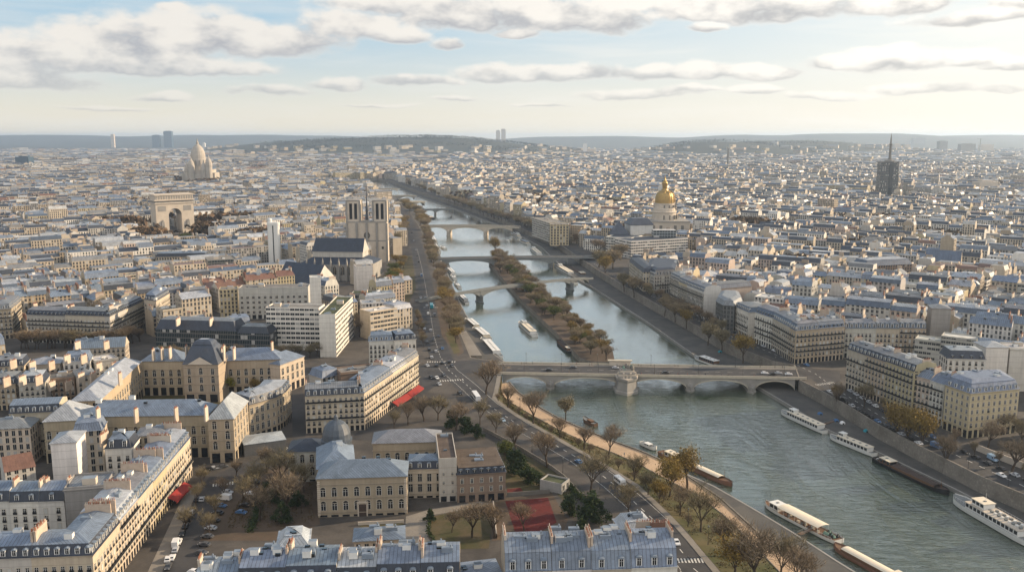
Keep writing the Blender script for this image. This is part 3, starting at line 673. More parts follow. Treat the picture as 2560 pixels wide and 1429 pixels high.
def building(label, P, h, z0=0.0, name='apartment_building', cat='building', group=None, tint='cream', roof='mansard', rt='blue-grey zinc', steep=None, mans=(1.15, 3.2), top=(0.46, 1.5),
             fronts=(), win='mat', fl=3.1, g=4.0, bay=2.6, wk=('french', 'french', 'closed'), dorm='round', dstep=None, chim=(), balc=(2, 5), facade='facade', root=None, depth=None, gable_ax=None, clutter=0, seed=0, wz=0.55, cornice=True, excl=True, blank=(), party=()):
    r = random.Random(seed * 7919 + int(P[0][0] * 13) + int(P[0][1] * 7)); P = ccw(P) if not fronts else list(P)
    n = len(P); cx = sum(p[0] for p in P) / n; cy_ = sum(p[1] for p in P) / n
    O = (P[0][0], P[0][1], z0) if root is None else tuple(root.location)
    B = root or thing(name, label, cat, O, 0, group)
    ti = jit(TINTS[tint], 0.10, r); rti = jit(RTINT[rt], 0.12, r); sti = jit(RTINT[steep], 0.12, r) if steep else rti
    rm = {'blue-grey zinc': 'zinc', 'pale zinc': 'zinc', 'grey zinc': 'zinc', 'dark slate': 'slate', 'blue slate': 'slate', 'brown tile': 'slate'}.get(rt, 'gravel_roof')
    sm = {'dark slate': 'slate', 'blue slate': 'slate'}.get(steep, rm)
    # walls
    bays = []
    for i in range(n):
        L = math.dist(P[i], P[(i + 1) % n]); k = max(1, int(round(L / bay)))
        if win == 'obj': bays.append(0 if i in fronts else (k if (r.random() < 0.5 and i not in blank) else 0))
        else: bays.append(k if (not fronts or i in fronts) else (k if (r.random() < 0.55 and i not in blank) else 0))
    H = z0 + h; mb = MB(); fac = facade
    prof = [(0, z0 - 0.5), (0, z0 + g - 0.15)]
    if cornice: prof += [(-0.18, z0 + g - 0.10), (-0.18, z0 + g + 0.2), (0, z0 + g + 0.25)]
    if fl > 4.0:
        for f in range(1, int((h - g - 0.6) / fl) + 1):
            zz = z0 + g + f * fl
            if zz < H - 1.5: prof += [(0, zz - .02), (-0.2, zz + .03), (-0.2, zz + .33), (0, zz + .4)]
    prof += [(0, H - 0.75)]
    if cornice: prof += [(-0.16, H - 0.65), (-0.16, H - 0.4), (-0.42, H - 0.2), (-0.42, H)]
    else: prof += [(0, H)]
    sweep(mb, P, prof, fac, ti, None, None, bays=bays, fl=fl, g=g, z0=z0, party=party)
    mb.build('wall', B, O)
    # roof
    inr = depth or max(4.0, min(math.dist(P[0], P[-1]), math.dist(P[0], P[1])))
    e = -0.42 if cornice else -0.1; mb = MB(); ztop = H
    if roof == 'mansard':
        mi, mh = mans; ti_, th = max(mi + 0.3, inr * top[0]), top[1]
        sweep(mb, P, [(e, H), (0.12, H + 0.08), (mi, H + mh)], [sm, sm], [sti, sti], party=party, ptint=ti)
        sweep(mb, P, [(mi, H + mh), (mi - 0.12, H + mh + 0.02), (mi - 0.1, H + mh + 0.16), (ti_, H + mh + th)], rm, rti, rm, rti, party=party, ptint=ti); ztop = H + mh + th
    elif roof == 'hip':
        inr = min(inr, abs(area2(P)) / 2 / max(math.dist(P[i], P[(i + 1) % n]) for i in range(n)))
        sweep(mb, P, [(e - 0.1, H), (e - 0.1, H + 0.12), (inr * 0.485, H + mans[1])], rm, rti, rm, rti, party=party, ptint=ti); ztop = H + mans[1]
    elif roof == 'flat':
        sweep(mb, P, [(e if cornice else 0, H), (0.0, H + 0.01), (0.0, H + 0.8), (0.3, H + 0.8), (0.3, H + 0.15)], ['stone', 'stone', 'stone', 'stone'], ti, rm, rti); ztop = H + 0.2
    elif roof == 'gable':   # ridge parallel to edge 0
        a, b_, c, d = P[0], P[1], P[-2], P[-1]
        m0 = ((a[0] + d[0]) / 2, (a[1] + d[1]) / 2, H + mans[1]); m1 = ((b_[0] + c[0]) / 2, (b_[1] + c[1]) / 2, H + mans[1])
        A = [(p[0], p[1], H) for p in inset([a, b_, c, d], -0.3)]; L = math.dist(a, b_)
        mb.face([A[0], A[1], m1, m0], rm, [(0, 0), (L, 0), (L, 6), (0, 6)], rti); mb.face([A[2], A[3], m0, m1], rm, [(0, 0), (L, 0), (L, 6), (0, 6)], rti)
        mb.face([A[1], A[2], m1], 'stone', None, ti); mb.face([A[3], A[0], m0], 'stone', None, ti); ztop = H + mans[1]
    R_ = mb.build('roof', B, O)
    # windows, balconies, dormers on the front edges
    for i in fronts:
        a = Vector(P[i]); b_ = Vector(P[(i + 1) % n]); d = b_ - a; L = d.length; d.normalize(); ang = math.atan2(d.y, d.x); nb = max(1, int(round(L / bay)))
        nf = int((h - g - 0.6) / fl)
        if win == 'obj':
            for f in range(nf):
                z = z0 + g + f * fl + wz
                for k in range(nb):
                    p = a + d * (L * (k + 0.5) / nb); w = wk[0] if r.random() < 0.72 else r.choice(wk)
                    part('window', WIN[w], B, (p.x - O[0], p.y - O[1], z - O[2]), ang, (min(1.0, bay / 2.4),) + (1.0, min(1.0, fl / 3.0)))
            sh = MB(); nn = Vector((d.y, -d.x))
            Mx = Matrix.Translation((a.x, a.y, z0)) @ Matrix.Rotation(ang, 4, 'Z')
            for k in range(nb):
                x0 = L * (k + 0.18) / nb; x1 = L * (k + 0.82) / nb; sh.box(x0, x1, -0.04, 0, 0.1, g - 0.75, 'glass', M=Mx)
            sh.build('shop_front', B, O)
            for f in balc:
                if f <= nf:
                    bm_ = MB(); zz = g + (f - 1) * fl; x1 = L
                    bm_.box(0.1, L - 0.1, -0.85, 0.0, zz + 0.15, zz + 0.33, 'stone_trim', M=Mx, bottom=True)
                    bm_.box(0.1, L - 0.1, -0.83, -0.79, zz + 0.33, zz + 1.25, 'iron', M=Mx); bm_.build('balcony', B, O)
        if roof == 'mansard' and dorm and win == 'obj':
            ds = dstep or bay * 1.12; nd = max(1, int(round((L - 1.0) / ds))); nn = Vector((-d.y, d.x))
            for k in range(nd):
                p = a + d * (L * (k + 0.5) / nd) + nn * 0.25
                part('dormer', DORM[dorm], R_, (p.x - O[0], p.y - O[1], H + 0.35 - O[2]), ang)
    for (p, ang, L, up, var) in chim:
        part('chimney', chimney_mesh(L, 4.5, var), R_, (p[0] - O[0], p[1] - O[1], ztop + up - O[2]), ang)
    for k in range(clutter):
        # small roof things well inside the footprint
        i = r.choice([e_ for e_ in range(n) if e_ not in party]); q = inset(P, inr * r.uniform(0.28, 0.5), party); a = q[i]; b_ = q[(i + 1) % n]; s = r.uniform(0.2, 0.8); v = r.choice((0, 1, 2, 2, 3, 3)) if roof == 'flat' else r.choice((0, 2, 3))
        ang = math.atan2(P[1][1] - P[0][1], P[1][0] - P[0][0])
        part(VENT[v].name.split('.')[0], VENT[v], R_, (a[0] + (b_[0] - a[0]) * s - O[0], a[1] + (b_[1] - a[1]) * s - O[1], ztop - (0.35 if roof != 'flat' else 0.0) - O[2]), ang)
    if excl: EXCL.append(inset(ccw(P), -2.5))
    return B
def row(desc, L, h, depth, cuts=None, unit=17.0, tints=('cream', 'buff', 'pale grey', 'sandy'), roofs=('blue-grey zinc',), steeps=(None,), frontsegs=None, hj=0.6, seed=1, group=None, frm='', endchim=True, labels=None, chl=None, chp=0.8, chu=0.0, dorms=('round', 'gable'), **kw):
    """a terrace of houses along the street line L (left to right as seen from the street)"""
    T = line_len(L); r = random.Random(seed)
    if cuts is None:
        k = max(1, int(round(T / unit))); cuts = [T * (i + (0 if i in (0, k) else r.uniform(-0.12, 0.12))) / k for i in range(k + 1)]
    else: cuts = [T * c for c in cuts]
    out = []
    for i in range(len(cuts) - 1):
        F = sub_line(L, cuts[i] + 0.03, cuts[i + 1] - 0.03); Bk = offset_line(F, depth)
        P = F + list(reversed(Bk)); hh = h + r.uniform(-hj, hj); tn = tints[i % len(tints)]; rt = roofs[i % len(roofs)]; stp = steeps[i % len(steeps)]
        ch = []
        for (s, dr) in ((cuts[i] + 0.45, 1), (cuts[i + 1] - 0.45, 1)):
            if dr and (r.random() < chp):
                p, a = line_at(L, s); nn = Vector((-math.sin(a), math.cos(a))); ln = chl or depth * r.uniform(0.25, 0.42); c = p + nn * (depth * r.uniform(0.36, 0.6))
                ch.append(((c.x, c.y), a + math.pi / 2, ln, r.uniform(0.7, 1.5) + chu, r.choice((0, 0, 1, 3))))
        lb = labels[i] if labels else f'{ordinal(i)} house from {frm} in {desc}, {tn}, {stp or rt} roof'
        out.append(building(lb, P, hh, tint=tn, rt=rt, steep=stp, fronts=tuple(range(len(F) - 1)), party=(len(F) - 1, len(P) - 1) if len(cuts) > 2 or True else (), depth=depth, chim=ch, seed=seed * 100 + i, group=group, dorm=r.choice(dorms), **kw))
    return out
# ------------------------------------------------------------------ foreground and landmark buildings, surveyed one by one
HK = dict(fl=2.75, g=3.4, wz=0.35)
# A: the long sunlit terrace on the left-hand street
hA = 17.4
A0, A1, A2 = at(-150, 1400, hA), at(231, 1385, hA), at(475, 1088, hA)
row('the sunlit terrace', [A0, A1, A2], hA, 13.5, cuts=[0, 0.17, 0.44, 0.56, 0.67, 0.78, 0.89, 1], tints=('pale grey', 'cream', 'sandy', 'cream', 'yellowish', 'cream', 'sandy'), roofs=('blue-grey zinc', 'blue-grey zinc', 'pale zinc', 'grey zinc'),
    steeps=('dark slate', 'dark slate', None, 'blue slate', None, None, 'blue slate'), win='obj', seed=11, group='houses of the sunlit terrace', wk=('french', 'closed', 'french', 'shut'), clutter=2, chl=7.5, chp=1.0, chu=0.9, mans=(1.5, 3.0), top=(0.45, 1.4), dorms=('gable', 'round'),
    labels=['pale grey house with dark slate mansard cut off by the picture edge, beside the corner', 'cream corner house with dark slate mansard at the near end of the sunlit terrace', 'sandy house next to the slate-roofed corner house in the sunlit terrace', 'cream house, second after the corner in the sunlit terrace', 'yellowish house above the white box van in the sunlit terrace', 'cream house before the red awning in the sunlit terrace', 'sandy end house of the sunlit terrace facing the palace pavilion'], **HK)
# B..E behind it
def quad(p0, p1, depth):
    F = [p0, p1]; return F + list(reversed(offset_line(F, depth)))
def house(label, e0, e1, depth, h, **kw):
    P = quad(at(e0[0], e0[1], h), at(e1[0], e1[1], h), depth); kw.setdefault('fronts', (0,)); kw.setdefault('depth', depth)
    return building(label, P, h, **kw)
row('the white courtyard terrace', pts([(-70, 1254), (160, 1247)], 17), 17, 12, cuts=[0, 0.4, 0.72, 1], tints=('white',), roofs=('blue-grey zinc',), steeps=('dark slate',), win='obj', seed=17, wk=('french', 'plain', 'closed'), frm='the picture edge',
    labels=['white courtyard house with blue slate mansard, cut off by the picture edge', 'white courtyard house with slate mansard, middle one of three alike', 'white courtyard house with slate mansard beside the blank grey wall'], mans=(1.2, 3.2), dstep=5.5, balc=(), bay=3.6, **HK)
house('windowless grey rendered block between the white courtyard houses and the sunlit terrace', (160, 1224), (264, 1216), 13, 21, tint='grey', roof='flat', rt='grey zinc', fronts=(), win='obj', blank=(0, 1, 2, 3), clutter=3)
house('tall narrow white building with blank windowless gable wall behind the courtyard', (126, 1108), (190, 1104), 13, 26, tint='white', roof='hip', rt='pale zinc', fronts=(), mans=(1, 2.0), blank=(0, 1, 2, 3), win='obj')
house('white rear house with dark slate mansard and two bright dormers', (262, 1121), (328, 1118), 12, 20, tint='white', steep='dark slate', win='obj', dorm='big', dstep=5, balc=(), clutter=2, bay=3.4, chim=((at(262, 1115, 20), 1.5, 6, 0.6, 0),), **HK)
house('small cream courtyard house with grey zinc roof behind the tall blank gable', (340, 1090), (420, 1085), 11, 20, tint='cream', roof='hip', rt='grey zinc', mans=(1, 2.2), clutter=3)
house('low brown tiled house tucked behind the white terrace', (12, 1180), (88, 1165), 13, 9, tint='pale grey', roof='gable', rt='brown tile', mans=(1, 4.5), name='small_house', cat='house', cornice=False)
house('plain cream house with a blank sunlit side wall at the picture edge', (-60, 1075), (74, 1068), 14, 17, tint='sandy', roof='hip', rt='grey zinc', mans=(1, 3), clutter=2)
house('narrow grey zinc roofed house among the courtyards', (180, 1080), (255, 1074), 12, 19, tint='cream', roof='mansard', clutter=3, win='mat', dorm=None)
row('the cream rank left of the palace', pts([(22, 1036), (148, 1030)], 19.5), 19.5, 13, cuts=[0, 1], labels=['cream six-storey house with dark slate mansard and white dormers left of the stone palace'], steeps=('dark slate',), win='obj', seed=23, dorms=('gable',), **HK)
for (e0, e1, dp, h_, kw, lb) in [((-30, 918), (60, 912), 15, 15, dict(tint='sandy', roof='mansard', steep='dark slate', rt='grey zinc'), 'sandy house with slate mansard at the left picture edge below the balconied block'),
    ((70, 912), (150, 907), 13, 14, dict(tint='cream', roof='hip', rt='pale zinc', mans=(1, 2.6)), 'cream house with pale zinc roof below the left corner of the balconied block'),
    ((158, 905), (225, 900), 14, 16, dict(tint='white', roof='mansard', rt='blue-grey zinc'), 'white house with blue zinc mansard left of the palace side wing, upper row'),
    ((184, 872), (312, 866), 12, 15, dict(tint='cream', roof='gable', rt='blue-grey zinc', mans=(1, 5)), 'long zinc gabled house with sunlit end wall behind the palace side wing'),
    ((236, 905), (296, 896), 13, 14, dict(tint='grey', roof='flat', rt='white flat'), 'grey flat-roofed house touching the palace side wing'),
    ((-40, 962), (38, 958), 15, 14, dict(tint='buff', roof='mansard', steep='dark slate', rt='grey zinc'), 'buff house with slate mansard at the left picture edge beside the palace'),
    ((46, 958), (112, 953), 14, 16, dict(tint='pale grey', roof='mansard', steep='dark slate', rt='pale zinc'), 'pale grey house with dark mansard and many dormers left of the palace, lower row'),
    ((118, 950), (186, 944), 14, 13, dict(tint='brown', roof='flat', rt='gravel'), 'brown flat-roofed house with blank wall left of the palace side wing'),
    ((192, 940), (238, 934), 13, 15, dict(tint='cream', roof='hip', rt='grey zinc', mans=(1, 2.4)), 'small cream house with grey zinc roof against the palace side wing')]:
    house(lb, e0, e1, dp, h_, win='obj', clutter=3, balc=(), dorm='gable', chim=((at((e0[0] + e1[0]) / 2 + 18, e0[1] - 8, h_ + 4), 1.4, 5, 1.4, 0), (at(e0[0] + 10, e0[1] - 8, h_ + 4), 1.4, 5, 1.2, 1)), **{**HK, **kw})
# the stone palace with its courtyard
pal = thing('palace', 'huge honey-coloured stone palace with zinc roofs round a courtyard and a domed slate pavilion', 'palace', at(410, 1150) + (0,))
PK = dict(root=pal, tint='buff', rt='blue-grey zinc', win='obj', fl=4.6, g=5.2, bay=4.3, wk=('arch', 'tall', 'tall'), balc=(), wz=1.0, name='palace', excl=True)
def wing(e0, e1, depth, h, **kw):
    k = dict(PK); k.update(kw); P = quad(at(e0[0], e0[1], h), at(e1[0], e1[1], h), depth)
    k.setdefault('fronts', (0,)); k.setdefault('depth', depth)
    return building('', P, h, **k)
hp = 19.8
wing((203, 1041), (518, 1037), 15, hp - 0.4, roof='hip', mans=(1, 5.2), seed=3, clutter=7)
wing((108, 1054), (202, 1049), 19, hp - 1, roof='hip', mans=(1, 6.0), rt='pale zinc', seed=4)
p0, p1, p2 = at(519, 1048, hp), at(583, 1046, hp), at(619, 1003, hp)
building('', [p0, p1, p2, (p0[0] + p2[0] - p1[0], p0[1] + p2[1] - p1[1])], hp, roof='hip', mans=(1, 6.5), depth=17, fronts=(0, 1), **{**PK, 'rt': 'pale zinc', 'bay': 5.2})
wing((249, 1000), (352, 904), 12.5, hp - 0.3, roof='hip', mans=(1, 4.2), rt='pale zinc', seed=6, clutter=3, fronts=(0,))
wing((353, 903), (456, 902), 14, hp - 0.5, roof='hip', mans=(1, 5.4), seed=7, clutter=2)
wing((546, 902), (700, 897), 14, hp - 0.5, roof='hip', mans=(1, 5.4), seed=8, clutter=3)
wing((700, 912), (760, 890), 14, hp - 3, roof='hip', mans=(1, 4.6), seed=9, tint='sandy')
# the domed pavilion
P = quad(at(457, 911, hp + 1), at(545, 911, hp + 1), 17); O = pal.location
wing((457, 911), (545, 911), 17, hp + 1, roof='flat', seed=10, bay=5.5, rt='dark slate')
mb = MB(); n_ = 17 * 0.5
sweep(mb, ccw(P), [(-0.3, hp + 1.1), (0.8, hp + 3.5), (3.2, hp + 9.5), (4.2, hp + 10.5), (4.0, hp + 10.8), (5.0, hp + 12.3), (7.0, hp + 13.2)], 'slate', (0.045, 0.058, 0.085), 'zinc', (0.3, 0.33, 0.37)); mb.build('pavilion_roof', pal, O)
a, b_ = Vector(P[0]), Vector(P[1]); d = (b_ - a).normalized(); nn = Vector((d.y, -d.x)); c = (a + b_) / 2 + nn * 0.5; w = (b_ - a).length * 0.36; mb = MB()
tri = [(c - d * w), (c + d * w), c]
q0 = [(tri[0].x, tri[0].y, hp + 1.2), (tri[1].x, tri[1].y, hp + 1.2), (c.x, c.y, hp + 5.2)]; bk = [(x - nn.x * 2.5, y - nn.y * 2.5, z) for x, y, z in q0]
mb.face(q0, 'stone_pale'); mb.face([q0[0], q0[2], bk[2], bk[0]], 'slate_plain'); mb.face([q0[2], q0[1], bk[1], bk[2]], 'slate_plain'); mb.build('pediment', pal, O)
for s_ in (-1, 1):
    cc = c - nn * 9 + d * s_ * w * 1.5
    part('chimney', chimney_mesh(3, 8, 1), pal, (cc.x - O[0], cc.y - O[1], hp + 9), math.atan2(d.y, d.x) + 1.57)
for (x, y, z) in ((383, 880, 25), (405, 878, 25), (425, 876, 25), (555, 878, 25), (585, 878, 25), (340, 1030, 24), (440, 1028, 25), (515, 1026, 25), (245, 1030, 25), (300, 940, 25), (680, 862, 26)):
    g_ = at(x, y, z); part('chimney', chimney_mesh(3, 6, x % 2), pal, (g_[0] - O[0], g_[1] - O[1], z + 1.5), 1.5)
# curved wing beside the palace
cv = pts([(622, 1012), (648, 1005), (690, 992), (712, 980), (727, 962)], 17)
building('curved buff stone wing with slate mansard and oval white dormers beside the palace pavilion', cv + list(reversed(offset_line(cv, 14))), 17, fronts=(0, 1, 2, 3), tint='buff', steep='dark slate', rt='pale zinc', win='obj', depth=14, mans=(1.4, 3.2), dorm='round', clutter=3, balc=(), dstep=4.2, **{**HK, 'fl': 4.2, 'bay': 3.2, 'wk': ('tall', 'plain')})
house('low open market shed with pale metal roof beside the curved wing', (610, 1112), (715, 1098), 13, 5.5, tint='dark', roof='hip', rt='pale zinc', mans=(1, 1.2), win='obj', fronts=(), name='shed', cat='shed', blank=(0, 1, 2, 3), cornice=False)
# H: the corner house with red awnings
hH = 19.1
H0, H1, H2 = at(762, 987, hH), at(910, 979, hH), at(1046, 886, hH)
row('the corner rank', [H0, H1, H2], hH, 14, cuts=[0, 0.245, 0.62, 0.82, 1.0], tints=('cream', 'cream', 'sandy', 'cream'), roofs=('grey zinc', 'blue-grey zinc', 'pale zinc'), steeps=('dark slate', 'blue slate', None, None), win='obj', seed=31, clutter=3,
    labels=['cream house with balconies, left end of the corner rank above the mansion dome', 'cream corner house with zinc roof and rows of balconies facing the tree-lined square', 'sandy house with zinc roof behind the red awnings, between two cream ones', 'cream end house overlooking the junction by the stone bridge'], group='houses of the corner rank', dorms=('gable',), mans=(1.3, 2.9), **HK)
for (a, b_, k) in (((994, 1012), (1030, 990), 'lower'), ((1031, 989), (1060, 968), 'upper')):
    p, q = Vector(at(a[0], a[1], 3.2)), Vector(at(b_[0], b_[1], 3.2)); d = (q - p).normalized(); n2 = Vector((d.y, -d.x)); mb = MB()
    pin, qin = p - n2 * 3.2, q - n2 * 3.2
    mb.face([(p.x, p.y, 3.0), (q.x, q.y, 3.0), (qin.x, qin.y, 4.5), (pin.x, pin.y, 4.5)], 'awning_red'); mb.face([(p.x, p.y, 2.3), (q.x, q.y, 2.3), (q.x, q.y, 3.0), (p.x, p.y, 3.0)], 'awning_red')
    mb.face([(p.x, p.y, 2.3), (p.x, p.y, 3.0), (pin.x, pin.y, 4.5)], 'awning_red')
    tag(mb.build('awning'), f'bright red cafe awning on the corner rank, {"nearer the square" if k == "lower" else "nearer the stone bridge"}', 'awning')
p, q = Vector(at(441, 1252, 3.2)), Vector(at(482, 1212, 3.2)); d = (q - p).normalized(); n2 = Vector((d.y, -d.x)); pin, qin = p - n2 * 3.4, q - n2 * 3.4; mb = MB()
mb.face([(p.x, p.y, 3.0), (q.x, q.y, 3.0), (qin.x, qin.y, 4.6), (pin.x, pin.y, 4.6)], 'awning_red'); mb.face([(p.x, p.y, 2.3), (q.x, q.y, 2.3), (q.x, q.y, 3.0), (p.x, p.y, 3.0)], 'awning_red')
tag(mb.build('awning'), 'red awning at the foot of the long sunlit terrace on the side street', 'awning')
house('brown brick building with flat roof behind the corner rank', (852, 935), (940, 925), 12, 21, tint='brown', roof='flat', rt='gravel', fronts=(), win='obj', blank=(0, 1, 2, 3), clutter=4)
house('grey zinc roofed house between the palace end and the corner rank', (805, 945), (850, 935), 12, 19, tint='pale grey', clutter=2, win='mat', dorm=None)
house('white house with zinc roof and dark mansard dormers by the quay road', (922, 852), (985, 850), 13, 17, tint='white', win='obj', steep=None, balc=(), dorm='gable', clutter=2, **HK)
house('white quayside corner house with dark slate mansard dormers', (986, 850), (1040, 846), 15, 17.5, tint='white', win='obj', steep='dark slate', fronts=(0, 1), dorm='gable', clutter=3, **HK)
house('pale zinc roofed quay house nearest the footbridge', (985, 775), (1030, 768), 20, 16, tint='cream', rt='pale zinc', clutter=3, win='mat', dorm=None)
house('white rendered house with balconies behind the quay trees', (905, 760), (965, 757), 14, 19, tint='white', roof='flat', rt='pale zinc', fronts=(0, 1), win='mat', clutter=3)
# I: the stone mansion in the garden
man = thing('mansion', 'brown stone mansion with arched windows, zinc hipped roof and dark dome, in a garden', 'mansion', at(905, 1290) + (0,))
MK = dict(root=man, tint='buff', rt='blue-grey zinc', win='obj', fl=5.4, g=1.6, bay=4.2, wk=('arch',), balc=(), wz=1.1, name='mansion')
hM = 15.2
P = quad(at(792, 1196, hM), at(1016, 1189, hM), 15); building('', P, hM, roof='hip', mans=(1, 4.4), fronts=(0,), depth=15, seed=41, clutter=3, **MK)
P = quad(at(793, 1172, hM - .4), at(886, 1165, hM - .4), 24); building('', P, hM - 0.4, roof='hip', mans=(1, 4.8), fronts=(), depth=12.5, seed=42, clutter=1, **MK)
P = quad(at(719, 1129, 13), at(815, 1126, 13), 13); building('', P, 13, roof='hip', mans=(1, 3.4), fronts=(0,), depth=13, seed=43, **{**MK, 'rt': 'dark slate', 'tint': 'pale grey'})
P = quad(at(932, 1108, 14), at(1102, 1103, 14), 14); building('', P, 14, roof='hip', mans=(1, 3.6), fronts=(0,), depth=14, seed=44, **{**MK, 'rt': 'grey zinc', 'g': 5})
P = quad(at(1014, 1172, 12), at(1108, 1170, 12), 10); building('', P, 12, roof='mansard', steep='dark slate', mans=(1, 2.8), fronts=(0,), depth=10, seed=45, dorm='gable', dstep=3.4, **{**MK, 'fl': 4.2, 'bay': 3.4, 'wk': ('tall',), 'tint': 'sandy'})
dc = at(842, 1112, 15); mb = MB(); O = man.location
mb.lathe(dc[0], dc[1], [(6.2, 10), (6.2, 17), (6.5, 17.2), (6.5, 17.8), (5.9, 18.0), (5.75, 20.5), (5.0, 22.8), (3.6, 24.6), (1.9, 25.6), (1.0, 25.9), (0.9, 27.3), (0.15, 28.3)], 16, 'slate', (0.06, 0.075, 0.095)); mb.build('dome', man, O)
building('flat-roofed stair tower with brown roof at the mansion end', quad(at(1097, 1150, 17), at(1142, 1148, 17), 30), 17, tint='pale grey', roof='flat', rt='brown felt', fronts=(0,), win='obj', wk=('small',), bay=4.5, fl=3.6, g=3, balc=(), blank=(1, 2, 3), clutter=2, cornice=False, name='stair_tower', cat='building')
building('red brick building with flat brown roof and a glazed top floor beside the mansion', quad(at(1143, 1186, 11.5), at(1264, 1178, 11.5), 22), 11.5, tint='brown', roof='mansard', steep='dark slate', rt='brown felt', mans=(0.6, 2.4), top=(0.1, 0.2), fronts=(0, 1), win='obj', wk=('plain',), bay=4.2, fl=3.6, g=3.6, balc=(), dorm='dark', dstep=2.4, clutter=5, name='brick_building', cat='building', facade='stone')
a_, b_ = Vector(at(792, 1196, hM)), Vector(at(1016, 1189, hM)); d = (b_ - a_).normalized(); mb = MB(); Mx = Matrix.Translation(((a_.x + b_.x) / 2, (a_.y + b_.y) / 2, 0)) @ Matrix.Rotation(math.atan2(d.y, d.x), 4, 'Z')
mb.box(-1.4, 1.4, -.12, 0, 0.02, 4.6, 'dark_timber', M=Mx); mb.box(-1.9, -1.4, -.3, 0, 0.02, 5.2, 'stone_pale', M=Mx); mb.box(1.4, 1.9, -.3, 0, 0.02, 5.2, 'stone_pale', M=Mx); mb.box(-2.1, 2.1, -.4, 0, 5.203, 5.8, 'stone_pale', M=Mx); mb.build('door', man, man.location)
mb = MB()
for k in range(2): L_ = (b_ - a_).length / 2; s_ = (-1, 1)[k]; [mb.box(s_ * (L_ - .45) - .5, s_ * (L_ - .45) + .5, -.14, 0, .8 * q, .8 * q + .5, 'stone_pale', M=Mx) for q in range(1, 18)]
mb.build('quoin', man, man.location)
house('small pale garden pavilion with flat felt roof by the quay road hedge', (1350, 1202), (1404, 1214), 7, 3.6, tint='grey', roof='flat', rt='green', fronts=(0,), win='obj', wk=('small',), bay=4, g=1.0, fl=2.6, balc=(), name='garden_pavilion', cat='pavilion', cornice=False)
# J: the roof rank along the bottom edge
hJ = 18.5
row('the bottom-edge rank', pts([(595, 1462), (1150, 1448)], hJ), hJ, 15, cuts=[0, 0.21, 0.44, 0.62, 0.82, 1], tints=('cream', 'pale grey'), roofs=('blue-grey zinc', 'blue-grey zinc', 'pale zinc'), steeps=('dark slate',), win='obj', seed=53, frm='the street', clutter=7, mans=(1.4, 4.2), top=(0.5, 2.2), dorms=('big',), dstep=4.0, group='houses of the bottom roof rank', **HK)
row('the short rank left of it', pts([(485, 1470), (598, 1464)], 17.5), 17.5, 14, cuts=[0, 0.5, 1], labels=['brown-walled house with patched pale zinc roofs beside the side street', 'zinc roofed house squeezed between the side street and the bottom roof rank'], tints=('brown', 'cream'), roofs=('pale zinc', 'blue-grey zinc'), win='obj', seed=57, clutter=4, mans=(1.5, 3.4), dorms=('gable',), **HK)
house('rounded zinc roof of a rear wing behind the bottom roof rank', (692, 1366), (772, 1360), 11, 19, tint='cream', roof='mansard', rt='pale zinc', mans=(2.2, 2.2), top=(0.46, 0.8), win='mat', dorm=None, clutter=2)
house('low zinc roofed rear wing facing the mansion lawn', (885, 1352), (1010, 1345), 9, 17, tint='cream', roof='hip', rt='blue-grey zinc', mans=(1, 1.8), win='mat', clutter=5)
house('plain grey flat-roofed annexe between the two bottom roof ranks', (1142, 1450), (1255, 1436), 10, 14, tint='grey', roof='hip', rt='blue-grey zinc', mans=(1, 1.2), win='mat', clutter=4)
# K: the blue mansard rank bottom centre
hK = 19.5
row('the blue mansard rank', pts([(1262, 1428), (1694, 1413)], hK), hK, 17, cuts=[0, 0.27, 0.5, 0.73, 1], tints=('cream', 'white'), roofs=('blue-grey zinc',), win='obj', seed=61, frm='the annexe', clutter=7, mans=(1.9, 4.6), top=(0.40, 2.4), dorms=('big',), dstep=4.3, group='houses of the blue mansard rank', chl=7, **HK)
house('pale zinc roofed rear house with brown chimneys behind the blue mansard rank', (1560, 1330), (1640, 1322), 10, 20, tint='cream', roof='mansard', rt='pale zinc', mans=(1.6, 2.4), win='mat', dorm=None, clutter=3, chim=((at(1650, 1320, 23), 0.1, 6, 1.0, 2), (at(1610, 1318, 23), 0.1, 5, 1.0, 0)))

# ---- middle distance, left bank
hN = 28.0
building('long white modern office slab with horizontal window bands', quad(at(664, 770, hN), at(797, 772, hN), 14), hN, tint='white', roof='flat', rt='gravel', fronts=(0,), win='mat', facade='facade_modern', bay=3.2, fl=3.2, g=3.2, name='office_slab', cat='office', clutter=4, cornice=False, blank=(1, 3))
building('white modern office block with green flat roof and sunlit striped side', [at(797, 786, 28), at(838, 786, 28), at(882, 742, 28), at(842, 740, 28)], 27.5, tint='white', roof='flat', rt='green', fronts=(1,), win='mat', facade='facade_modern', bay=3.2, fl=3.2, g=3.2, name='office_block', cat='office', clutter=5, cornice=False, depth=12, blank=(0,))
building('pale institutional block with a grid of dark windows and flat roof', quad(at(596, 722, 24), at(770, 719, 24), 15), 24, tint='pale grey', roof='flat', rt='gravel', fronts=(0,), win='obj', wk=('wide',), bay=4.6, fl=3.9, g=4, balc=(), name='institution_block', cat='office', clutter=6, cornice=False)
building('plain white windowless service tower beside the gridded block', quad(at(774, 696, 38), at(802, 695, 38), 11), 38, tint='white', roof='flat', rt='white flat', fronts=(), win='obj', blank=(0, 1, 2, 3), name='service_tower', cat='tower', cornice=False)
house('narrow yellowish flat-roofed block left of the gridded block', (548, 726), (594, 724), 14, 22, tint='yellowish', roof='flat', rt='gravel', fronts=(0,), win='mat', clutter=2)
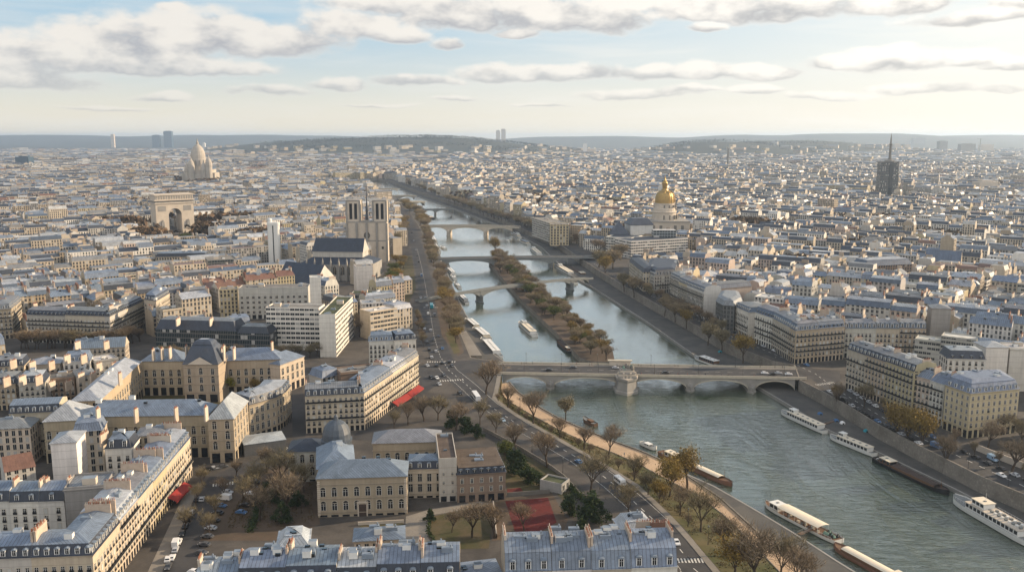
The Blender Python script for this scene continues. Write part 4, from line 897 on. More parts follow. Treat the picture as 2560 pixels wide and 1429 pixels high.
building('long dark glass-fronted block with steep slate roof and skylights', quad(at(388, 822, 15), at(590, 828, 15), 17), 15, tint='dark', roof='mansard', rt='grey zinc', steep='dark slate', mans=(2.6, 6.0), top=(0.42, 1.0), fronts=(0,), win='mat', facade='facade_glass', bay=2.4, fl=3.2, g=3.2, dorm=None, name='glass_fronted_block', cat='office', cornice=False, chim=((at(445, 800, 22), 1.57, 7, 1, 1), (at(528, 800, 22), 1.57, 7, 1, 1)))
building('lower dark glass-fronted extension of the slate-roofed block', quad(at(592, 832, 14), at(672, 834, 14), 15), 14, tint='dark', roof='mansard', rt='grey zinc', steep='dark slate', mans=(2.4, 4.0), top=(0.42, 1.0), fronts=(0,), win='mat', facade='facade_glass', bay=2.4, fl=3.2, g=3.2, dorm=None, name='glass_fronted_block', cat='office', cornice=False)
hP = 19.6
row('the big balconied block', pts([(66, 785), (274, 792), (358, 752)], hP), hP, 15, cuts=[0, 0.24, 0.48, 0.74, 1], tints=('pale grey', 'cream', 'pale grey', 'sandy'), roofs=('grey zinc',), steeps=('dark slate',), win='obj', seed=71, balc=(2, 4, 5), group='houses of the balconied block', clutter=2, mans=(1.4, 3.0), dorms=('dark',),
    labels=['pale grey balconied house at the left end of the big block with slate mansard', 'cream balconied house, second in the big block with slate mansard', 'pale grey corner house of the big balconied block', 'sandy sunlit return front of the big balconied block'], **HK)
building('cream corner tower house with small dark roof pavilion beside the balconied block', pts([(360, 748), (390, 752), (424, 732)], 24) + pts([(394, 722)], 24), 24, tint='sandy', fronts=(0, 1), win='obj', fl=3.0, g=3.6, bay=3.0, steep='dark slate', depth=12, mans=(1.3, 3.4), dorm='gable', balc=(), clutter=2)
row('the picture edge', pts([(-60, 778), (28, 772), (53, 748)], 21), 21, 14, cuts=[0, 0.6, 1], labels=['buff house at the left picture edge with grey mansard, shaded front', 'sandy sunlit end house at the left picture edge, grey mansard'], tints=('buff', 'sandy'), roofs=('grey zinc',), win='obj', seed=77, dorms=('gable',), **HK)
house('dark slate-roofed long block in the left middle distance', (390, 642), (515, 640), 15, 20, tint='cream', steep='dark slate', win='mat', fronts=(0,), clutter=4, dorm=None)
house('teal glass office block with stepped white balconies', (520, 652), (592, 648), 26, 22, tint='grey', roof='flat', rt='gravel', fronts=(0, 1), facade='facade_glass', win='mat', bay=3, name='glass_office', cat='office', clutter=4, cornice=False)
house('plain white cube of a building with flat white roof among the zinc roofs', (205, 690), (262, 686), 16, 22, tint='white', roof='flat', rt='white flat', fronts=(), win='obj', blank=(0, 1, 2, 3), cornice=False)
house('modern grey building with dark window bands by the cathedral garden', (878, 735), (960, 735), 13, 17, tint='grey', roof='flat', rt='green', fronts=(0, 1), facade='facade_glass', win='mat', bay=2.4, name='glass_office', cat='office', cornice=False, clutter=2)
house('plain white cubic lift tower behind the grey window-banded building', (890, 668), (932, 666), 13, 33, tint='white', roof='flat', rt='gravel', fronts=(), win='obj', blank=(0, 1, 2, 3), name='lift_tower', cat='tower', cornice=False, clutter=2)

# ---- right bank
hZ = 22.9
row('the right quay terrace', pts([(2119, 871), (2286, 931)], hZ), hZ, 14, cuts=[0, 0.3, 0.6, 1], tints=('cream', 'buff', 'yellowish'), roofs=('grey zinc',), steeps=('dark slate',), win='obj', seed=81, dorms=('gable', 'round'), clutter=4, fl=3.1, g=3.9, balc=(2, 5, 6), bay=2.7,
    labels=['cream quay house with black mansard, corner by the end of the stone bridge', 'buff quay house with black mansard, between two on the right quay', 'yellowish quay house with blue round dormers above the quay trees'])
row('the right quay terrace', pts([(2287, 938), (2325, 948), (2362, 960)], 21), 21, 15, cuts=[0, 0.5, 1], tints=('pinkish', 'white'), roofs=('blue-grey zinc',), win='obj', seed=83, dorms=(None,), mans=(3, 2.5), clutter=2, fl=3.1, g=3.9, labels=['narrow pinkish quay house with plain zinc roof', 'narrow white quay house with plain zinc roof and a dark balcony'], bay=2.5)
yb = pts([(2364, 961), (2427, 983), (2549, 971)], 22)
building('yellow corner house with blue zinc mansard, largest on the right quay', yb + [tuple(Vector(yb[2]) + Vector((3, 22))), tuple(Vector(yb[0]) + Vector((10, 12)))], 22, tint='yellowish', fronts=(0, 1), win='obj', fl=3.3, g=4.6, bay=3.2, wk=('plain', 'french', 'plain'), depth=15, mans=(1.8, 4.0), top=(0.35, 1.2), dorm='gable', balc=(), clutter=6)
hZ3 = 21.9
row('the grand stone corner', pts([(1889, 778), (1930, 792), (1990, 824), (2112, 814)], hZ3), hZ3, 15, cuts=[0, 0.22, 0.52, 0.80, 1], tints=('white', 'cream', 'buff', 'buff'), roofs=('grey zinc',), steeps=('blue slate',), win='obj', seed=87, fl=3.1, g=3.9, bay=2.8, balc=(2, 3, 5, 6), dorms=('dark', 'gable'), mans=(1.6, 3.8), clutter=5,
    labels=['white slab-like house with slate roof, river end of the grand stone corner', 'cream house with stone balconies on the river side of the grand corner', 'buff corner house with blue slate mansard at the bridge end', 'buff street house right of the grand stone corner'])
row('the back street', pts([(2113, 818), (2200, 818), (2316, 822)], 20), 20, 14, cuts=[0, 0.4, 0.68, 1], tints=('pale grey', 'cream', 'buff'), roofs=('grey zinc',), steeps=('blue slate',), win='obj', seed=91, fl=3.1, g=3.9, dorms=('gable', 'big'), clutter=2, labels=['pale grey back street house with blue mansard next to the grand corner', 'cream back street house with blue mansard, middle of three', 'buff back street house with blue slate mansard and tall dormers'])
row('the white river rank', pts([(1676, 692), (1706, 706), (1760, 727)], 22), 22, 15, cuts=[0, 0.3, 0.55, 1], tints=('white', 'yellowish', 'white'), roofs=('grey zinc',), steeps=('dark slate', 'blue slate', 'blue slate'), win='obj', seed=93, fl=3.0, g=3.8, bay=2.4, dorms=('gable',), wk=('tall', 'french'), clutter=2, labels=['white balconied river house with dark slate roof, upstream end of the white rank', 'yellowish river house between two white ones', 'tall white river house with vertical windows and brown blank side wall'])
house('brown brick flank building with mansard behind the white river rank', (1764, 724), (1880, 714), 12, 21, tint='pinkish', steep='blue slate', rt='grey zinc', win='obj', fronts=(), blank=(0, 1, 2, 3), dorm=None)
building('dark weathered round-ended house with grey roof on the right quay', ccw(pts([(1790, 752), (1808, 762), (1836, 764), (1856, 752), (1850, 738), (1800, 736)], 20)), 20, tint='dark', win='mat', fronts=(), depth=9, rt='grey zinc', mans=(1.2, 3), dorm=None)
house('slim white river house with slate roof and curved grey party wall', (1838, 765), (1872, 780), 18, 19, tint='white', steep='blue slate', rt='grey zinc', win='obj', fl=3.0, g=3.8, bay=2.4)
house('cream river house with black mansard above the yellow trees', (1573, 652), (1608, 680), 14, 18, tint='cream', steep='dark slate', rt='dark slate', win='mat', fronts=(0, 1))
building('dark-roofed round corner house with cafe below, right quay', pts([(1610, 676), (1636, 688), (1692, 684), (1700, 660), (1625, 655)], 17), 17, tint='pale grey', fronts=(0, 1), win='obj', fl=3.0, g=3.8, bay=2.8, steep='dark slate', rt='dark slate', mans=(1.8, 4.2), depth=12, dorm='gable', balc=(2,), clutter=6)
house('white house with black slate roof and blank pale gable near the right picture edge', (2370, 895), (2465, 898), 14, 21, tint='white', steep='dark slate', rt='pale zinc', mans=(1.6, 4.2), win='obj', fl=3.2, g=4, bay=3.4, dorm='dark', dstep=5, clutter=2, balc=())
house('big blank white gabled wall, middle one at the right picture edge', (2466, 868), (2522, 868), 14, 25, tint='white', roof='hip', rt='pale zinc', fronts=(), win='obj', blank=(0, 1, 2, 3), mans=(1, 2))
house('big blank white wall cut off by the right picture edge', (2526, 872), (2600, 874), 14, 24, tint='white', roof='flat', rt='white flat', fronts=(), win='obj', blank=(0, 1, 2, 3), mans=(1, 2), clutter=3)
house('blank pale grey slab house, left of two big white gables', (2330, 770), (2378, 772), 13, 27, tint='grey', roof='hip', rt='grey zinc', fronts=(), win='obj', blank=(0, 1, 2, 3), mans=(1, 2))
house('large round-fronted brick house with white attic and blue zinc crown', (2165, 665), (2280, 660), 20, 22, tint='brown', steep='blue slate', rt='pale zinc', mans=(2.4, 5), win='mat', fronts=(0, 1), dorm=None, clutter=4)
house('hall with steep glazed slate roof and stone gable', (2310, 662), (2400, 668), 22, 12, tint='buff', roof='gable', rt='blue slate', mans=(1, 15), fronts=(0,), win='mat')
# flat topped office with pyramid roof by the river
off = thing('office_complex', 'wide white office complex with stacked window bands, black pyramid roof and dark flat top', 'office', at(1600, 632) + (0,))
OK_ = dict(root=off, tint='white', facade='facade_modern', win='mat', cornice=False, bay=3.2, fl=3.3, g=3.3, name='office_complex')
building('', quad(at(1515, 592, 20), at(1578, 596, 20), 34), 20, roof='flat', rt='dark slate', fronts=(0, 1, 3), seed=1, **OK_)
building('', quad(at(1578, 604, 20), at(1720, 596, 20), 36), 20, roof='flat', rt='dark slate', fronts=(0, 1, 3), seed=2, **OK_)
P = quad(at(1527, 586, 21), at(1573, 586, 21), 24); mb = MB(); sweep(mb, ccw(P), [(-1, 20.5), (10.5, 36)], 'slate', (0.05, 0.06, 0.085), 'slate', (0.05, 0.06, 0.085)); mb.build('pyramid_roof', off, off.location)
P = quad(at(1576, 585, 21), at(1632, 584, 21), 26); mb = MB(); sweep(mb, ccw(P), [(0, 20), (0, 32)], 'stone', (0.5, 0.49, 0.47)); sweep(mb, ccw(P), [(-0.8, 32), (-0.8, 32.8), (5, 40)], 'slate', (0.05, 0.06, 0.085), 'slate', (0.05, 0.06, 0.085)); mb.build('roof_block', off, off.location)
P = quad(at(1634, 592, 21), at(1690, 592, 21), 16); mb = MB(); sweep(mb, ccw(P), [(0, 20), (0, 29)], 'facade_glass', (0.4, 0.42, 0.44), 'gravel_roof', (0.4, 0.4, 0.4), bays=[8, 5, 8, 5]); mb.build('glazed_block', off, off.location)
house('bright yellow narrow-fronted block on the right quay near the arched bridge', (1376, 562), (1422, 562), 26, 27, tint='yellowish', roof='flat', rt='gravel', fronts=(0, 3), win='mat', bay=4.2, fl=3.6, clutter=3)
house('white concrete block with balconies behind the yellow quay block', (1330, 545), (1372, 558), 24, 25, tint='pale grey', roof='flat', rt='gravel', fronts=(0, 1), facade='facade_modern', win='mat', clutter=3)
# ------------------------------------------------------------------ monuments
def zpx(py, y, px=1280): return at_depth(px, py, y)[1]
def lathe_px(mb, px, yw, prof, n, mat, col=(0.4, 0.4, 0.4), dy=0.0):
    x = at_depth(px, 400, yw)[0]; k = math.hypot(yw * cp + CAMH * sp, 0) / FPX
    mb.lathe(x, yw + dy, [(r * k, zpx(py, yw)) for r, py in prof], n, mat, col)
# twin-towered gothic cathedral
cyw = at(915, 655)[1]; K = (cyw * cp + 100 * sp) / FPX; cxw = at_depth(915, 500, cyw)[0]; O = (cxw, cyw, 0)
cat_ = thing('cathedral', 'grey gothic cathedral with two square towers, thin spire and long dark lead roof', 'cathedral', O)
hT = zpx(500, cyw); hB = zpx(556, cyw); hG = zpx(603, cyw)
mb = MB(); w2 = 50 * K
mb.box(cxw - w2, cxw + w2, cyw, cyw + 16, -0.5, hG, 'stone_pale'); mb.box(cxw - w2 - 0.4, cxw + w2 + 0.4, cyw - 0.5, cyw + 16.3, hG, hG + 1.2, 'stone_grey')
mb.box(cxw - w2 + .3, cxw + w2 - .3, cyw + .2, cyw + 15.5, hG + 1.2, hB, 'stone_pale'); mb.box(cxw - w2 - 0.2, cxw + w2 + 0.2, cyw - 0.4, cyw + 16, hB, hB + 1.0, 'stone_grey')
for k in range(-2, 3):
    mb.box(cxw + k * w2 * 0.5 - 1.1 - (0.0), cxw + k * w2 * 0.5 + 1.1, cyw - 1.6, cyw - 0.01, -0.5, hB - 0.5, 'stone_grey')
mb.build('facade', cat_, O)
mb = MB(); n = 20; rr = 8.0 * K; rz = (hG + hB) / 2 - 4
mb.face([(cxw + rr * math.cos(2 * math.pi * k / n), cyw - 0.12, rz + rr * math.sin(2 * math.pi * k / n)) for k in range(n)][::-1], 'iron')
for k in range(8):
    th = math.pi * k / 8; mb.tube((cxw - rr * math.cos(th), cyw - 0.25, rz - rr * math.sin(th)), (cxw + rr * math.cos(th), cyw - 0.25, rz + rr * math.sin(th)), 0.12, 0.12, 4, 'stone_trim')
mb.build('rose_window', cat_, O)
for s_ in (-1, 1):
    x0 = cxw + s_ * 33 * K; w = 16.5 * K; mb = MB(); d_ = 2 * w
    # tower walls with two tall lancet openings per side
    mb.box(x0 - w, x0 + w, cyw + 0.3, cyw + d_, hB + 1.0, hB + 3.5, 'stone_pale')
    zt = hT - 4
    for xx in (-1, -0.07, 1):
        ww = w * (0.2 if abs(xx) > .5 else 0.14); xc = x0 + xx * (w - ww) if abs(xx) > .5 else x0
        mb.box(xc - ww, xc + ww, cyw + 0.3, cyw + d_, hB + 3.5, zt, 'stone_pale')
    for yy in (0.0, 1.0): pass
    mb.box(x0 - w, x0 + w, cyw + 0.3, cyw + d_, zt, hT - 1.2, 'stone_pale'); mb.box(x0 - w - 0.5, x0 + w + 0.5, cyw - 0.2, cyw + d_ + 0.4, hT - 1.2, hT, 'stone_grey')
    mb.box(x0 - w * 0.9, x0 + w * 0.9, cyw + 2.0, cyw + d_ - 2, hB + 3.5, zt - 0.02, 'iron')
    for sx_ in (-1, 1):
        for sy_ in (0, 1): mb.box(x0 + sx_ * w - 0.9, x0 + sx_ * w + 0.9, cyw - 0.4 + sy_ * (d_ - 0.6), cyw + 1.2 + sy_ * (d_ - 0.6), hB + 1.0, hT - 1.0, 'stone_grey')
    t_ = mb.build('tower', cat_, O)
    for (gx, gz, ww, hh) in ((-0.45, 0.25, 0.16, 0.12), (0.3, 0.25, 0.16, 0.12)):
        mb = MB(); zz = hG - (hG) * gz; mb.box(x0 + gx * w * 1.2 - ww * w, x0 + gx * w * 1.2 + ww * w, cyw - 0.05, cyw, zz - hG * 0.12, zz, 'iron'); mb.build('lancet', cat_, O)
sx0 = at_depth(916, 480, cyw + 40)[0]; mb = MB(); zs = zpx(546, cyw + 40)
mb.lathe(sx0, cyw + 40, [(2.8, zs - 10), (2.4, zs), (1.5, zs + 8), (1.9, zs + 9), (0.8, zs + 20), (0.12, zpx(462, cyw + 40))], 8, 'slate_plain'); mb.build('spire', cat_, O)
# nave, in front of the towers
A, B_ = at(748, 700), at(928, 703); ny = A[1]
hw = 15.5; L = math.dist(A, B_); mb = MB(); P = quad(A, B_, 44)
sweep(mb, P, [(0, -0.5), (0, hw), (-0.4, hw), (-0.4, hw + 0.6)], 'stone', TINTS['grey'])
sweep(mb, P, [(-0.3, hw + 0.6), (11, hw + 6.5)], 'slate', RTINT['dark slate']); sweep(mb, P, [(11, hw + 6.5), (11, hw + 11.5), (10.4, hw + 11.6), (10.4, hw + 12)], 'stone', TINTS['pale grey'])
mb.build('nave_wall', cat_, O); mb = MB()
q = inset(P, 10.3); m0 = ((q[0][0] + q[3][0]) / 2 + 1, (q[0][1] + q[3][1]) / 2, hw + 24.5); m1 = ((q[1][0] + q[2][0]) / 2 - 1, (q[1][1] + q[2][1]) / 2, hw + 24.5); q3 = [(x, y, hw + 12) for x, y in q]
mb.face([q3[0], q3[1], m1, m0], 'slate', [(0, 0), (60, 0), (60, 12), (0, 12)], RTINT['dark slate']); mb.face([q3[2], q3[3], m0, m1], 'slate', [(0, 0), (60, 0), (60, 12), (0, 12)], RTINT['dark slate'])
mb.face([q3[1], q3[2], m1], 'stone', None, TINTS['pale grey']); mb.face([q3[3], q3[0], m0], 'slate', None, RTINT['dark slate']); mb.build('nave_roof', cat_, O)
dirv = (Vector(B_) - Vector(A)).normalized(); nv = Vector((dirv.y, -dirv.x))
for k in range(9):
    p = Vector(A) + dirv * (L * (k + 0.5) / 9); mb = MB(); M_ = Matrix.Translation((p.x, p.y, 0)) @ Matrix.Rotation(math.atan2(dirv.y, dirv.x), 4, 'Z')
    mb.box(-L / 18 + 0.05, -L / 18 + 1.3, -2.6, 0, 0, hw + 3.5, 'stone_grey', M=M_); mb.lathe(*(M_ @ Vector((-L / 18 + 0.7, -1.3, 0)))[:2], [(0.9, hw + 3.5), (0.1, hw + 7.5)], 4, 'stone_grey'); mb.build('buttress', cat_, O)
    mb = MB(); mb.box(-1.7, 1.7, -0.05, 0, hw - 9.5, hw - 2.8, 'glass', M=M_); mb.face([tuple(M_ @ Vector(v)) for v in ((-1.7, -0.05, hw - 2.8), (1.7, -0.05, hw - 2.8), (0, -0.05, hw - 0.6))], 'glass')
    mb.box(-0.12, 0.12, -0.12, 0, hw - 9.5, hw - 1.5, 'stone_trim', M=M_); mb.build('window', cat_, O)
exclude(P, 4); exclude([(cxw - w2 - 4, cyw - 25), (cxw + w2 + 4, cyw - 25), (cxw + w2 + 4, cyw + 50), (cxw - w2 - 4, cyw + 50)])
# second church in front
c2 = [at(690, 704, 15), at(786, 716, 15), at(838, 694, 15), at(742, 684, 15)]
building('old stone church with long dark slate roof and tall plain gable before the cathedral', c2, 15, tint='pale grey', roof='gable', rt='dark slate', mans=(1, 15), fronts=(0, 1), win='obj', wk=('tall',), bay=8, fl=8, g=3, balc=(), name='church', cat='church', facade='stone', cornice=False, wz=1)
# white twin tower
tw = at(685, 665); z1 = zpx(549, tw[1]); z2 = zpx(557, tw[1]); k_ = (tw[1] * cp) / FPX
t_ = thing('twin_tower', 'slim white twin-shafted tower with a dark slot down the middle', 'tower', tw + (0,))
mb = MB(); rr_ = 7.0 * k_; ox = 8.6 * k_; n = 8
P = [(tw[0] + ox + rr_ * math.cos(-math.pi / 2 + math.pi * k / n), tw[1] + 5 + rr_ * math.sin(-math.pi / 2 + math.pi * k / n)) for k in range(n + 1)] + [(tw[0] - ox + rr_ * math.cos(math.pi / 2 + math.pi * k / n), tw[1] + 5 + rr_ * math.sin(math.pi / 2 + math.pi * k / n)) for k in range(n + 1)]
sweep(mb, P, [(0, -0.5), (0, z2 - 3), (-0.4, z2 - 3), (-0.4, z2), (0.8, z2 + 0.6)], 'white_paint', (.6, .6, .6), 'white_paint'); mb.build('shaft', t_, tw + (0,))
mb = MB(); mb.box(tw[0] - 1.3 * k_, tw[0] + 1.3 * k_, tw[1] + 5 - rr_ - .12, tw[1] + 5 - rr_ + .1, -0.5, z2 - 3.2, 'iron'); mb.build('slot', t_, tw + (0,))
mb = MB(); mb.lathe(tw[0] - ox, tw[1] + 5, [(rr_ * .8, z2), (rr_ * .8, z1), (rr_ * .4, z1 + 1)], 12, 'white_paint'); mb.build('cap', t_, tw + (0,))
exclude([(tw[0] - 10, tw[1] - 12), (tw[0] + 10, tw[1] - 12), (tw[0] + 10, tw[1] + 12), (tw[0] - 10, tw[1] + 12)])
# triumphal arch
aw = at(434, 580); H_ = zpx(484, aw[1]); O = aw + (0,)
arc = thing('triumphal_arch', 'pale stone triumphal arch with carved frieze, sunlit front, among the zinc roofs', 'arch', O, R(38))
Wd, Dp = 27.5, 13.0; aw_, az0 = 9.4, H_ * 0.47; az1 = H_ * 0.76 - 2.2
def arch_part(nm, f): 
    mb = MB(); f(mb); return mb.build(nm, arc)
def _pier(s_):
    def f(mb):
        mb.box(min(s_ * aw_, s_ * Wd), max(s_ * aw_, s_ * Wd), -Dp, Dp, -0.5, az1 + 2.2, 'stone_pale'); mb.box(min(s_ * aw_, s_ * (Wd + .8)) + (0 if s_ > 0 else 0), max(s_ * aw_, s_ * (Wd + .8)), -Dp - .8, Dp + .8, -0.5, 3.0, 'stone_pale')
        c = s_ * (aw_ + Wd) / 2
        mb.box(c - 4.0, c + 4.0, -Dp - 1.3, -Dp, 6.5, 8, 'stone_pale')
        for k in range(6):
            r = random.Random(k + 5); mb.lathe(c + r.uniform(-2.4, 2.4), -Dp - 0.5, [(1.3, 8), (1.5, 11), (1.0, 14 + r.uniform(0, 4)), (0.5, 16 + r.uniform(0, 5))], 6, 'stone_grey')
        mb.box(c - 5.5, c + 5.5, -Dp - 0.35, -Dp, az1 - 8.5, az1 - 1, 'stone_grey')
        # side passage
        mb.box(s_ * Wd - 0.06 if s_ > 0 else s_ * Wd - 0.12, s_ * Wd + 0.12 if s_ > 0 else s_ * Wd + 0.06, -5, 5, 0, 16, 'stone_dark')
    return f
arch_part('pier', _pier(-1)); arch_part('pier', _pier(1))
def _top(mb):
    n = 14; pr = [(-aw_ * math.cos(math.pi * k / n), az0 + aw_ * math.sin(math.pi * k / n)) for k in range(n + 1)]
    for sgn in (-1, 1):
        y = sgn * Dp
        for k in range(n):
            (x0, z0), (x1, z1) = pr[k], pr[k + 1]; q = [(x0, y, z0), (x1, y, z1), (x1, y, az1 + 2.2), (x0, y, az1 + 2.2)]
            mb.face(q if sgn < 0 else q[::-1], 'stone_pale')
    for k in range(n):
        (x0, z0), (x1, z1) = pr[k], pr[k + 1]; mb.face([(x0, -Dp, z0), (x0, Dp, z0), (x1, Dp, z1), (x1, -Dp, z1)], 'stone_grey')
arch_part('vault', _top)
def _ent(mb):
    z = az1 + 2.2
    mb.box(-Wd - 1.2, Wd + 1.2, -Dp - 1.2, Dp + 1.2, z, z + 1.4, 'stone_pale'); mb.box(-Wd, Wd, -Dp, Dp, z + 1.4, z + 4.4, 'stone_grey'); mb.box(-Wd - 1.8, Wd + 1.8, -Dp - 1.8, Dp + 1.8, z + 4.4, z + 6.0, 'stone_pale', bottom=True)
    mb.box(-Wd, Wd, -Dp, Dp, z + 6.0, H_ - 1.6, 'stone_pale'); mb.box(-Wd - 1, Wd + 1, -Dp - 1, Dp + 1, H_ - 1.6, H_, 'stone_pale', bottom=True)
    for k in range(15): x = -Wd + 2 + k * (2 * Wd - 4) / 14; mb.box(x - 0.9, x + 0.9, -Dp - 0.35, -Dp, z + 6.6, H_ - 2.4, 'stone_grey')
arch_part('entablature', _ent)
exclude([(aw[0] - 70, aw[1] - 50), (aw[0] + 70, aw[1] - 50), (aw[0] + 70, aw[1] + 60), (aw[0] - 70, aw[1] + 60)])
# white domed basilica
by = at(492, 458)[1]; O = (at_depth(490, 400, by)[0], by, 0); kb = by * cp / FPX
bas = thing('basilica', 'pale stone basilica with a tall egg-shaped dome and small corner domes', 'basilica', O)
mb = MB(); lathe_px(mb, 490, by, [(17, 425), (17, 414), (18.5, 413), (18.5, 399), (17.8, 397), (17.5, 388), (15.5, 378), (11.5, 369), (6, 363), (3.2, 361), (3, 356), (1.4, 353), (0.3, 346)], 20, 'stone_old', dy=20); mb.build('dome', bas, O)
mb = MB()
for k in range(12): th = 2 * math.pi * k / 12; mb.tube((O[0] + 18.7 * kb * math.cos(th), by + 20 + 18.7 * kb * math.sin(th), zpx(412, by)), (O[0] + 18.7 * kb * math.cos(th), by + 20 + 18.7 * kb * math.sin(th), zpx(401, by)), 1.6, 1.6, 4, 'stone_dark')
mb.build('drum_opening', bas, O)
for (px, top, r) in ((477, 396, 8), (521, 392, 8), (466, 406, 6), (508, 404, 7)):
    mb = MB(); lathe_px(mb, px, by - 8, [(r, 450), (r, top + 24), (r * 1.1, top + 23), (r, top + 14), (r * 0.7, top + 7), (r * .25, top + 3), (0.3, top - 6)], 12, 'stone_old'); mb.build('corner_dome', bas, O)
mb = MB(); x0, x1 = at_depth(452, 400, by)[0], at_depth(535, 400, by)[0]; mb.box(x0, x1, by, by + 45, -1, zpx(432, by), 'stone_old'); mb.box(x0 + 14, x1 - 10, by - 4, by + 45, -1, zpx(424, by), 'stone_old'); mb.box(x0 + 25, x1 - 22, by - 10, by, -1, zpx(436, by), 'stone_old'); mb.build('body', bas, O)
exclude([(x0 - 10, by - 40), (x1 + 10, by - 40), (x1 + 10, by + 60), (x0 - 10, by + 60)])
# golden dome
iy = at(1665, 592)[1]; O = (at_depth(1664, 500, iy)[0], iy, 0)
inv = thing('domed_church', 'stone church with a gilded ribbed dome and gold lantern spire', 'church', O)
mb = MB(); lathe_px(mb, 1664, iy, [(23.5, 507), (23.5, 498), (22.5, 490), (19, 482), (13, 477), (9, 475.5)], 24, 'gold'); mb.build('dome', inv, O, smooth=False)
mb = MB(); lathe_px(mb, 1664, iy, [(9, 475.5), (8, 473), (5.5, 471), (6.5, 464), (7.5, 458), (6, 455), (3, 451), (1.5, 446), (0.3, 437)], 12, 'gold'); mb.build('lantern', inv, O)
mb = MB()
for k in range(12):
    th = 2 * math.pi * (k + 0.5) / 12; kk = iy * cp / FPX
    pr = [(23.9, 507), (23.9, 498), (22.9, 490), (19.4, 482), (13.4, 477)]
    for a, b_ in zip(pr[:-1], pr[1:]): mb.tube((O[0] + a[0] * kk * math.cos(th), iy + a[0] * kk * math.sin(th), zpx(a[1], iy)), (O[0] + b_[0] * kk * math.cos(th), iy + b_[0] * kk * math.sin(th), zpx(b_[1], iy)), 0.45, 0.4, 4, 'gold')
mb.build('dome_rib', inv, O)
mb = MB(); lathe_px(mb, 1664, iy, [(29, 552), (29, 531), (31, 530), (31, 528), (27, 527), (27, 521), (25, 520), (25, 509), (26, 508.5), (26, 507)], 20, 'stone_pale'); mb.build('drum', inv, O)
mb = MB(); kk = iy * cp / FPX
for r_, a, b_ in ((29.1, 547, 536), (25.1, 518, 511.5)):
    for k in range(12): th = 2 * math.pi * (k + 0.5) / 12; mb.tube((O[0] + r_ * kk * math.cos(th), iy + r_ * kk * math.sin(th), zpx(a, iy)), (O[0] + r_ * kk * math.cos(th), iy + r_ * kk * math.sin(th), zpx(b_, iy)), 1.4, 1.4, 4, 'stone_dark')
mb.build('drum_opening', inv, O)
mb = MB(); w = 26; hb_ = zpx(551, iy); mb.box(O[0] - w - 4, O[0] + w + 4, iy - w, iy + w, -0.5, hb_, 'stone_pale'); mb.box(O[0] - w - 5, O[0] + w + 5, iy - w - 1, iy + w + 1, hb_, hb_ + 1.2, 'stone_grey'); 
for k in (-2, -1, 1, 2): mb.box(O[0] + k * 10 - 2, O[0] + k * 10 + 2, iy - w - 0.06, iy - w, hb_ * 0.45, hb_ * 0.8, 'stone_dark')
mb.build('body', inv, O)
exclude([(O[0] - 36, iy - 34), (O[0] + 36, iy - 34), (O[0] + 36, iy + 36), (O[0] - 36, iy + 36)])
# dark slab tower with a spire
ty = at(2224, 492)[1]; O = (at_depth(2224, 400, ty)[0], ty, 0); kt = (ty * cp) / FPX
tow = thing('office_tower', 'dark brown skyscraper tapering to a needle spire above the rooftops', 'tower', O)
zt = zpx(404, ty); mb = MB(); P = [(O[0] + x * kt, ty + y) for x, y in ((-23, -7), (-19, -12), (19, -12), (23, -7), (23, 16), (19, 21), (-19, 21), (-23, 16))]
sweep(mb, P, [(-1.6, -0.5), (0.5, zt - 3), (0.1, zt)], 'facade_glass', (0.16, 0.13, 0.11), 'gravel_roof', (0.15, 0.14, 0.13), bays=[3, 22, 3, 14, 3, 22, 3, 14], fl=3.8, g=0); mb.build('shaft', tow, O)
mb = MB(); mb.box(O[0] - 4.5 * kt, O[0] + 4.5 * kt, ty - 13.9, ty - 11, 0, zt - 4, 'glass'); mb.build('glass_strip', tow, O)
mb = MB(); lathe_px(mb, 2227, ty, [(14, 404), (12, 401), (5, 399), (3.4, 393), (2.8, 363), (4, 361), (4, 359.5), (2.2, 359), (1.6, 346), (0.3, 333)], 8, 'stone_dark', dy=6); mb.build('spire', tow, O)
exclude([(O[0] - 40, ty - 40), (O[0] + 40, ty - 40), (O[0] + 40, ty + 50), (O[0] - 40, ty + 50)])
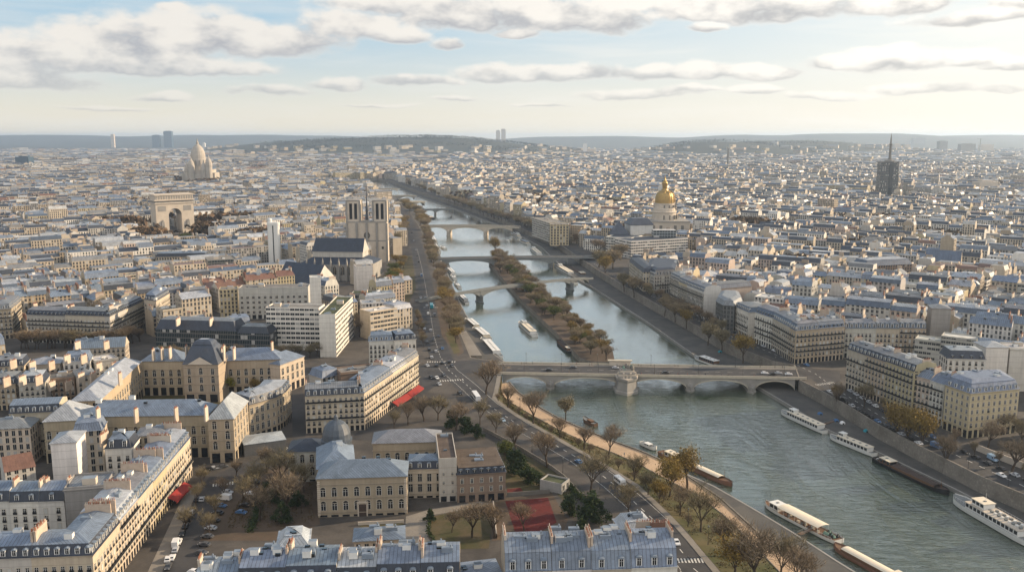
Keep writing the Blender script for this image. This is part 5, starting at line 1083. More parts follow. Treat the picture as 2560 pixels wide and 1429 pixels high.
# far towers, each its own thing
FAR = [(408, 428, 328, 364, 'glass_blue', 'dark blue slab tower on the left skyline, tallest there', 'tower'), (379, 398, 338, 364, 'glass_blue', 'shorter dark blue tower beside the tallest left skyline slab', 'tower'),
       (276, 284, 336, 356, 'stone_pale', 'thin pale tower on the far left skyline', 'tower'), (37, 70, 392, 420, 'glass_blue', 'squat blue glass block at far left', 'office'), (505, 512, 358, 384, 'white_paint', 'white slab just right of the big basilica dome', 'tower'),
       (1240, 1250, 326, 345, 'stone_pale', 'left one of two towers on the wooded ridge', 'tower'), (1253, 1264, 323, 345, 'stone_pale', 'taller right one of two towers on the wooded ridge', 'tower'),
       (1008, 1060, 362, 386, 'glass_blue', 'wide blue glass office block far up the river', 'office'), (1074, 1093, 360, 390, 'steel', 'grey tower far up the river below the ridge', 'tower'), (1096, 1143, 372, 388, 'stone_grey', 'broad pale block right of the grey far tower', 'office'),
       (1458, 1468, 360, 392, 'white_paint', 'slender white tower in the central haze', 'tower'), (1468, 1491, 374, 392, 'stone_pale', 'pale block at the foot of the slender white tower', 'office'), (1392, 1405, 366, 386, 'stone_grey', 'grey tower left of the slender white one', 'tower'),
       (1818, 1824, 371, 424, 'stone_dark', 'thin dark chimney stack before the wooded hill', 'chimney'), (2283, 2314, 345, 368, 'stone_grey', 'wide hazy grey slab right of the spire tower', 'tower'), (2350, 2370, 353, 385, 'stone_grey', 'hazy tower second to the right of the spire tower', 'tower'),
       (2404, 2440, 360, 388, 'stone_grey', 'hazy square block beside the construction crane', 'tower'), (2236, 2252, 360, 388, 'stone_pale', 'pale hazy tower right behind the spire', 'tower'), (2262, 2276, 362, 386, 'stone_pale', 'pale hazy tower beside the wide grey slab', 'tower'),
       (2455, 2485, 362, 385, 'stone_pale', 'low hazy block right of the construction crane', 'office'), (2450, 2496, 455, 488, 'stone_pale', 'pale hotel block near the right picture edge', 'hotel'), (1910, 1932, 474, 505, 'glass_blue', 'dark blue glazed office among pale roofs', 'office')]
for (a, b_, t1, t0, mt, lb, ct) in FAR:
    y = min(at((a + b_) / 2, t0)[1], 12000.0); x0, z1 = at_depth(a, t1, y); x1, _ = at_depth(b_, t1, y); d = min((x1 - x0) * 0.8, 60); mb = MB()
    if ct == 'chimney': mb.lathe((x0 + x1) / 2, y, [((x1 - x0) / 2, -1), ((x1 - x0) / 2.6, z1)], 10, mt)
    else: mb.box(x0, x1, y, y + d, -1, z1, mt); mb.box(x0 + (x1 - x0) * .2, x1 - (x1 - x0) * .2, y + d * .2, y + d * .8, z1, z1 + 4, mt)
    nb = 5
    o = mb.build({'tower': 'tower', 'office': 'office_block', 'chimney': 'chimney_stack', 'hotel': 'hotel_block'}[ct], None); tag(o, lb, ct); exclude([(x0 - 8, y - 8), (x1 + 8, y - 8), (x1 + 8, y + d + 8), (x0 - 8, y + d + 8)])
y = at(2452, 386)[1]; k_ = y / FPX; xm, zt = at_depth(2452, 347, y); cr = thing('tower_crane', 'thin tower crane on the hazy right skyline', 'crane', (xm, y, 0))
mb = MB(); mb.tube((xm, y, 0), (xm, y, zt), 2.0 * k_ / 2, 2.0 * k_ / 2, 4, 'steel'); mb.build('mast', cr, (xm, y, 0)); mb = MB(); mb.tube((xm - 9 * k_, y, zt), (xm + 5 * k_, y, zt - 2), 1.2, 1.2, 4, 'steel'); mb.build('jib', cr, (xm, y, 0))

# ------------------------------------------------------------------ bridges
def bridge(name, label, pA, pB, width, ztop, piers, spring, crown, mat='stone_grey', deckmat='asphalt', rise=0.0, par=1.0, pw=3.4, thick=1.1, pave=3.0, cut=2.6, ends=(0.0, 1.0), n=16, parmat=None, camber=None):
    A, B_ = Vector(pA), Vector(pB); L = (B_ - A).length; ang = math.atan2(B_.y - A.y, B_.x - A.x)
    br = thing(name, label, 'bridge', (A.x, A.y, 0), ang); h2 = width / 2
    zt = lambda x: ztop + rise * (1 - (2 * x / L - 1) ** 2)
    mb = MB(); N = 24
    for k in range(N):
        x0, x1 = L * k / N, L * (k + 1) / N; z0, z1 = zt(x0), zt(x1)
        mb.face([(x0, -h2 + pave, z0), (x1, -h2 + pave, z1), (x1, h2 - pave, z1), (x0, h2 - pave, z0)], deckmat)
        for s_ in (-1, 1):
            a, b_ = sorted((s_ * (h2 - pave), s_ * (h2 - 0.02))); mb.face([(x0, a, z0 + .14), (x1, a, z1 + .14), (x1, b_, z1 + .14), (x0, b_, z0 + .14)], 'pavement_light')
            q = [(x0, s_ * (h2 - pave), z0), (x1, s_ * (h2 - pave), z1), (x1, s_ * (h2 - pave), z1 + .14), (x0, s_ * (h2 - pave), z0 + .14)]; mb.face(q, 'pavement_light')
    for k in range(int(L / 7)): mb.box(k * 7, k * 7 + 3, -0.09, 0.09, zt(k * 7) - 0.1, zt(k * 7) + 0.012 + 0.002, 'line_paint') if deckmat == 'asphalt' and rise < 0.5 else None
    mb.build('deck', br)
    xs = [L * ends[0]] + [L * p for p in piers] + [L * ends[1]]
    for a, b_ in zip(xs[:-1], xs[1:]):
        mb = MB(); a_ = a + (pw / 2 if a != xs[0] else 0); c_ = b_ - (pw / 2 if b_ != xs[-1] else 0); cz = crown + rise * 0.9
        bot = lambda x: spring + (min(cz, zt((a_ + c_) / 2) - thick) - spring) * math.sqrt(max(0, 1 - (2 * (x - a_) / (c_ - a_) - 1) ** 2))
        for k in range(n):
            t0, t1 = [0.5 - 0.5 * math.cos(math.pi * q / n) for q in (k, k + 1)]
            x0, x1 = a_ + (c_ - a_) * t0, a_ + (c_ - a_) * t1
            for s_ in (-1, 1):
                y = s_ * (h2 - 0.3); q = [(x0, y, bot(x0)), (x1, y, bot(x1)), (x1, y, zt(x1) - 0.45), (x0, y, zt(x0) - 0.45)]; mb.face(q if s_ < 0 else q[::-1], mat)
                y2 = s_ * (h2 - 0.1); q = [(x0, y2, bot(x0)), (x1, y2, bot(x1)), (x1, y2, bot(x1) + 0.7), (x0, y2, bot(x0) + 0.7)]; mb.face(q if s_ < 0 else q[::-1], 'stone_trim' if mat.startswith('stone') else mat)
            mb.face([(x0, -h2 + .1, bot(x0)), (x0, h2 - .1, bot(x0)), (x1, h2 - .1, bot(x1)), (x1, -h2 + .1, bot(x1))], mat)
        mb.build('arch', br)
    for p in piers:
        x = L * p; mb = MB(); y0 = h2 + cut
        q = [(x - pw / 2, -h2), (x, -y0), (x + pw / 2, -h2), (x + pw / 2, h2), (x, y0), (x - pw / 2, h2)]
        sweep(mb, q, [(-0.5, WATER - 2), (-0.5, WATER + 1.0), (0, WATER + 1.2), (0, spring + 2.0), (0.25, spring + 2.2), (1.0, spring + 3.4)], mat, (0.3, 0.3, 0.3), mat)
        mb.box(x - pw / 2, x + pw / 2, -h2 + 0.12, h2 - 0.12, spring, zt(x) - 0.5, mat); mb.build('pier', br)
    for s_ in (-1, 1):
        mb = MB(); y0, y1 = sorted((s_ * h2, s_ * (h2 - 0.5)))
        for k in range(N):
            x0, x1 = L * k / N, L * (k + 1) / N; z0, z1 = zt(x0), zt(x1)
            for (ya, yb_, za, zb) in ((y0 - .25, y1 + .25, -0.45, 0.16), (y0, y1, 0.16, par)):
                P0 = [(x0, ya, z0 + za), (x1, ya, z1 + za), (x1, yb_, z1 + za), (x0, yb_, z0 + za)]; P1_ = [(x0, ya, z0 + zb), (x1, ya, z1 + zb), (x1, yb_, z1 + zb), (x0, yb_, z0 + zb)]; mm = parmat or 'stone_trim'
                mb.face([P0[0], P0[1], P1_[1], P1_[0]], mm); mb.face([P0[2], P0[3], P1_[3], P1_[2]], mm); mb.face(P1_, mm); mb.face(P0[::-1], mm)
        mb.build('parapet', br)
    return br, L, ang
p0, p1 = at(1238, 919, 1), at(2003, 932, 1)
BR1, BL, BA = bridge('stone_bridge', 'wide grey stone road bridge with flat arches and a monument on its middle pier', p0, p1, 25, 0.75, (0.185, 0.43, 0.635, 0.83), -6.5, -1.1, ends=(0.03, 0.965), pave=4.2, par=1.1, pw=4.2, cut=3.2)
# monument pier on the near side
mb = MB(); x = BL * 0.43
sweep(mb, [(x - 6.5, -11.5), (x - 5.5, -19), (x, -23.5), (x + 5.5, -19), (x + 6.5, -11.5)], [(-1.2, WATER - 2), (-1.0, WATER + 1.5), (-0.2, WATER + 2), (0.4, -1), (0.2, 0), (-0.5, 0.2), (-0.5, 1.4)], 'stone_grey', (0.3, 0.3, 0.3), 'stone_pale')
for k in range(5): mb.box(x - 5.6 + .5 * k, x + 5.6 - .5 * k, -20.5 + 0.7 * k, -12.7, 1.4 + 1.0 * k + .003, 2.4 + 1.0 * k, 'stone_pale' if k % 2 else 'stone_grey')
r = random.Random(4)
for k in range(16):
    cx_, cy2 = x + r.uniform(-3.5, 3.5), -14 - r.uniform(0, 3.5); hh = 6.2 + r.uniform(0, 2.0); mb.lathe(cx_, cy2, [(1.1, 5.5), (1.3, hh - 1), (0.7, hh), (0.2, hh + 0.7)], 6, 'copper_green' if k % 3 == 0 else 'stone_dark')
for k in range(9): th = math.pi * k / 8; mb.box(x + 5.3 * math.cos(th) - 0.5, x + 5.3 * math.cos(th) + 0.5, -16.2 - 4.2 * math.sin(th) - .5, -16.2 - 4.2 * math.sin(th) + .5, 1.42, 3.2 + (k % 2) * 1.4, 'stone_pale')
mb.build('monument', BR1); mb = MB(); mb.box(x - 9, x + 4, 11.0, 13.2, 0.9, 3.6, 'stone_pale'); mb.box(x - 10, x + 5, 10.6, 13.6, 3.603, 4.1, 'stone_trim', bottom=True)
mb.build('bastion', BR1)
bridge('footbridge', 'slim arched metal footbridge with a masonry pier on the island', at(1042, 752, 1.0), at(1478, 694, 1.0), 6, 0.4, (0.325, 0.60, 0.86), -4.0, -0.4, 'steel', 'quay_stone', rise=3.0, par=1.15, pw=2.2, thick=0.45, pave=0.35, ends=(0.16, 0.97), parmat='steel')
bridge('flat_bridge', 'flat grey steel road bridge crossing the island tip', at(1088, 650, 1.5), at(1487, 645, 1.5), 17, 2.6, (0.36, 0.72,), -4.5, 0.6, 'steel', rise=0.8, pave=3, pw=3.0, ends=(0.04, 0.82), parmat='steel', thick=1.6)
bridge('arched_bridge', 'pale stone bridge with three shallow arches upstream of the flat steel bridge', at(1052, 571, 1.5), at(1300, 574, 1.5), 20, 5.0, (0.29, 0.66), -2.5, 2.8, 'stone_pale', rise=1.6, pave=3.5, pw=4.5, ends=(0.07, 0.93), thick=1.4)
bridge('footbridge', 'thin dark footbridge just upstream of the three-arched stone bridge', at(1010, 526, 2), at(1135, 523, 2), 9, 1.8, (0.35, 0.62), -4, 0, 'steel', rise=1.0, par=1.2, pw=2.5, ends=(0.05, 0.95), parmat='steel')
bridge('stone_bridge', 'dark distant bridge with trees at both ends, fourth upstream', at(985, 507, 3), at(1062, 504, 3), 16, 3.0, (0.35, 0.65), -5, 1, 'stone_grey', rise=1.0, ends=(0.05, 0.95))
bridge('stone_bridge', 'far stone bridge behind the cathedral towers', at(930, 492, 3), at(1040, 490, 3), 18, 3.4, (0.3, 0.6), -5, 1, 'stone_grey', rise=1.5, ends=(0.05, 0.95))
bridge('stone_bridge', 'farthest visible bridge where the river bends away', at(880, 474, 3), at(1000, 473, 3), 18, 4.0, (0.3, 0.6), -5, 1.4, 'stone_pale', rise=1.5, ends=(0.05, 0.95))
# ------------------------------------------------------------------ boats
def hull_mesh(L, Wd, mat, band, free=1.5, deckmat='timber', bowrise=0.9):
    """lofted hull, bow at +x"""
    mb = MB(); S = []
    for k in range(15):
        t = k / 14.0; x = -L / 2 + L * t
        w = Wd / 2 * (0.80 + 0.2 * min(1, t / 0.12)) * (1.0 if t < 0.72 else math.sqrt(max(0.0, 1 - ((t - 0.72) / 0.281) ** 2))); w = max(w, 0.05)
        zd = free + bowrise * max(0, (t - 0.7) / 0.3) ** 2 + 0.25 * max(0, (0.12 - t) / 0.12)
        S.append([(x, -w, zd), (x, -w * 0.98, zd * 0.62), (x, -w * 0.93, 0.25), (x, -w * 0.72, -0.8), (x, w * 0.72, -0.8), (x, w * 0.93, 0.25), (x, w * 0.98, zd * 0.62), (x, w, zd)])
    for a, b_ in zip(S[:-1], S[1:]):
        for i in range(7):
            mb.face([a[i], a[i + 1], b_[i + 1], b_[i]], band if i in (1, 5, 2, 4) and i in (2, 4) else mat)
        ai, bi = a, b_; dz = -0.35
        mb.face([(a[0][0], a[0][1] * .97, a[0][2] + dz), (b_[0][0], b_[0][1] * .97, b_[0][2] + dz), (b_[7][0], b_[7][1] * .97, b_[7][2] + dz), (a[7][0], a[7][1] * .97, a[7][2] + dz)], deckmat)
        for i in (0, 7):
            q = [a[i], b_[i], (b_[i][0], b_[i][1] * .96, b_[i][2] - .36), (a[i][0], a[i][1] * .96, a[i][2] - .36)]; mb.face(q if i == 0 else q[::-1], mat)
    mb.face(S[0], mat); return mb
def boat(label, bow, stern, style, Wd=5.2, name='boat', h=WATER, group=None, cat='boat'):
    A, B_ = Vector(at(bow[0], bow[1], h)), Vector(at(stern[0], stern[1], h)); L = (A - B_).length; ang = math.atan2(A.y - B_.y, A.x - B_.x); c = (A + B_) / 2
    r = random.Random(int(bow[0] * 7 + bow[1]))
    b = thing(name, label, cat, (c.x, c.y, h), ang, group)
    white = style in ('tour', 'canopy', 'ferry', 'house', 'small'); dark = 'iron' if style != 'red' else 'brick'
    hm = 'white_paint' if white else ('timber' if style == 'wood' else ('brick' if style == 'red' else 'iron'))
    hull_mesh(L, Wd, hm, 'iron' if white or style == 'barge' else 'brick', 1.5 if style != 'ferry' else 2.3, 'timber' if style in ('canopy', 'red') else ('dark_timber' if style == 'barge' else 'steel')).build('hull', b)
    fb = 1.2 if style != 'ferry' else 2.0
    def cabin(x0, x1, w, z0, z1, roofm, nm='cabin', wall='white_paint', over=0.25, glassy=True):
        mb = MB(); mb.box(x0, x1, -w / 2, w / 2, z0, z1, wall); o = mb.build(nm, b)
        if glassy:
            mb = MB(); n = max(2, int((x1 - x0) / 2.0)); 
            for k in range(n):
                xa = x0 + (x1 - x0) * (k + 0.12) / n; xb = x0 + (x1 - x0) * (k + 0.88) / n
                for s_ in (-1, 1): a_, b2 = sorted((s_ * w / 2, s_ * (w / 2 + 0.05))); mb.box(xa, xb, a_, b2, z0 + (z1 - z0) * 0.3, z1 - 0.25, 'glass')
            mb.box(x1, x1 + .05, -w / 2 + .3, w / 2 - .3, z0 + (z1 - z0) * .35, z1 - .25, 'glass'); mb.build('window_band', o)
        mb = MB(); mb.box(x0 - over, x1 + over, -w / 2 - over, w / 2 + over, z1 + .003, z1 + 0.2, roofm, bottom=True); 
        for k in range(int((x1 - x0) / 4)): mb.box(x0 + 2 + 4 * k, x0 + 2.9 + 4 * k, -0.5, 0.5, z1 + .2, z1 + 0.42, 'steel')
        mb.build('roof', o); return o
    def rail(x0, x1, w, z):
        mb = MB()
        for s_ in (-1, 1):
            mb.tube((x0, s_ * w / 2, z + 0.9), (x1, s_ * w / 2, z + 0.9), 0.05, 0.05, 4, 'white_paint')
            for k in range(int((x1 - x0) / 1.6) + 1): mb.tube((x0 + 1.6 * k, s_ * w / 2, z), (x0 + 1.6 * k, s_ * w / 2, z + 0.9), 0.04, 0.04, 4, 'white_paint')
        mb.build('rail', b)
    if style == 'tour':
        cabin(-L * .40, L * .28, Wd * .78, fb, fb + 2.2, 'canvas'); cabin(L * .16, L * .26, Wd * .5, fb + 2.4, fb + 4.0, 'white_paint', 'wheelhouse'); rail(L * .3, L * .44, Wd * .5, fb)
    elif style == 'ferry':
        cabin(-L * .38, L * .25, Wd * .84, fb, fb + 2.3, 'stone_pale'); cabin(L * .05, L * .2, Wd * .6, fb + 2.5, fb + 4.6, 'canvas', 'wheelhouse'); rail(-L * .38, L * .04, Wd * .8, fb + 2.5); rail(L * .27, L * .42, Wd * .55, fb + .4)
        mb = MB(); mb.tube((L * .1, 0, fb + 4.6), (L * .1, 0, fb + 8.5), 0.1, 0.05, 5, 'white_paint'); mb.build('mast', b)
        mb = MB()
        for k in range(9):
            x = -L * .35 + k * L * .042; 
            for s_ in (-1, 1): mb.box(x - .5, x + .5, s_ * 1.2 - .5, s_ * 1.2 + .5, fb + 2.52, fb + 3.2, 'white_paint' if k % 2 else 'steel')
        mb.build('deck_seat', b)
    elif style == 'canopy':
        cabin(L * .26, L * .38, Wd * .7, fb, fb + 2.3, 'white_paint', 'wheelhouse')
        mb = MB(); n = 6
        for k in range(n):
            a0, a1 = [Wd * .5 * (2 * q / n - 1) for q in (k, k + 1)]; z_ = lambda y: fb + 2.9 - 0.5 * (y / (Wd * .5)) ** 2
            mb.face([(-L * .30, a0, z_(a0)), (L * .25, a0, z_(a0)), (L * .25, a1, z_(a1)), (-L * .30, a1, z_(a1))], 'canvas')
        for k in range(8):
            for s_ in (-1, 1): mb.tube((-L * .29 + k * L * .075, s_ * Wd * .46, fb - .3), (-L * .29 + k * L * .075, s_ * Wd * .46, fb + 2.45), .06, .06, 4, 'white_paint')
        mb.build('canopy', b)
        mb = MB()
        for k in range(26): x, y = r.uniform(-L * .28, L * .22), r.uniform(-Wd * .32, Wd * .32); s_ = r.uniform(.3, .7); mb.box(x - s_, x + s_, y - s_ * .6, y + s_ * .6, fb - .2, fb + r.uniform(.3, .9), r.choice(['timber', 'brick', 'canvas', 'steel']))
        mb.build('deck_furniture', b); rail(-L * .46, -L * .31, Wd * .8, fb)
        mb = MB()
        for k in range(14): x, y = r.uniform(-L * .46, -L * .33), r.uniform(-Wd * .3, Wd * .3); mb.lathe(x, y, [(.5, fb - .2), (.7, fb + .6), (.2, fb + 1.3)], 5, 'copper_green' if k % 2 else 'iron')
        mb.build('planter', b)
    elif style == 'barge' or style == 'red':
        mb = MB(); n = 5; w = Wd * .74
        for k in range(n):
            a0, a1 = [w / 2 * (2 * q / n - 1) for q in (k, k + 1)]; z_ = lambda y: fb + 1.5 - .45 * (2 * y / w) ** 2
            mb.face([(-L * .22, a0, z_(a0)), (L * .36, a0, z_(a0)), (L * .36, a1, z_(a1)), (-L * .22, a1, z_(a1))], 'dark_timber' if style == 'barge' else 'canvas')
        for s_ in (-1, 1): q = [(-L * .22, s_ * w / 2, fb - .3), (L * .36, s_ * w / 2, fb - .3), (L * .36, s_ * w / 2, fb + 1.05), (-L * .22, s_ * w / 2, fb + 1.05)]; mb.face(q if s_ < 0 else q[::-1], 'timber')
        mb.face([(-L * .22, -w / 2, fb - .3), (-L * .22, w / 2, fb - .3), (-L * .22, w / 2, fb + 1.05), (-L * .22, 0, fb + 1.5), (-L * .22, -w / 2, fb + 1.05)][::-1], 'timber'); mb.build('hatch_cover', b)
        cabin(-L * .40, -L * .25, Wd * .66, fb - .2, fb + 2.0, 'canvas', 'wheelhouse', 'timber' if style == 'barge' else 'white_paint')
        mb = MB(); mb.tube((L * .4, 0, fb), (L * .4, 0, fb + 5), .1, .06, 5, 'timber'); mb.build('mast', b)
        mb = MB()
        for k in range(8): x = -L * .44 + r.uniform(-1, 1); y = r.uniform(-Wd * .3, Wd * .3); mb.box(x - .4, x + .4, y - .4, y + .4, fb - .3, fb + .5, r.choice(['white_paint', 'timber', 'steel']))
        mb.build('deck_gear', b)
    elif style == 'house':
        cabin(-L * .36, L * .24, Wd * .74, fb - .1, fb + 2.3, r.choice(['white_paint', 'zinc_plain', 'canvas']), 'cabin', r.choice(['white_paint', 'timber', 'canvas'])); rail(L * .26, L * .40, Wd * .5, fb)
        if r.random() < .5: cabin(-L * .3, L * .0, Wd * .5, fb + 2.5, fb + 4.2, 'white_paint', 'upper_cabin')
    elif style in ('small', 'wood'):
        cabin(-L * .2, L * .12, Wd * .6, fb - .5, fb + .7, 'white_paint' if style == 'small' else 'timber', 'cabin', 'white_paint' if style == 'small' else 'timber')
    return b
boat('white tour boat with long cream roof, first moored above the right quay near the bridge', (1953, 1032), (2064, 1083), 'tour', 6.0, 'tour_boat')
boat('white and red tour boat with beige canopy roof, just before the long black barge', (2075, 1094), (2187, 1140), 'tour', 5.2, 'tour_boat')
boat('long black barge with brown hatch cover and a tan awning', (2372, 1238), (2190, 1150), 'barge', 6.2, 'barge')
boat('large white ferry with upper deck seats, cut off by the right picture edge', (2384, 1250), (2590, 1368), 'ferry', 8.5, 'ferry')
boat('white party boat with a long cream canopy moored at the left quay', (1913, 1262), (2098, 1358), 'canopy', 6.2, 'party_boat')
boat('red-bowed barge with ribbed beige cover cut off by the bottom edge', (2085, 1368), (2290, 1480), 'red', 5.6, 'barge')
boat('old brown barge with white covers moored below the sandy path', (1830, 1216), (1652, 1134), 'red', 5.2, 'barge')
boat('small white boat moored below the willow trees', (1640, 1126), (1604, 1110), 'small', 3.6, 'small_boat')
boat('small brown wooden boat by the path near the stone bridge', (1460, 1050), (1490, 1066), 'wood', 3.2, 'small_boat')

boat('white tour boat under way in the middle of the channel', (1300, 808), (1337, 842), 'tour', 6.5, 'tour_boat')
boat('dark flat barge moored against the island', (1396, 855), (1428, 884), 'barge', 6.0, 'barge')
boat('white boat with flat roof at the right quay just behind the stone bridge', (1738, 896), (1800, 918), 'house', 6, 'houseboat')
for k, (bw, st, sty, w, lb) in enumerate([((1166, 800), (1196, 826), 'house', 6, 'white houseboat, upstream end of the terrace quay'), ((1186, 822), (1222, 852), 'house', 7, 'domed white houseboat in the middle of the terrace quay'), ((1206, 848), (1248, 896), 'house', 7, 'large white houseboat next to the stone bridge'),
    ((1138, 708), (1150, 722), 'small', 4.5, 'small white boat just below the arched footbridge'), ((1130, 690), (1138, 700), 'small', 5, 'small white boat moored above the arched footbridge'), ((1118, 672), (1136, 690), 'house', 5, 'brown houseboat between the footbridge and the flat bridge'), ((1104, 655), (1124, 674), 'house', 5, 'dark houseboat just under the flat steel bridge'),
    ((1084, 612), (1098, 632), 'house', 6, 'white houseboat upstream of the flat steel bridge, left bank'), ((1078, 592), (1090, 610), 'house', 6, 'pale houseboat second upstream of the flat bridge, left bank'), ((1104, 618), (1114, 624), 'small', 6, 'small white boat out from the left bank'), ((1145, 738), (1168, 760), 'house', 5, 'houseboat with white deckhouse beside the footbridge pier'),
    ((1388, 664), (1432, 690), 'tour', 8, 'long white boat moored between the two bridges at the right quay'), ((1424, 668), (1462, 692), 'barge', 8, 'grey roofed barge inside the long white boat'), ((1412, 700), (1440, 710), 'house', 6, 'white boat at the footbridge foot, right quay'), ((1328, 622), (1350, 640), 'tour', 8, 'white boat just upstream of the flat bridge, right quay'),
    ((1300, 602), (1322, 612), 'house', 7, 'dark boat second upstream of the flat bridge, right quay'), ((1280, 584), (1300, 594), 'house', 7, 'white boat by the arched bridge, right quay'), ((1268, 602), (1272, 605), 'small', 4, 'tiny motor boat alone in mid river'), ((1058, 536), (1082, 548), 'barge', 9, 'dark barge in mid river far upstream')]):
    boat(lb, bw, st, sty, w, 'houseboat' if sty == 'house' else 'boat')
# gangways
def gangway(a, b_, label):
    A, B_ = at(a[0], a[1], QUAY), at(b_[0], b_[1], QUAY); mb = MB(); d = Vector((B_[0] - A[0], B_[1] - A[1])); M_ = Matrix.Translation((A[0], A[1], QUAY + .15)) @ Matrix.Rotation(math.atan2(d.y, d.x), 4, 'Z')
    mb.box(0, d.length, -.8, .8, 0, .15, 'timber', M=M_, bottom=True)
    for s_ in (-.8, .8): mb.box(0, d.length, s_ - .04, s_ + .04, .9, 1.0, 'steel', M=M_); [mb.box(k, k + .08, s_ - .04, s_ + .04, .15, .9, 'steel', M=M_) for k in range(int(d.length))]
    tag(mb.build('gangway'), label, 'gangway')
gangway((2062, 1060), (2090, 1050), 'wooden gangway from the right quay to the cream-roofed tour boat'); gangway((1998, 1336), (2030, 1322), 'steel gangway from the left quay to the canopied party boat')

# ------------------------------------------------------------------ cars, vans, buses
def car_proto(kind, col, name, label, cat):
    L, Wd, Ht = {'car': (4.3, 1.8, 1.45), 'van': (5.4, 2.05, 2.4), 'bus': (12, 2.6, 3.1), 'minibus': (6.6, 2.3, 2.7)}[kind]
    t_ = thing(name, label, cat); mb = MB()
    if kind == 'car': pr = [(-L / 2, .35), (-L / 2, .85), (-L * .40, .95), (-L * .30, Ht - .1), (-L * .18, Ht), (L * .10, Ht), (L * .24, .95), (L * .45, .82), (L / 2, .6), (L / 2, .35)]
    elif kind == 'van': pr = [(-L / 2, .4), (-L / 2, Ht - .1), (-L * .46, Ht), (L * .2, Ht), (L * .33, 1.25), (L * .48, 1.0), (L / 2, .7), (L / 2, .4)]
    else: pr = [(-L / 2, .4), (-L / 2, Ht - .15), (-L * .48, Ht), (L * .46, Ht), (L / 2, Ht - .9), (L / 2, .4)]
    n = len(pr)
    for s_ in (-1, 1):
        top = lambda z: (Wd / 2) * (1 - 0.13 * max(0, (z - .9) / max(.1, Ht - .9)) if kind == 'car' else 1)
        q = [(x, s_ * top(z), z) for x, z in pr]; mb.face(q if s_ > 0 else q[::-1], 'painted', None, col)
    for k in range(n):
        (x0, z0), (x1, z1) = pr[k], pr[(k + 1) % n]; mb.face([(x0, -top(z0), z0), (x0, top(z0), z0), (x1, top(z1), z1), (x1, -top(z1), z1)], 'painted', None, col)
    body = mb.build('body', t_); ch = [(body, [])]
    mb = MB()
    if kind == 'car':
        for s_ in (-1, 1):
            y = s_ * (Wd / 2 * .93 + .01); q = [(-L * .30, y, 1.0), (L * .19, y, 1.0), (L * .09, y * .96, Ht - .1), (-L * .26, y * .96, Ht - .12)]; mb.face(q if s_ < 0 else q[::-1], 'glass')
        mb.face([(L * .245, -.72, .99), (L * .245, .72, .99), (L * .115, .66, Ht - .02), (L * .115, -.66, Ht - .02)], 'glass'); mb.face([(-L * .405, .7, 1.0), (-L * .405, -.7, 1.0), (-L * .31, -.64, Ht - .1), (-L * .31, .64, Ht - .1)], 'glass')
    elif kind == 'van':
        mb.face([(L * .34, -.9, 1.3), (L * .34, .9, 1.3), (L * .21, .85, Ht - .1), (L * .21, -.85, Ht - .1)], 'glass')
        for s_ in (-1, 1): y = s_ * (Wd / 2 + .01); q = [(L * .1, y, 1.35), (L * .28, y, 1.35), (L * .2, y, Ht - .3), (L * .1, y, Ht - .3)]; mb.face(q if s_ < 0 else q[::-1], 'glass')
    else:
        for s_ in (-1, 1):
            k = int(L / 1.5)
            for i in range(k): y = s_ * (Wd / 2 + .01); xa, xb = -L * .46 + i * L * .92 / k + .1, -L * .46 + (i + 1) * L * .92 / k - .1; q = [(xa, y, 1.4), (xb, y, 1.4), (xb, y, Ht - .5), (xa, y, Ht - .5)]; mb.face(q if s_ < 0 else q[::-1], 'glass')
        mb.face([(L / 2 + .01, -Wd * .45, 1.2), (L / 2 + .01, Wd * .45, 1.2), (L / 2 - .02, Wd * .42, Ht - .8), (L / 2 - .02, -Wd * .42, Ht - .8)], 'glass')
    ch.append((mb.build('window_glass', t_), [])); 
    wm = None
    for sx_ in (-1, 1):
        for s_ in (-1, 1):
            if wm is None:
                mb = MB(); mb.tube((0, -.11, 0), (0, .11, 0), .33, .33, 10, 'rubber', cap=True); mb.tube((0, .11, 0), (0, -.112, 0), .2, .2, 8, 'steel', cap=True); w_ = mb.build('wheel', t_); wm = w_.data
            else: w_ = link('wheel', wm, t_)
            w_.location = (sx_ * L * .31, s_ * (Wd / 2 - .08), .33); ch.append((w_, []))
    mb = MB(); [mb.box(L / 2 - .05, L / 2 + .03, s_ * Wd * .36 - .18, s_ * Wd * .36 + .18, .6, .78, 'white_paint') for s_ in (-1, 1)]; ch.append((mb.build('headlight', t_), []))
    return t_, ch
CARC = {'white': (.62, .62, .62), 'silver': (.36, .37, .39), 'black': (.016, .016, .018), 'dark grey': (.06, .062, .068), 'blue': (.05, .12, .25), 'red': (.32, .03, .025), 'pale blue': (.25, .36, .48), 'teal': (.03, .22, .27)}
PROT = {}
def vehicle(kind, colr, px, py, facing, label, group=None, z=0.03, h=0.0):
    key = (kind, colr); nm = {'car': 'parked_car' if group and 'parked' in group else 'car', 'van': 'van', 'bus': 'bus', 'minibus': 'minibus'}[kind]
    p = at(px, py, h); a = facing
    if isinstance(facing, tuple): q = at(facing[0], facing[1], h); a = math.atan2(q[1] - p[1], q[0] - p[0])
    if key not in PROT:
        t_, ch = car_proto(kind, CARC[colr], nm, label, 'car' if kind == 'car' else kind); t_.location = (p[0], p[1], h + z); t_.rotation_euler = (0, 0, a); t_['label'] = label
        if group: t_['group'] = group
        PROT[key] = (t_, ch); return t_
    t_, ch = PROT[key]; o = dup(t_, ch, (p[0], p[1], h + z), a, label, group); o.name = nm
    if not group and 'group' in o: del o['group']
    return o
vehicle('car', 'pale blue', 1256, 1052, (1300, 1080), 'pale blue car alone on the quay road below the bridge')
vehicle('car', 'blue', 1446, 1156, (1400, 1130), 'blue and white car driving midway along the quay road')
vehicle('minibus', 'white', 1549, 1208, (1600, 1250), 'white minibus on the quay road beside the bare trees')
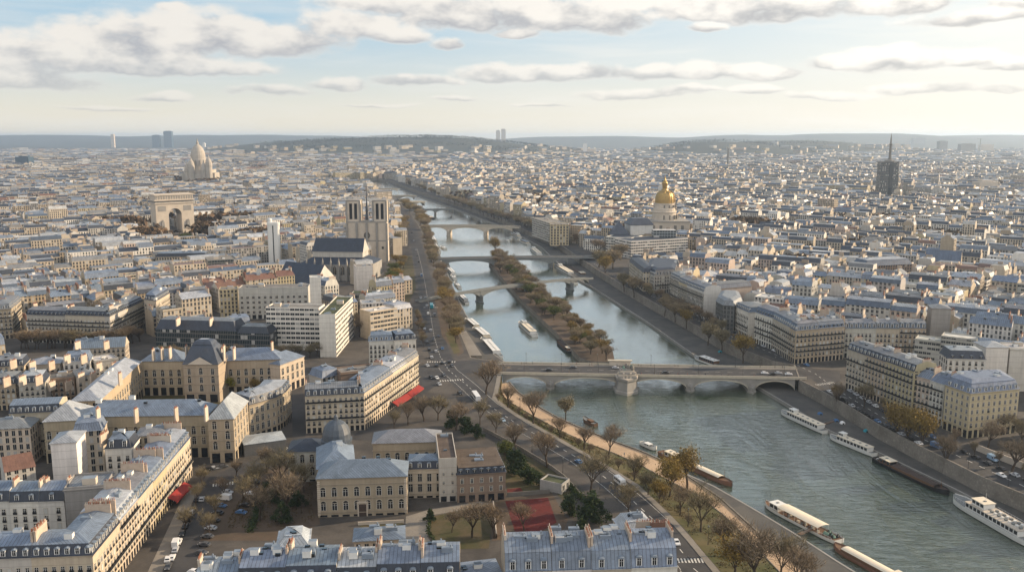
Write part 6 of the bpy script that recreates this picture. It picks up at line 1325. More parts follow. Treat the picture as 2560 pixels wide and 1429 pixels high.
vehicle('car', 'white', 1691, 1358, (1720, 1400), 'white car on the quay road just before the bottom crosswalk')
vehicle('bus', 'white', 1190, 996, (1175, 975), 'white bus turning at the junction before the stone bridge')
vehicle('bus', 'teal', 1079, 768, (1075, 740), 'teal bus on the quay road by the arched footbridge')
vehicle('van', 'white', 440, 1362, (455, 1325), 'white box van in the side street below the sunlit terrace')
vehicle('car', 'white', 420, 1400, (430, 1370), 'white car right behind the white box van')
vehicle('van', 'pale blue', 2482, 1150, (2520, 1170), 'pale blue van on the right quay street')
vehicle('car', 'white', 2503, 1190, (2540, 1208), 'white car on the right quay street nearest the picture edge', z=.03)
vehicle('van', 'blue', 2340, 1118, (2380, 1135), 'blue van behind the bare trees on the right quay street')
vehicle('car', 'silver', 505, 1250, (515, 1225), 'silver car driving up the side street past the red awning')
rv = random.Random(5); cs = ['white', 'silver', 'black', 'dark grey', 'black', 'silver', 'white', 'blue', 'dark grey', 'black', 'silver', 'dark grey']
def parked(line, n, ds, desc, grp, h=0, skip=.12, offs=0.0, mode='along'):
    L = line; T = line_len(L); i = 0; cnt = {}
    for k in range(n):
        if rv.random() < skip: continue
        s = (k + .5) * T / n + rv.uniform(-.4, .4); p, a = line_at(L, s); c = rv.choice(cs); kind = 'van' if rv.random() < .08 and c != 'red' else 'car'; px_ = None
        cnt[(c, kind)] = cnt.get((c, kind), 0) + 1; key = (kind, c); lab = f'{ordinal(cnt[(c, kind)] - 1)} {c} {kind} {desc}'
        nm = 'parked_car' if kind == 'car' else 'parked_van'; aa = a + (math.pi if rv.random() < .3 else 0) + (1.2 if mode == 'angle' else 0)
        if key not in PROT:
            t_, ch = car_proto(kind, CARC[c], nm, lab, kind); t_.location = (p.x, p.y, h + .03); t_.rotation_euler = (0, 0, aa); t_['group'] = grp; PROT[key] = (t_, ch)
        else:
            t_, ch = PROT[key]; o = dup(t_, ch, (p.x, p.y, h + .03), aa, lab, grp); o.name = nm
parked(offset_line(pts([(415, 1500), (448, 1420), (488, 1320), (520, 1240)]), 3.6), 13, 5.4, 'on the terrace side of the side street, from the bottom', 'cars parked along the side street')
parked(offset_line(pts([(425, 1500), (456, 1420), (497, 1320), (545, 1225)]), -4.4), 13, 5.4, 'on the square side of the side street, from the bottom', 'cars parked along the side street', mode='angle')
parked(pts([(600, 1290), (640, 1200)]), 6, 5, 'parked in the square between the bare trees, counted from the nearest', 'cars parked in the square', mode='angle')
parked(pts([(505, 1178), (560, 1168)]), 6, 4, 'parked by the crosswalk at the palace corner, counted from the terrace', 'cars parked by the palace')
parked(offset_line(ROADR[4:8], 6.6), 14, 5.5, 'on the house side of the right quay street, from the edge', 'cars parked along the right quay')
parked(offset_line(ROADR[1:8], -5.4), 24, 5.5, 'along the right embankment parapet, from the picture edge', 'cars parked along the right quay')
parked(offset_line(ROADR[8:14], -4.6), 20, 5.5, 'parked upstream on the right quay, from the stone bridge', 'cars parked along the right quay', skip=.3)
parked(offset_line(ROADL[11:16], 6.0), 12, 5.5, 'on the house side of the upstream quay road', 'cars parked upstream', skip=.2)
parked(offset_line(ROADL[11:16], 1.8), 8, 12, 'driving upstream on the quay road, from the junction', 'cars driving on the quay road', skip=.2)
parked(offset_line(ROADL[11:16], -3.0), 7, 12, 'driving towards the junction on the upstream quay road', 'cars driving on the quay road', skip=.2)
parked(offset_line(ROADL[16:21], 2), 14, 12, 'on the far quay road beside the cathedral garden', 'cars on the far quay road', skip=.2)
for k, (x, y, c) in enumerate([(1078, 945, 'black'), (1092, 946, 'white'), (1098, 962, 'silver'), (1110, 940, 'dark grey'), (1150, 985, 'black'), (1068, 915, 'silver'), (1130, 916, 'dark grey')]):
    vehicle('car', c, x, y, (x + 20, y + 14), ['black car at the junction stop line', 'white car beside the black one at the junction', 'silver car crossing the junction mouth', 'dark grey car in the middle of the junction', 'black car behind the turning bus', 'silver car below the upstream crosswalk', 'dark grey car entering the stone bridge'][k])
BRO = BR1.location; brz = 0.8
def on_bridge(t, y): return (BRO.x + math.cos(BA) * BL * t - math.sin(BA) * y, BRO.y + math.sin(BA) * BL * t + math.cos(BA) * y)
for k, (t, y, c) in enumerate([(.26, 3.5, 'dark grey'), (.18, -4, 'black'), (.88, -2.5, 'white'), (.905, -5, 'black'), (.925, -2, 'silver'), (.955, -4, 'white'), (.56, -5.5, 'black'), (.40, 4, 'silver')]):
    p = on_bridge(t, y); t_, ch = PROT[('car', c)]; o = dup(t_, ch, (p[0], p[1], brz), BA, [f'{c} car on the stone bridge {w}' for w in ('left of the monument, upstream lane', 'near its left end', 'near its right end, nearer lane', 'at its right end behind the white one', 'at its right end before the junction', 'last before the right bank', 'just right of the monument', 'passing behind the monument')][k]); o.name = 'car'
    if 'group' in o: del o['group']
# tents and dinghies on the right quay
def tent(px, py, colr, label):
    p = at(px, py, QUAY); mb = MB(); col = CARC[colr]; mb.lathe(0, 0, [(1.5, 0.0), (1.45, .5), (1.05, 1.0), (.4, 1.3), (0.02, 1.35)], 8, 'cloth', col); mb.box(-.4, .4, -1.5, -1.35, 0.02, .7, 'rubber')
    o = mb.build('tent'); o.location = (p[0], p[1], QUAY + .01); tag(o, label, 'tent')
tent(2050, 1035, 'blue', 'blue dome tent alone on the quay by the bridge'); tent(2090, 1052, 'blue', 'blue dome tent beside the white one under the embankment wall'); tent(2106, 1058, 'white', 'white dome tent next to a blue tent'); tent(1800, 880, 'teal', 'teal tarpaulin shelter on the quay upstream of the bridge'); tent(2165, 1078, 'teal', 'teal tent at the foot of the embankment ramp')
def dinghy(px, py, colr, label):
    p = at(px, py, QUAY); mb = hull_mesh(4.6, 1.8, 'painted', 'painted', .7, 'painted', .3); mb.c = [CARC[colr]] * len(mb.f); mb.box(-1.2, .3, -.5, .5, .4, .95, 'white_paint'); o = mb.build('dinghy'); o.location = (p[0], p[1], QUAY + .75); o.rotation_euler = (0, 0, -.5); tag(o, label, 'dinghy')
dinghy(2412, 1202, 'red', 'red dinghy laid up on the quay under the embankment wall'); dinghy(2443, 1219, 'white', 'white dinghy laid up, second from the red one'); dinghy(2470, 1231, 'white', 'white dinghy laid up nearest the right picture edge')

# ------------------------------------------------------------------ people: one continuous body each
def person_mesh(pose, top, legs, seed):
    r = random.Random(seed); st = pose
    J = {'pel': (0, 0, .95), 'spine': (0, 0, 1.18), 'chest': (0, .01, 1.38), 'neck': (0, .01, 1.50), 'head': (0, .03, 1.62), 'top': (0, .03, 1.74)}
    for s_, n in ((-1, 'l'), (1, 'r')):
        q = st * s_
        J['hip' + n] = (s_ * .09, 0, .90); J['knee' + n] = (s_ * .10, .16 * q + .03, .50); J['ank' + n] = (s_ * .10, .26 * q - .05, .09); J['toe' + n] = (s_ * .11, .26 * q + .12, .035)
        J['sh' + n] = (s_ * .19, 0, 1.41); J['elb' + n] = (s_ * .24, -.12 * q, 1.14); J['wri' + n] = (s_ * .23, -.16 * q + .10, .90); J['hand' + n] = (s_ * .22, -.16 * q + .14, .80)
    Rr = {'pel': .15, 'spine': .135, 'chest': .16, 'neck': .055, 'head': .095, 'top': .07, 'hip': .10, 'knee': .062, 'ank': .045, 'toe': .04, 'sh': .07, 'elb': .047, 'wri': .034, 'hand': .04}
    E_ = [('pel', 'spine'), ('spine', 'chest'), ('chest', 'neck'), ('neck', 'head'), ('head', 'top')]
    for n in 'lr': E_ += [('pel', 'hip' + n), ('hip' + n, 'knee' + n), ('knee' + n, 'ank' + n), ('ank' + n, 'toe' + n), ('chest', 'sh' + n), ('sh' + n, 'elb' + n), ('elb' + n, 'wri' + n), ('wri' + n, 'hand' + n)]
    ks = list(J); me = bpy.data.meshes.new('body'); me.from_pydata([J[k] for k in ks], [(ks.index(a), ks.index(b_)) for a, b_ in E_], []); o = bpy.data.objects.new('tmp', me); COL.objects.link(o)
    md = o.modifiers.new('s', 'SKIN')
    for k, v in zip(ks, me.skin_vertices[0].data):
        rr = Rr.get(k, Rr.get(k[:-1])); v.radius = (rr, rr * (.75 if k in ('chest', 'pel', 'spine') else 1)); v.use_root = (k == 'pel')
    o.modifiers.new('d', 'SUBSURF').levels = 1
    dg = bpy.context.evaluated_depsgraph_get(); m2 = bpy.data.meshes.new_from_object(o.evaluated_get(dg)); bpy.data.objects.remove(o)
    m2.name = 'body'; m2.materials.clear(); m2.materials.append(MATS['cloth']); m2.materials.append(MATS['skin'])
    cl = []
    hair = r.choice([(.03, .02, .015), (.10, .06, .03), (.2, .17, .14)])
    for p in m2.polygons:
        z = p.center.z; y = p.center.y; c = top if z > .86 else legs; mi = 0
        if z > 1.64 or (z > 1.55 and y < .02): c = hair
        elif z > 1.48 or (z < .87 and abs(p.center.x) > .17): mi = 1
        elif z < .08: c = (.02, .02, .02)
        cl += c4(c); p.material_index = mi; p.use_smooth = True
    a = m2.attributes.new('tint', 'FLOAT_COLOR', 'FACE'); a.data.foreach_set('color', cl)
    return m2
PT = [('black coat', (.02, .02, .022), (.025, .025, .03)), ('dark blue coat', (.03, .045, .09), (.03, .03, .035)), ('brown coat', (.12, .075, .045), (.03, .035, .05)), ('grey coat', (.13, .13, .13), (.02, .02, .025)), ('red jacket', (.2, .03, .025), (.03, .03, .04)), ('black jacket', (.03, .03, .035), (.05, .06, .10))]
PMESH = [(person_mesh(s_, t_, l_, i), nm) for i, (nm, t_, l_) in enumerate(PT) for s_ in (1, -1)]
def person(p, z, ang, label, group=None):
    m2, nm = PMESH[rv.randrange(len(PMESH))]; o = link('person', m2); o.location = (p[0], p[1], z); o.rotation_euler = (0, 0, ang); o.scale = (1.05,) * 3
    tag(o, label.replace('COAT', nm), 'person', group)
cnt = {}
for k in range(46):
    far = k % 3 == 2; t = rv.uniform(.05, .97) if k > 22 else rv.choice([rv.uniform(.44, .62), rv.uniform(.60, .95)])
    p = on_bridge(t, (10.2 if far else -10.2) + rv.uniform(-1.2, 1.2)); sd = ('far' if far else 'near'); zone = 'left of the monument' if t < .42 else ('right of the monument' if t < .7 else 'towards the right bank')
    m2, nm = PMESH[rv.randrange(len(PMESH))]; o = link('person', m2); o.location = (p[0], p[1], brz + .13); o.rotation_euler = (0, 0, BA + (1.57 if rv.random() < .5 else -1.57)); key = (nm, sd, zone); cnt[key] = cnt.get(key, 0) + 1
    tag(o, f'{ordinal(cnt[key]-1)} person in a {nm} on the bridge, {sd} pavement, {zone}', 'person', 'people walking on the stone bridge')
for k, (x, y, h, w) in enumerate([(1255, 985, PATH, 'on the sandy path below the bridge'), (1700, 1200, PATH, 'on the sandy path by the willows'), (1940, 1275, QUAY, 'on the low quay by the party boat'), (2010, 1345, QUAY, 'at the foot of the steel gangway'), (2290, 1130, QUAY, 'on the right quay under the wall'), (1095, 905, 0, 'crossing at the upstream crosswalk'), (1122, 904, 0, 'halfway over the upstream crosswalk'), (1150, 950, 0, 'waiting at the junction'), (470, 1290, 0, 'on the terrace pavement of the side street'), (540, 1208, 0, 'crossing the side street'), (1720, 1398, 0, 'on the bottom crosswalk of the quay road'), (2110, 1000, 0, 'at the parapet near the bridge end'), (1835, 1330, 0, 'under the yellow bush near the bottom')]):
    m2, nm = PMESH[rv.randrange(len(PMESH))]; p = at(x, y, h); o = link('person', m2); o.location = (p[0], p[1], h + .03); o.rotation_euler = (0, 0, k * 1.3); tag(o, f'person in a {nm} {w}', 'person')

# ------------------------------------------------------------------ street lamps
def lamp_proto():
    t_ = thing('street_lamp', 'x', 'street lamp'); ch = []
    mb = MB(); mb.tube((0, 0, 0), (0, 0, 1.0), .16, .12, 8, 'iron'); mb.tube((0, 0, 1.0), (0, 0, 6.2), .08, .06, 6, 'iron'); ch.append((mb.build('post', t_), []))
    mb = MB(); mb.lathe(0, 0, [(.12, 6.2), (.26, 6.4), (.30, 6.85), (.1, 7.1), (.03, 7.3)], 8, 'steel'); ch.append((mb.build('lantern', t_), [])); return t_, ch
LP = lamp_proto(); first = True
def lamp(p, z, label, group):
    global first
    if first: LP[0].location = (p[0], p[1], z); LP[0]['label'] = label; LP[0]['group'] = group; first = False
    else: dup(LP[0], LP[1], (p[0], p[1], z), 0, label, group)
for k, t in enumerate((.1, .22, .34, .52, .66, .80, .93)):
    for y, sd in ((-11.7, 'near'), (11.7, 'far')): lamp(on_bridge(t, y), brz + .1, f'{ordinal(k)} lamp post from the left on the {sd} parapet of the stone bridge', 'lamp posts on the stone bridge')
for k, (x, y) in enumerate([(1770, 1360), (1720, 1315), (1650, 1240), (1560, 1170), (1470, 1120), (1380, 1070), (1300, 1025)]): lamp(at(x, y), 0, f'{ordinal(k)} street lamp from the bottom on the river kerb of the quay road', 'lamps along the quay road')
for k, (x, y) in enumerate([(1407, 1182), (1330, 1130), (1270, 1090), (1500, 1222), (1230, 1060)]): lamp(at(x, y), 0, 'street lamp on the garden side of the quay road, ' + ['by the white garden pavilion', 'behind the brick building', 'by the green hedge', 'nearest the dark conifers', 'just below the bus'][k], 'lamps along the quay road')
for k, (x, y) in enumerate([(2520, 1218), (2420, 1172), (2320, 1125), (2225, 1075), (2140, 1025)]): lamp(at(x, y), 0, f'{ordinal(k)} street lamp from the right edge behind the embankment parapet', 'lamps along the right embankment')
# ------------------------------------------------------------------ trees
def tree_meshes(seed, h=12.0, spread=5.0, tw=2200, col=(.10, .07, .05), col2=(.14, .095, .06), leafy=0.0, kind='bare'):
    r = random.Random(seed); tb = MB(); tips = []
    def branch(p, d, L, rad, lev):
        n = 3 if lev < 2 else 2; q = Vector(p); dd = Vector(d)
        for k in range(n):
            e = q + dd * (L / n); r1 = rad * (1 - .28 * (k + 1) / n); tb.tube(q, e, rad * (1 - .28 * k / n), r1, 6 if lev == 0 else (4 if lev == 1 else 3), 'bark'); q = e
            dd = (dd + Vector((r.uniform(-.18, .18), r.uniform(-.18, .18), r.uniform(-.02, .16)))).normalized()
            if lev >= 1: tips.append((q.copy(), dd.copy(), lev))
        if lev < 3:
            m_ = {0: r.randint(5, 7), 1: r.randint(4, 5), 2: 3}[lev]
            for k in range(m_):
                th = 2 * math.pi * (k + r.random() * .7) / m_; up = {0: r.uniform(.7, 1.7), 1: r.uniform(.2, .9), 2: r.uniform(0, .8)}[lev]
                nd = (Vector((math.cos(th), math.sin(th), up)) * .9 + dd * .7).normalized(); fr = r.uniform(.55, 1.0) if lev else r.uniform(.8, 1.0)
                branch(Vector(p) + (q - Vector(p)) * fr, nd, L * r.uniform(.5, .72) if lev else spread * r.uniform(.62, .95), rad * .5, lev + 1)
    branch((0, 0, -.3), (0, 0, 1), h * .30, .032 * h * .75, 0)
    cb = MB(); t2 = [t for t in tips if t[2] >= 2] or tips
    for k in range(tw):
        p, d, lev = r.choice(t2); p = p + Vector((r.gauss(0, .45), r.gauss(0, .45), r.gauss(0, .4)))
        u = (d + Vector((r.gauss(0, .6), r.gauss(0, .6), r.gauss(.25, .5)))).normalized(); L = r.uniform(.6, 1.7); w = u.cross(Vector((r.gauss(0, 1), r.gauss(0, 1), r.gauss(0, 1)))).normalized() * r.uniform(.028, .06)
        f = r.random(); c = tuple(col[i] + (col2[i] - col[i]) * f for i in range(3))
        cb.face([tuple(p - w), tuple(p + w), tuple(p + u * L)], 'leaf', None, c)
    for k in range(int(leafy)):
        p, d, lev = r.choice(t2); p = p + Vector((r.gauss(0, .7), r.gauss(0, .7), r.gauss(0, .6))); s_ = r.uniform(.12, .30)
        a = Vector((r.gauss(0, 1), r.gauss(0, 1), r.gauss(0, 1))).normalized() * s_; b_ = a.cross(Vector((r.gauss(0, 1), r.gauss(0, 1), r.gauss(0, 1)))).normalized() * s_ * .8
        f = r.random(); c = tuple(col[i] + (col2[i] - col[i]) * f for i in range(3)); cb.face([tuple(p - a), tuple(p + b_), tuple(p + a), tuple(p - b_)], 'leaf', None, c)
    return mesh_of(tb, 'trunk'), mesh_of(cb, 'crown')
def conifer_meshes(seed, h=8, w=3.4, col=(.018, .032, .016), col2=(.045, .06, .025), n=2600):
    r = random.Random(seed); tb = MB(); tb.tube((0, 0, -.2), (0, 0, h * .8), .2, .06, 6, 'bark'); cb = MB()
    cl = [(r.uniform(-1, 1), r.uniform(-1, 1), r.uniform(.15, 1)) for k in range(26)]
    for k in range(n):
        cx_, cy2, cz = r.choice(cl); rr = w * (1.05 - cz * .75) * .75; p = Vector((cx_ * rr + r.gauss(0, .42), cy2 * rr + r.gauss(0, .42), cz * h * .92 + r.gauss(0, .42))); p.z = max(p.z, .1)
        s_ = r.uniform(.14, .34); a = Vector((r.gauss(0, 1), r.gauss(0, 1), r.gauss(0, .7))).normalized() * s_; b_ = a.cross(Vector((r.gauss(0, 1), r.gauss(0, 1), r.gauss(0, 1)))).normalized() * s_ * .8; f = r.random()
        cb.face([tuple(p - a), tuple(p + b_), tuple(p + a), tuple(p - b_)], 'leaf', None, tuple(col[i] + (col2[i] - col[i]) * f for i in range(3)))
    return mesh_of(tb, 'trunk'), mesh_of(cb, 'crown')
BROWN, BROWN2 = (.115, .088, .064), (.25, .19, .125)
TV = {'bare': [tree_meshes(1, 12, 5.0, 1700, BROWN, BROWN2), tree_meshes(2, 13, 4.6, 1600, BROWN, (.22, .175, .12)), tree_meshes(3, 11, 5.4, 1800, (.10, .085, .06), (.23, .19, .11))],
      'russet': [tree_meshes(4, 12, 4.6, 1800, (.15, .118, .078), (.27, .215, .135), 2600), tree_meshes(5, 12, 4.2, 1800, (.125, .105, .07), (.23, .195, .115), 2600)],
      'golden': [tree_meshes(6, 12, 4.6, 1200, (.14, .10, .03), (.27, .185, .055), 1700), tree_meshes(7, 12.5, 4.2, 1200, (.13, .09, .03), (.24, .17, .06), 1500)],
      'green': [tree_meshes(8, 11, 4.0, 300, (.05, .06, .02), (.10, .11, .03), 3600)],
      'evergreen': [conifer_meshes(9), conifer_meshes(10, 6, 3.6)],
      'lime': [tree_meshes(11, 10, 3.6, 600, (.13, .13, .02), (.24, .21, .04), 2600)]}
THT = {'bare': 12.5, 'russet': 12.5, 'golden': 12.5, 'green': 11, 'evergreen': 7.5, 'lime': 10}
TNAME = {'bare': 'bare_tree', 'russet': 'russet_tree', 'golden': 'golden_tree', 'green': 'green_tree', 'evergreen': 'evergreen_tree', 'lime': 'lime_green_tree'}
TDESC = {'bare': 'bare brown tree', 'russet': 'russet twiggy tree', 'golden': 'yellow-leaved tree', 'green': 'leafy green tree', 'evergreen': 'dark evergreen', 'lime': 'yellow-green tree'}
rt = random.Random(3); treecnt = {}
def tree(kind, p, z, H, label, group=None, wide=1.0):
    tm, cm = rt.choice(TV[kind]); s_ = H / THT[kind]; o = thing(TNAME[kind], label, 'tree', (p[0], p[1], z), rt.uniform(0, 6.28), group); o.scale = (s_ * wide, s_ * wide, s_)
    link('trunk', tm, o); link('crown', cm, o)
def Tr(kind, px, py, pxh, h, where, group=None, wide=1.0):
    p = at(px, py, h); pxh *= 1.13 if (py > 1000 and kind != 'evergreen') else 1.0; H = pxh * (p[1] * cp + (CAMH - h) * sp) / FPX / cp; tree(kind, p, h, H, f'{TDESC[kind]} {where}', group, wide)
for a in [('bare', 1215, 985, 98, 0, 'at the left end of the stone bridge by the junction', None, 1.2), ('bare', 1333, 1063, 95, -1, 'on the verge just below the bridge'), ('russet', 1414, 1048, 66, -4, 'leaning over the water below the bridge'),
          ('bare', 1522, 1140, 82, -1.5, 'beside the sandy path, first after the riverside willow'), ('bare', 1290, 1130, 78, 0, 'on the house side of the quay road behind the brick building'), ('bare', 1367, 1168, 98, 0, 'on the quay road pavement above the white pavilion'), ('bare', 1477, 1232, 112, 0, 'tallest on the quay road beside the conifers', None, 1.1),
          ('bare', 1585, 1205, 78, -1, 'on the verge behind the white minibus'), ('golden', 1648, 1262, 70, -1, 'low on the verge between the minibus and the path'), ('golden', 1674, 1246, 112, -2, 'by the path, left one of the two golden-green willows', None, .9), ('golden', 1718, 1218, 116, -2.5, 'by the path, right one of the two golden-green willows'),
          ('bare', 1752, 1330, 118, -1, 'on the verge below the willows'), ('bare', 1700, 1290, 80, -1, 'on the verge left of the lamp'), ('bare', 1572, 1292, 92, 0, 'behind the blue mansard rank beside the quay road', None, 1.1), ('evergreen', 1482, 1305, 78, 0, 'in the garden corner, largest one', None, 1.2), ('evergreen', 1425, 1290, 70, 0, 'right of the red court', None, 1.0), ('evergreen', 1455, 1345, 60, 0, 'behind the blue mansard chimneys'),
          ('bare', 1890, 1470, 170, -1.5, 'big one at the bottom edge by the sandy path', None, 1.1), ('bare', 1950, 1450, 135, -2, 'bottom edge, nearer the low quay'), ('golden', 1835, 1445, 110, -.5, 'bushy and low at the bottom edge', None, 1.25), ('bare', 2010, 1500, 140, -2, 'cut by the bottom edge near the red barge'), ('bare', 1815, 1390, 110, -1, 'on the verge by the bottom crosswalk'),
          ('bare', 700, 1220, 108, 0, 'in the square left of the mansion, tallest', None, 1.1), ('bare', 640, 1232, 80, 0, 'in the square beside the side street'), ('bare', 722, 1290, 120, 0, 'in the square nearest the bottom roofs', None, 1.1), ('bare', 668, 1180, 70, 0, 'in the square by the market shed'), ('bare', 610, 1265, 84, 0, 'in the square beside the parked cars', None, 1.1), ('bare', 760, 1230, 84, 0, 'in the square close to the mansion wall', None, 1.1), ('bare', 650, 1300, 96, 0, 'in the square above the short rank'), ('evergreen', 745, 1265, 40, 0, 'low one in the square by the mansion wall', None, 1.4), ('evergreen', 690, 1255, 36, 0, 'low one in the middle of the square', None, 1.5), ('bare', 590, 1195, 50, 0, 'small by the palace crosswalk'), ('bare', 462, 1330, 70, 0, 'on the terrace pavement, nearest the white box van'), ('bare', 490, 1262, 58, 0, 'on the terrace pavement by the red awning'), ('bare', 505, 1215, 50, 0, 'on the terrace pavement near the crosswalk'), ('bare', 540, 1290, 62, 0, 'between the parked cars of the side street'), ('bare', 562, 1245, 56, 0, 'at the corner of the square and the side street'), ('bare', 525, 1340, 66, 0, 'between the side street and the short rank'), ('evergreen', 705, 1310, 60, 0, 'behind the rounded zinc roof'),
          ('bare', 1180, 1342, 98, 0, 'on the mansion lawn', None, 1.25), ('bare', 1236, 1345, 90, 0, 'beside the red court'), ('bare', 1130, 1330, 60, 0, 'small on the mansion lawn'), ('bare', 1310, 1330, 78, 0, 'overhanging the red court'), ('evergreen', 1075, 1305, 36, 0, 'low at the mansion lawn edge'),
          ('lime', 572, 985, 58, 0, 'in the palace courtyard', None, 1.2), ('bare', 505, 988, 40, 0, 'small in the palace courtyard'), ('golden', 640, 985, 50, 0, 'beside the curved wing'),
          ('evergreen', 1285, 1180, 60, 0, 'hedge-like beside the brick building', None, 1.4), ('green', 1262, 1150, 50, 0, 'behind the flat stair tower'), ('evergreen', 1320, 1208, 50, 0, 'round one in the garden behind the brick building', None, 1.4), ('evergreen', 1160, 1080, 52, 0, 'dark one behind the grey hall roof', None, 1.1), ('evergreen', 1130, 1068, 44, 0, 'dark one by the square corner', None, 1.3), ('evergreen', 1190, 1095, 46, 0, 'dark one left of the quay road'),
          ('bare', 1020, 1062, 60, 0, 'on the square below the red awnings'), ('bare', 1060, 1052, 66, 0, 'on the square, middle one below the awnings', None, 1.2), ('bare', 1095, 1050, 68, 0, 'on the square nearest the junction', None, 1.2), ('bare', 985, 1072, 50, 0, 'on the square beside the mansion hall'), ('bare', 1140, 1075, 70, 0, 'at the square tip beside the turning bus', None, 1.2), ('bare', 1240, 1085, 62, 0, 'on the quay road opposite the pale blue car'), ('bare', 1200, 1060, 64, 0, 'between the dark evergreens and the quay road'),
          ('bare', 1400, 1100, 60, -1, 'on the verge opposite the quay road bend'), ('bare', 1460, 1125, 64, -1, 'on the verge above the blue and white car', None, 1.2), ('bare', 1620, 1240, 70, -.5, 'on the verge right of the minibus'),
          ('bare', 1270, 1020, 60, -.5, 'slim one on the verge just below the bridge ramp'), ('golden', 2242, 1112, 128, QUAY, 'on the right quay before the yellowish house', None, .75), ('golden', 2268, 1126, 138, QUAY, 'on the right quay, middle of three tall ones', None, .75), ('golden', 2302, 1142, 132, QUAY, 'on the right quay, nearest the yellow corner house', None, .75), ('bare', 2160, 1020, 70, 0, 'before the black mansard corner house'), ('bare', 2357, 1182, 108, QUAY, 'thin one on the right quay under the wall', None, .7), ('bare', 2235, 1000, 60, 0, 'before the buff quay house'),
          ('bare', 2530, 1180, 90, 0, 'at the right picture edge below the yellow house', None, 1.3), ('bare', 2470, 1120, 70, 0, 'at the park wall right of the yellow house', None, 1.3), ('bare', 2555, 1110, 70, 0, 'in the park at the right picture edge', None, 1.4), ('bare', 2510, 1085, 60, 0, 'in the park behind the park wall', None, 1.3), ('bare', 2095, 1030, 80, QUAY, 'by the bridge ramp on the right quay', None, .7), ('golden', 2090, 1000, 50, 0, 'small at the right bridge corner'),
          ('golden', 1858, 905, 86, -3, 'on the right quay just upstream of the bridge', None, 1.1), ('russet', 1770, 862, 74, -3, 'before the brown weathered house'), ('russet', 1805, 874, 70, -3, 'between two quay trees upstream of the bridge'), ('golden', 1716, 820, 66, -3, 'beside the white river rank, yellowest'), ('russet', 1688, 804, 62, -3, 'beside the white river rank, middle'), ('russet', 1662, 788, 58, -3, 'beside the white river rank, upstream end'), ('russet', 1585, 742, 62, -3, 'by the round corner house'), ('russet', 1560, 728, 60, -3, 'upstream of the round corner house'), ('golden', 1512, 690, 62, -2, 'yellow one by the footbridge end'), ('russet', 1532, 672, 60, 0, 'behind the footbridge end', None, 1.3), ('russet', 1498, 668, 56, 0, 'left of the yellow one at the footbridge end', None, 1.3), ('russet', 1550, 650, 50, 0, 'under the white office complex', None, 1.4), ('bare', 1500, 640, 50, 0, 'in front of the black pyramid roof', None, 1.4),
          ('green', 1950, 752, 44, 0, 'roundest one among the right bank roofs', None, 1.6), ('green', 2018, 762, 34, 0, 'second round one among the right bank roofs', None, 1.6), ('green', 2080, 768, 30, 0, 'third round one among the right bank roofs'), ('bare', 1940, 700, 50, 0, 'in the right bank park, left', None, 1.6), ('bare', 1975, 706, 52, 0, 'in the right bank park, middle', None, 1.6), ('bare', 2010, 702, 50, 0, 'in the right bank park, right', None, 1.6), ('bare', 1900, 712, 46, 0, 'in the right bank park near the white rank', None, 1.5),
          ('green', 45, 612, 26, 0, 'first of three on the left roofs', None, 1.5), ('green', 68, 608, 24, 0, 'middle of three on the left roofs', None, 1.5), ('lime', 97, 608, 28, 0, 'brightest of three on the left roofs', None, 1.6), ('green', 470, 612, 34, 0, 'below the triumphal arch', None, 1.3)]: Tr(*a)
def tree_row(kinds, line, n, H, z, where, group, jit_=1.5, wide=1.0, dbl=0):
    T = line_len(line); cn = {}
    for k in range(n):
        p, a = line_at(line, T * (k + .5) / n); p = (p.x + rt.uniform(-jit_, jit_), p.y + rt.uniform(-jit_, jit_)); kd = rt.choice(kinds); cn[kd] = cn.get(kd, 0) + 1
        tree(kd, p, z, H * rt.uniform(.8, 1.15), f'{ordinal(cn[kd]-1)} {TDESC[kd]} {where}', group, wide)
tree_row(['bare', 'russet', 'bare', 'golden', 'bare'], pts([(1140, 862), (1128, 800), (1112, 740), (1096, 690)], -1), 34, 17, -.5, 'in the left bank promenade row, counted from the stone bridge', 'trees on the left bank promenade', 3, 1.15)
tree_row(['russet', 'bare'], pts([(1088, 668), (1075, 620), (1062, 580)], 0), 22, 18, 0, 'in the promenade row beyond the flat bridge, counted from it', 'trees on the left bank promenade', 4, 1.2)
tree_row(['russet', 'golden'], pts([(1060, 575), (1040, 540), (1015, 512)], 0), 20, 20, 0, 'in the far promenade row beyond the arched bridge', 'trees on the left bank promenade', 8, 1.5)
iz = inset(ic, 3.2); cn_ = {}; k = 0
while k < 110:
    x_, y_ = rt.uniform(min(p[0] for p in iz), max(p[0] for p in iz)), rt.uniform(min(p[1] for p in iz), max(p[1] for p in iz))
    if not in_poly(np.array([x_]), np.array([y_]), iz)[0]: continue
    kd = rt.choice(['russet', 'bare', 'golden', 'bare', 'russet', 'green']); cn_[kd] = cn_.get(kd, 0) + 1; k += 1
    tree(kd, (x_, y_), -4.2, rt.uniform(9, 15), f'{ordinal(cn_[kd]-1)} {TDESC[kd]} on the long narrow island', 'trees on the island', rt.uniform(1.1, 1.6))
tree_row(['russet', 'bare'], pts([(1300, 690), (1265, 660), (1238, 645)], -4.2), 20, 14, -4.2, 'on the island tip, counted from the footbridge', 'trees on the island', 3, 1.3)
Tr('green', 1326, 742, 38, -4.2, 'dark one on the island at the footbridge pier', None, 1.3); Tr('bare', 1306, 705, 40, -4.2, 'bushy one on the island above the footbridge', None, 1.4); Tr('golden', 1240, 638, 62, -4.2, 'tall one on the island before the flat bridge', None, .8)
tree_row(['bare', 'russet'], offset_line(pts([(1790, 838), (1700, 792), (1620, 748), (1545, 708)]), -6), 24, 13, 0, 'along the upstream right embankment, counted from the stone bridge', 'trees on the right embankment', 1.5, .95)
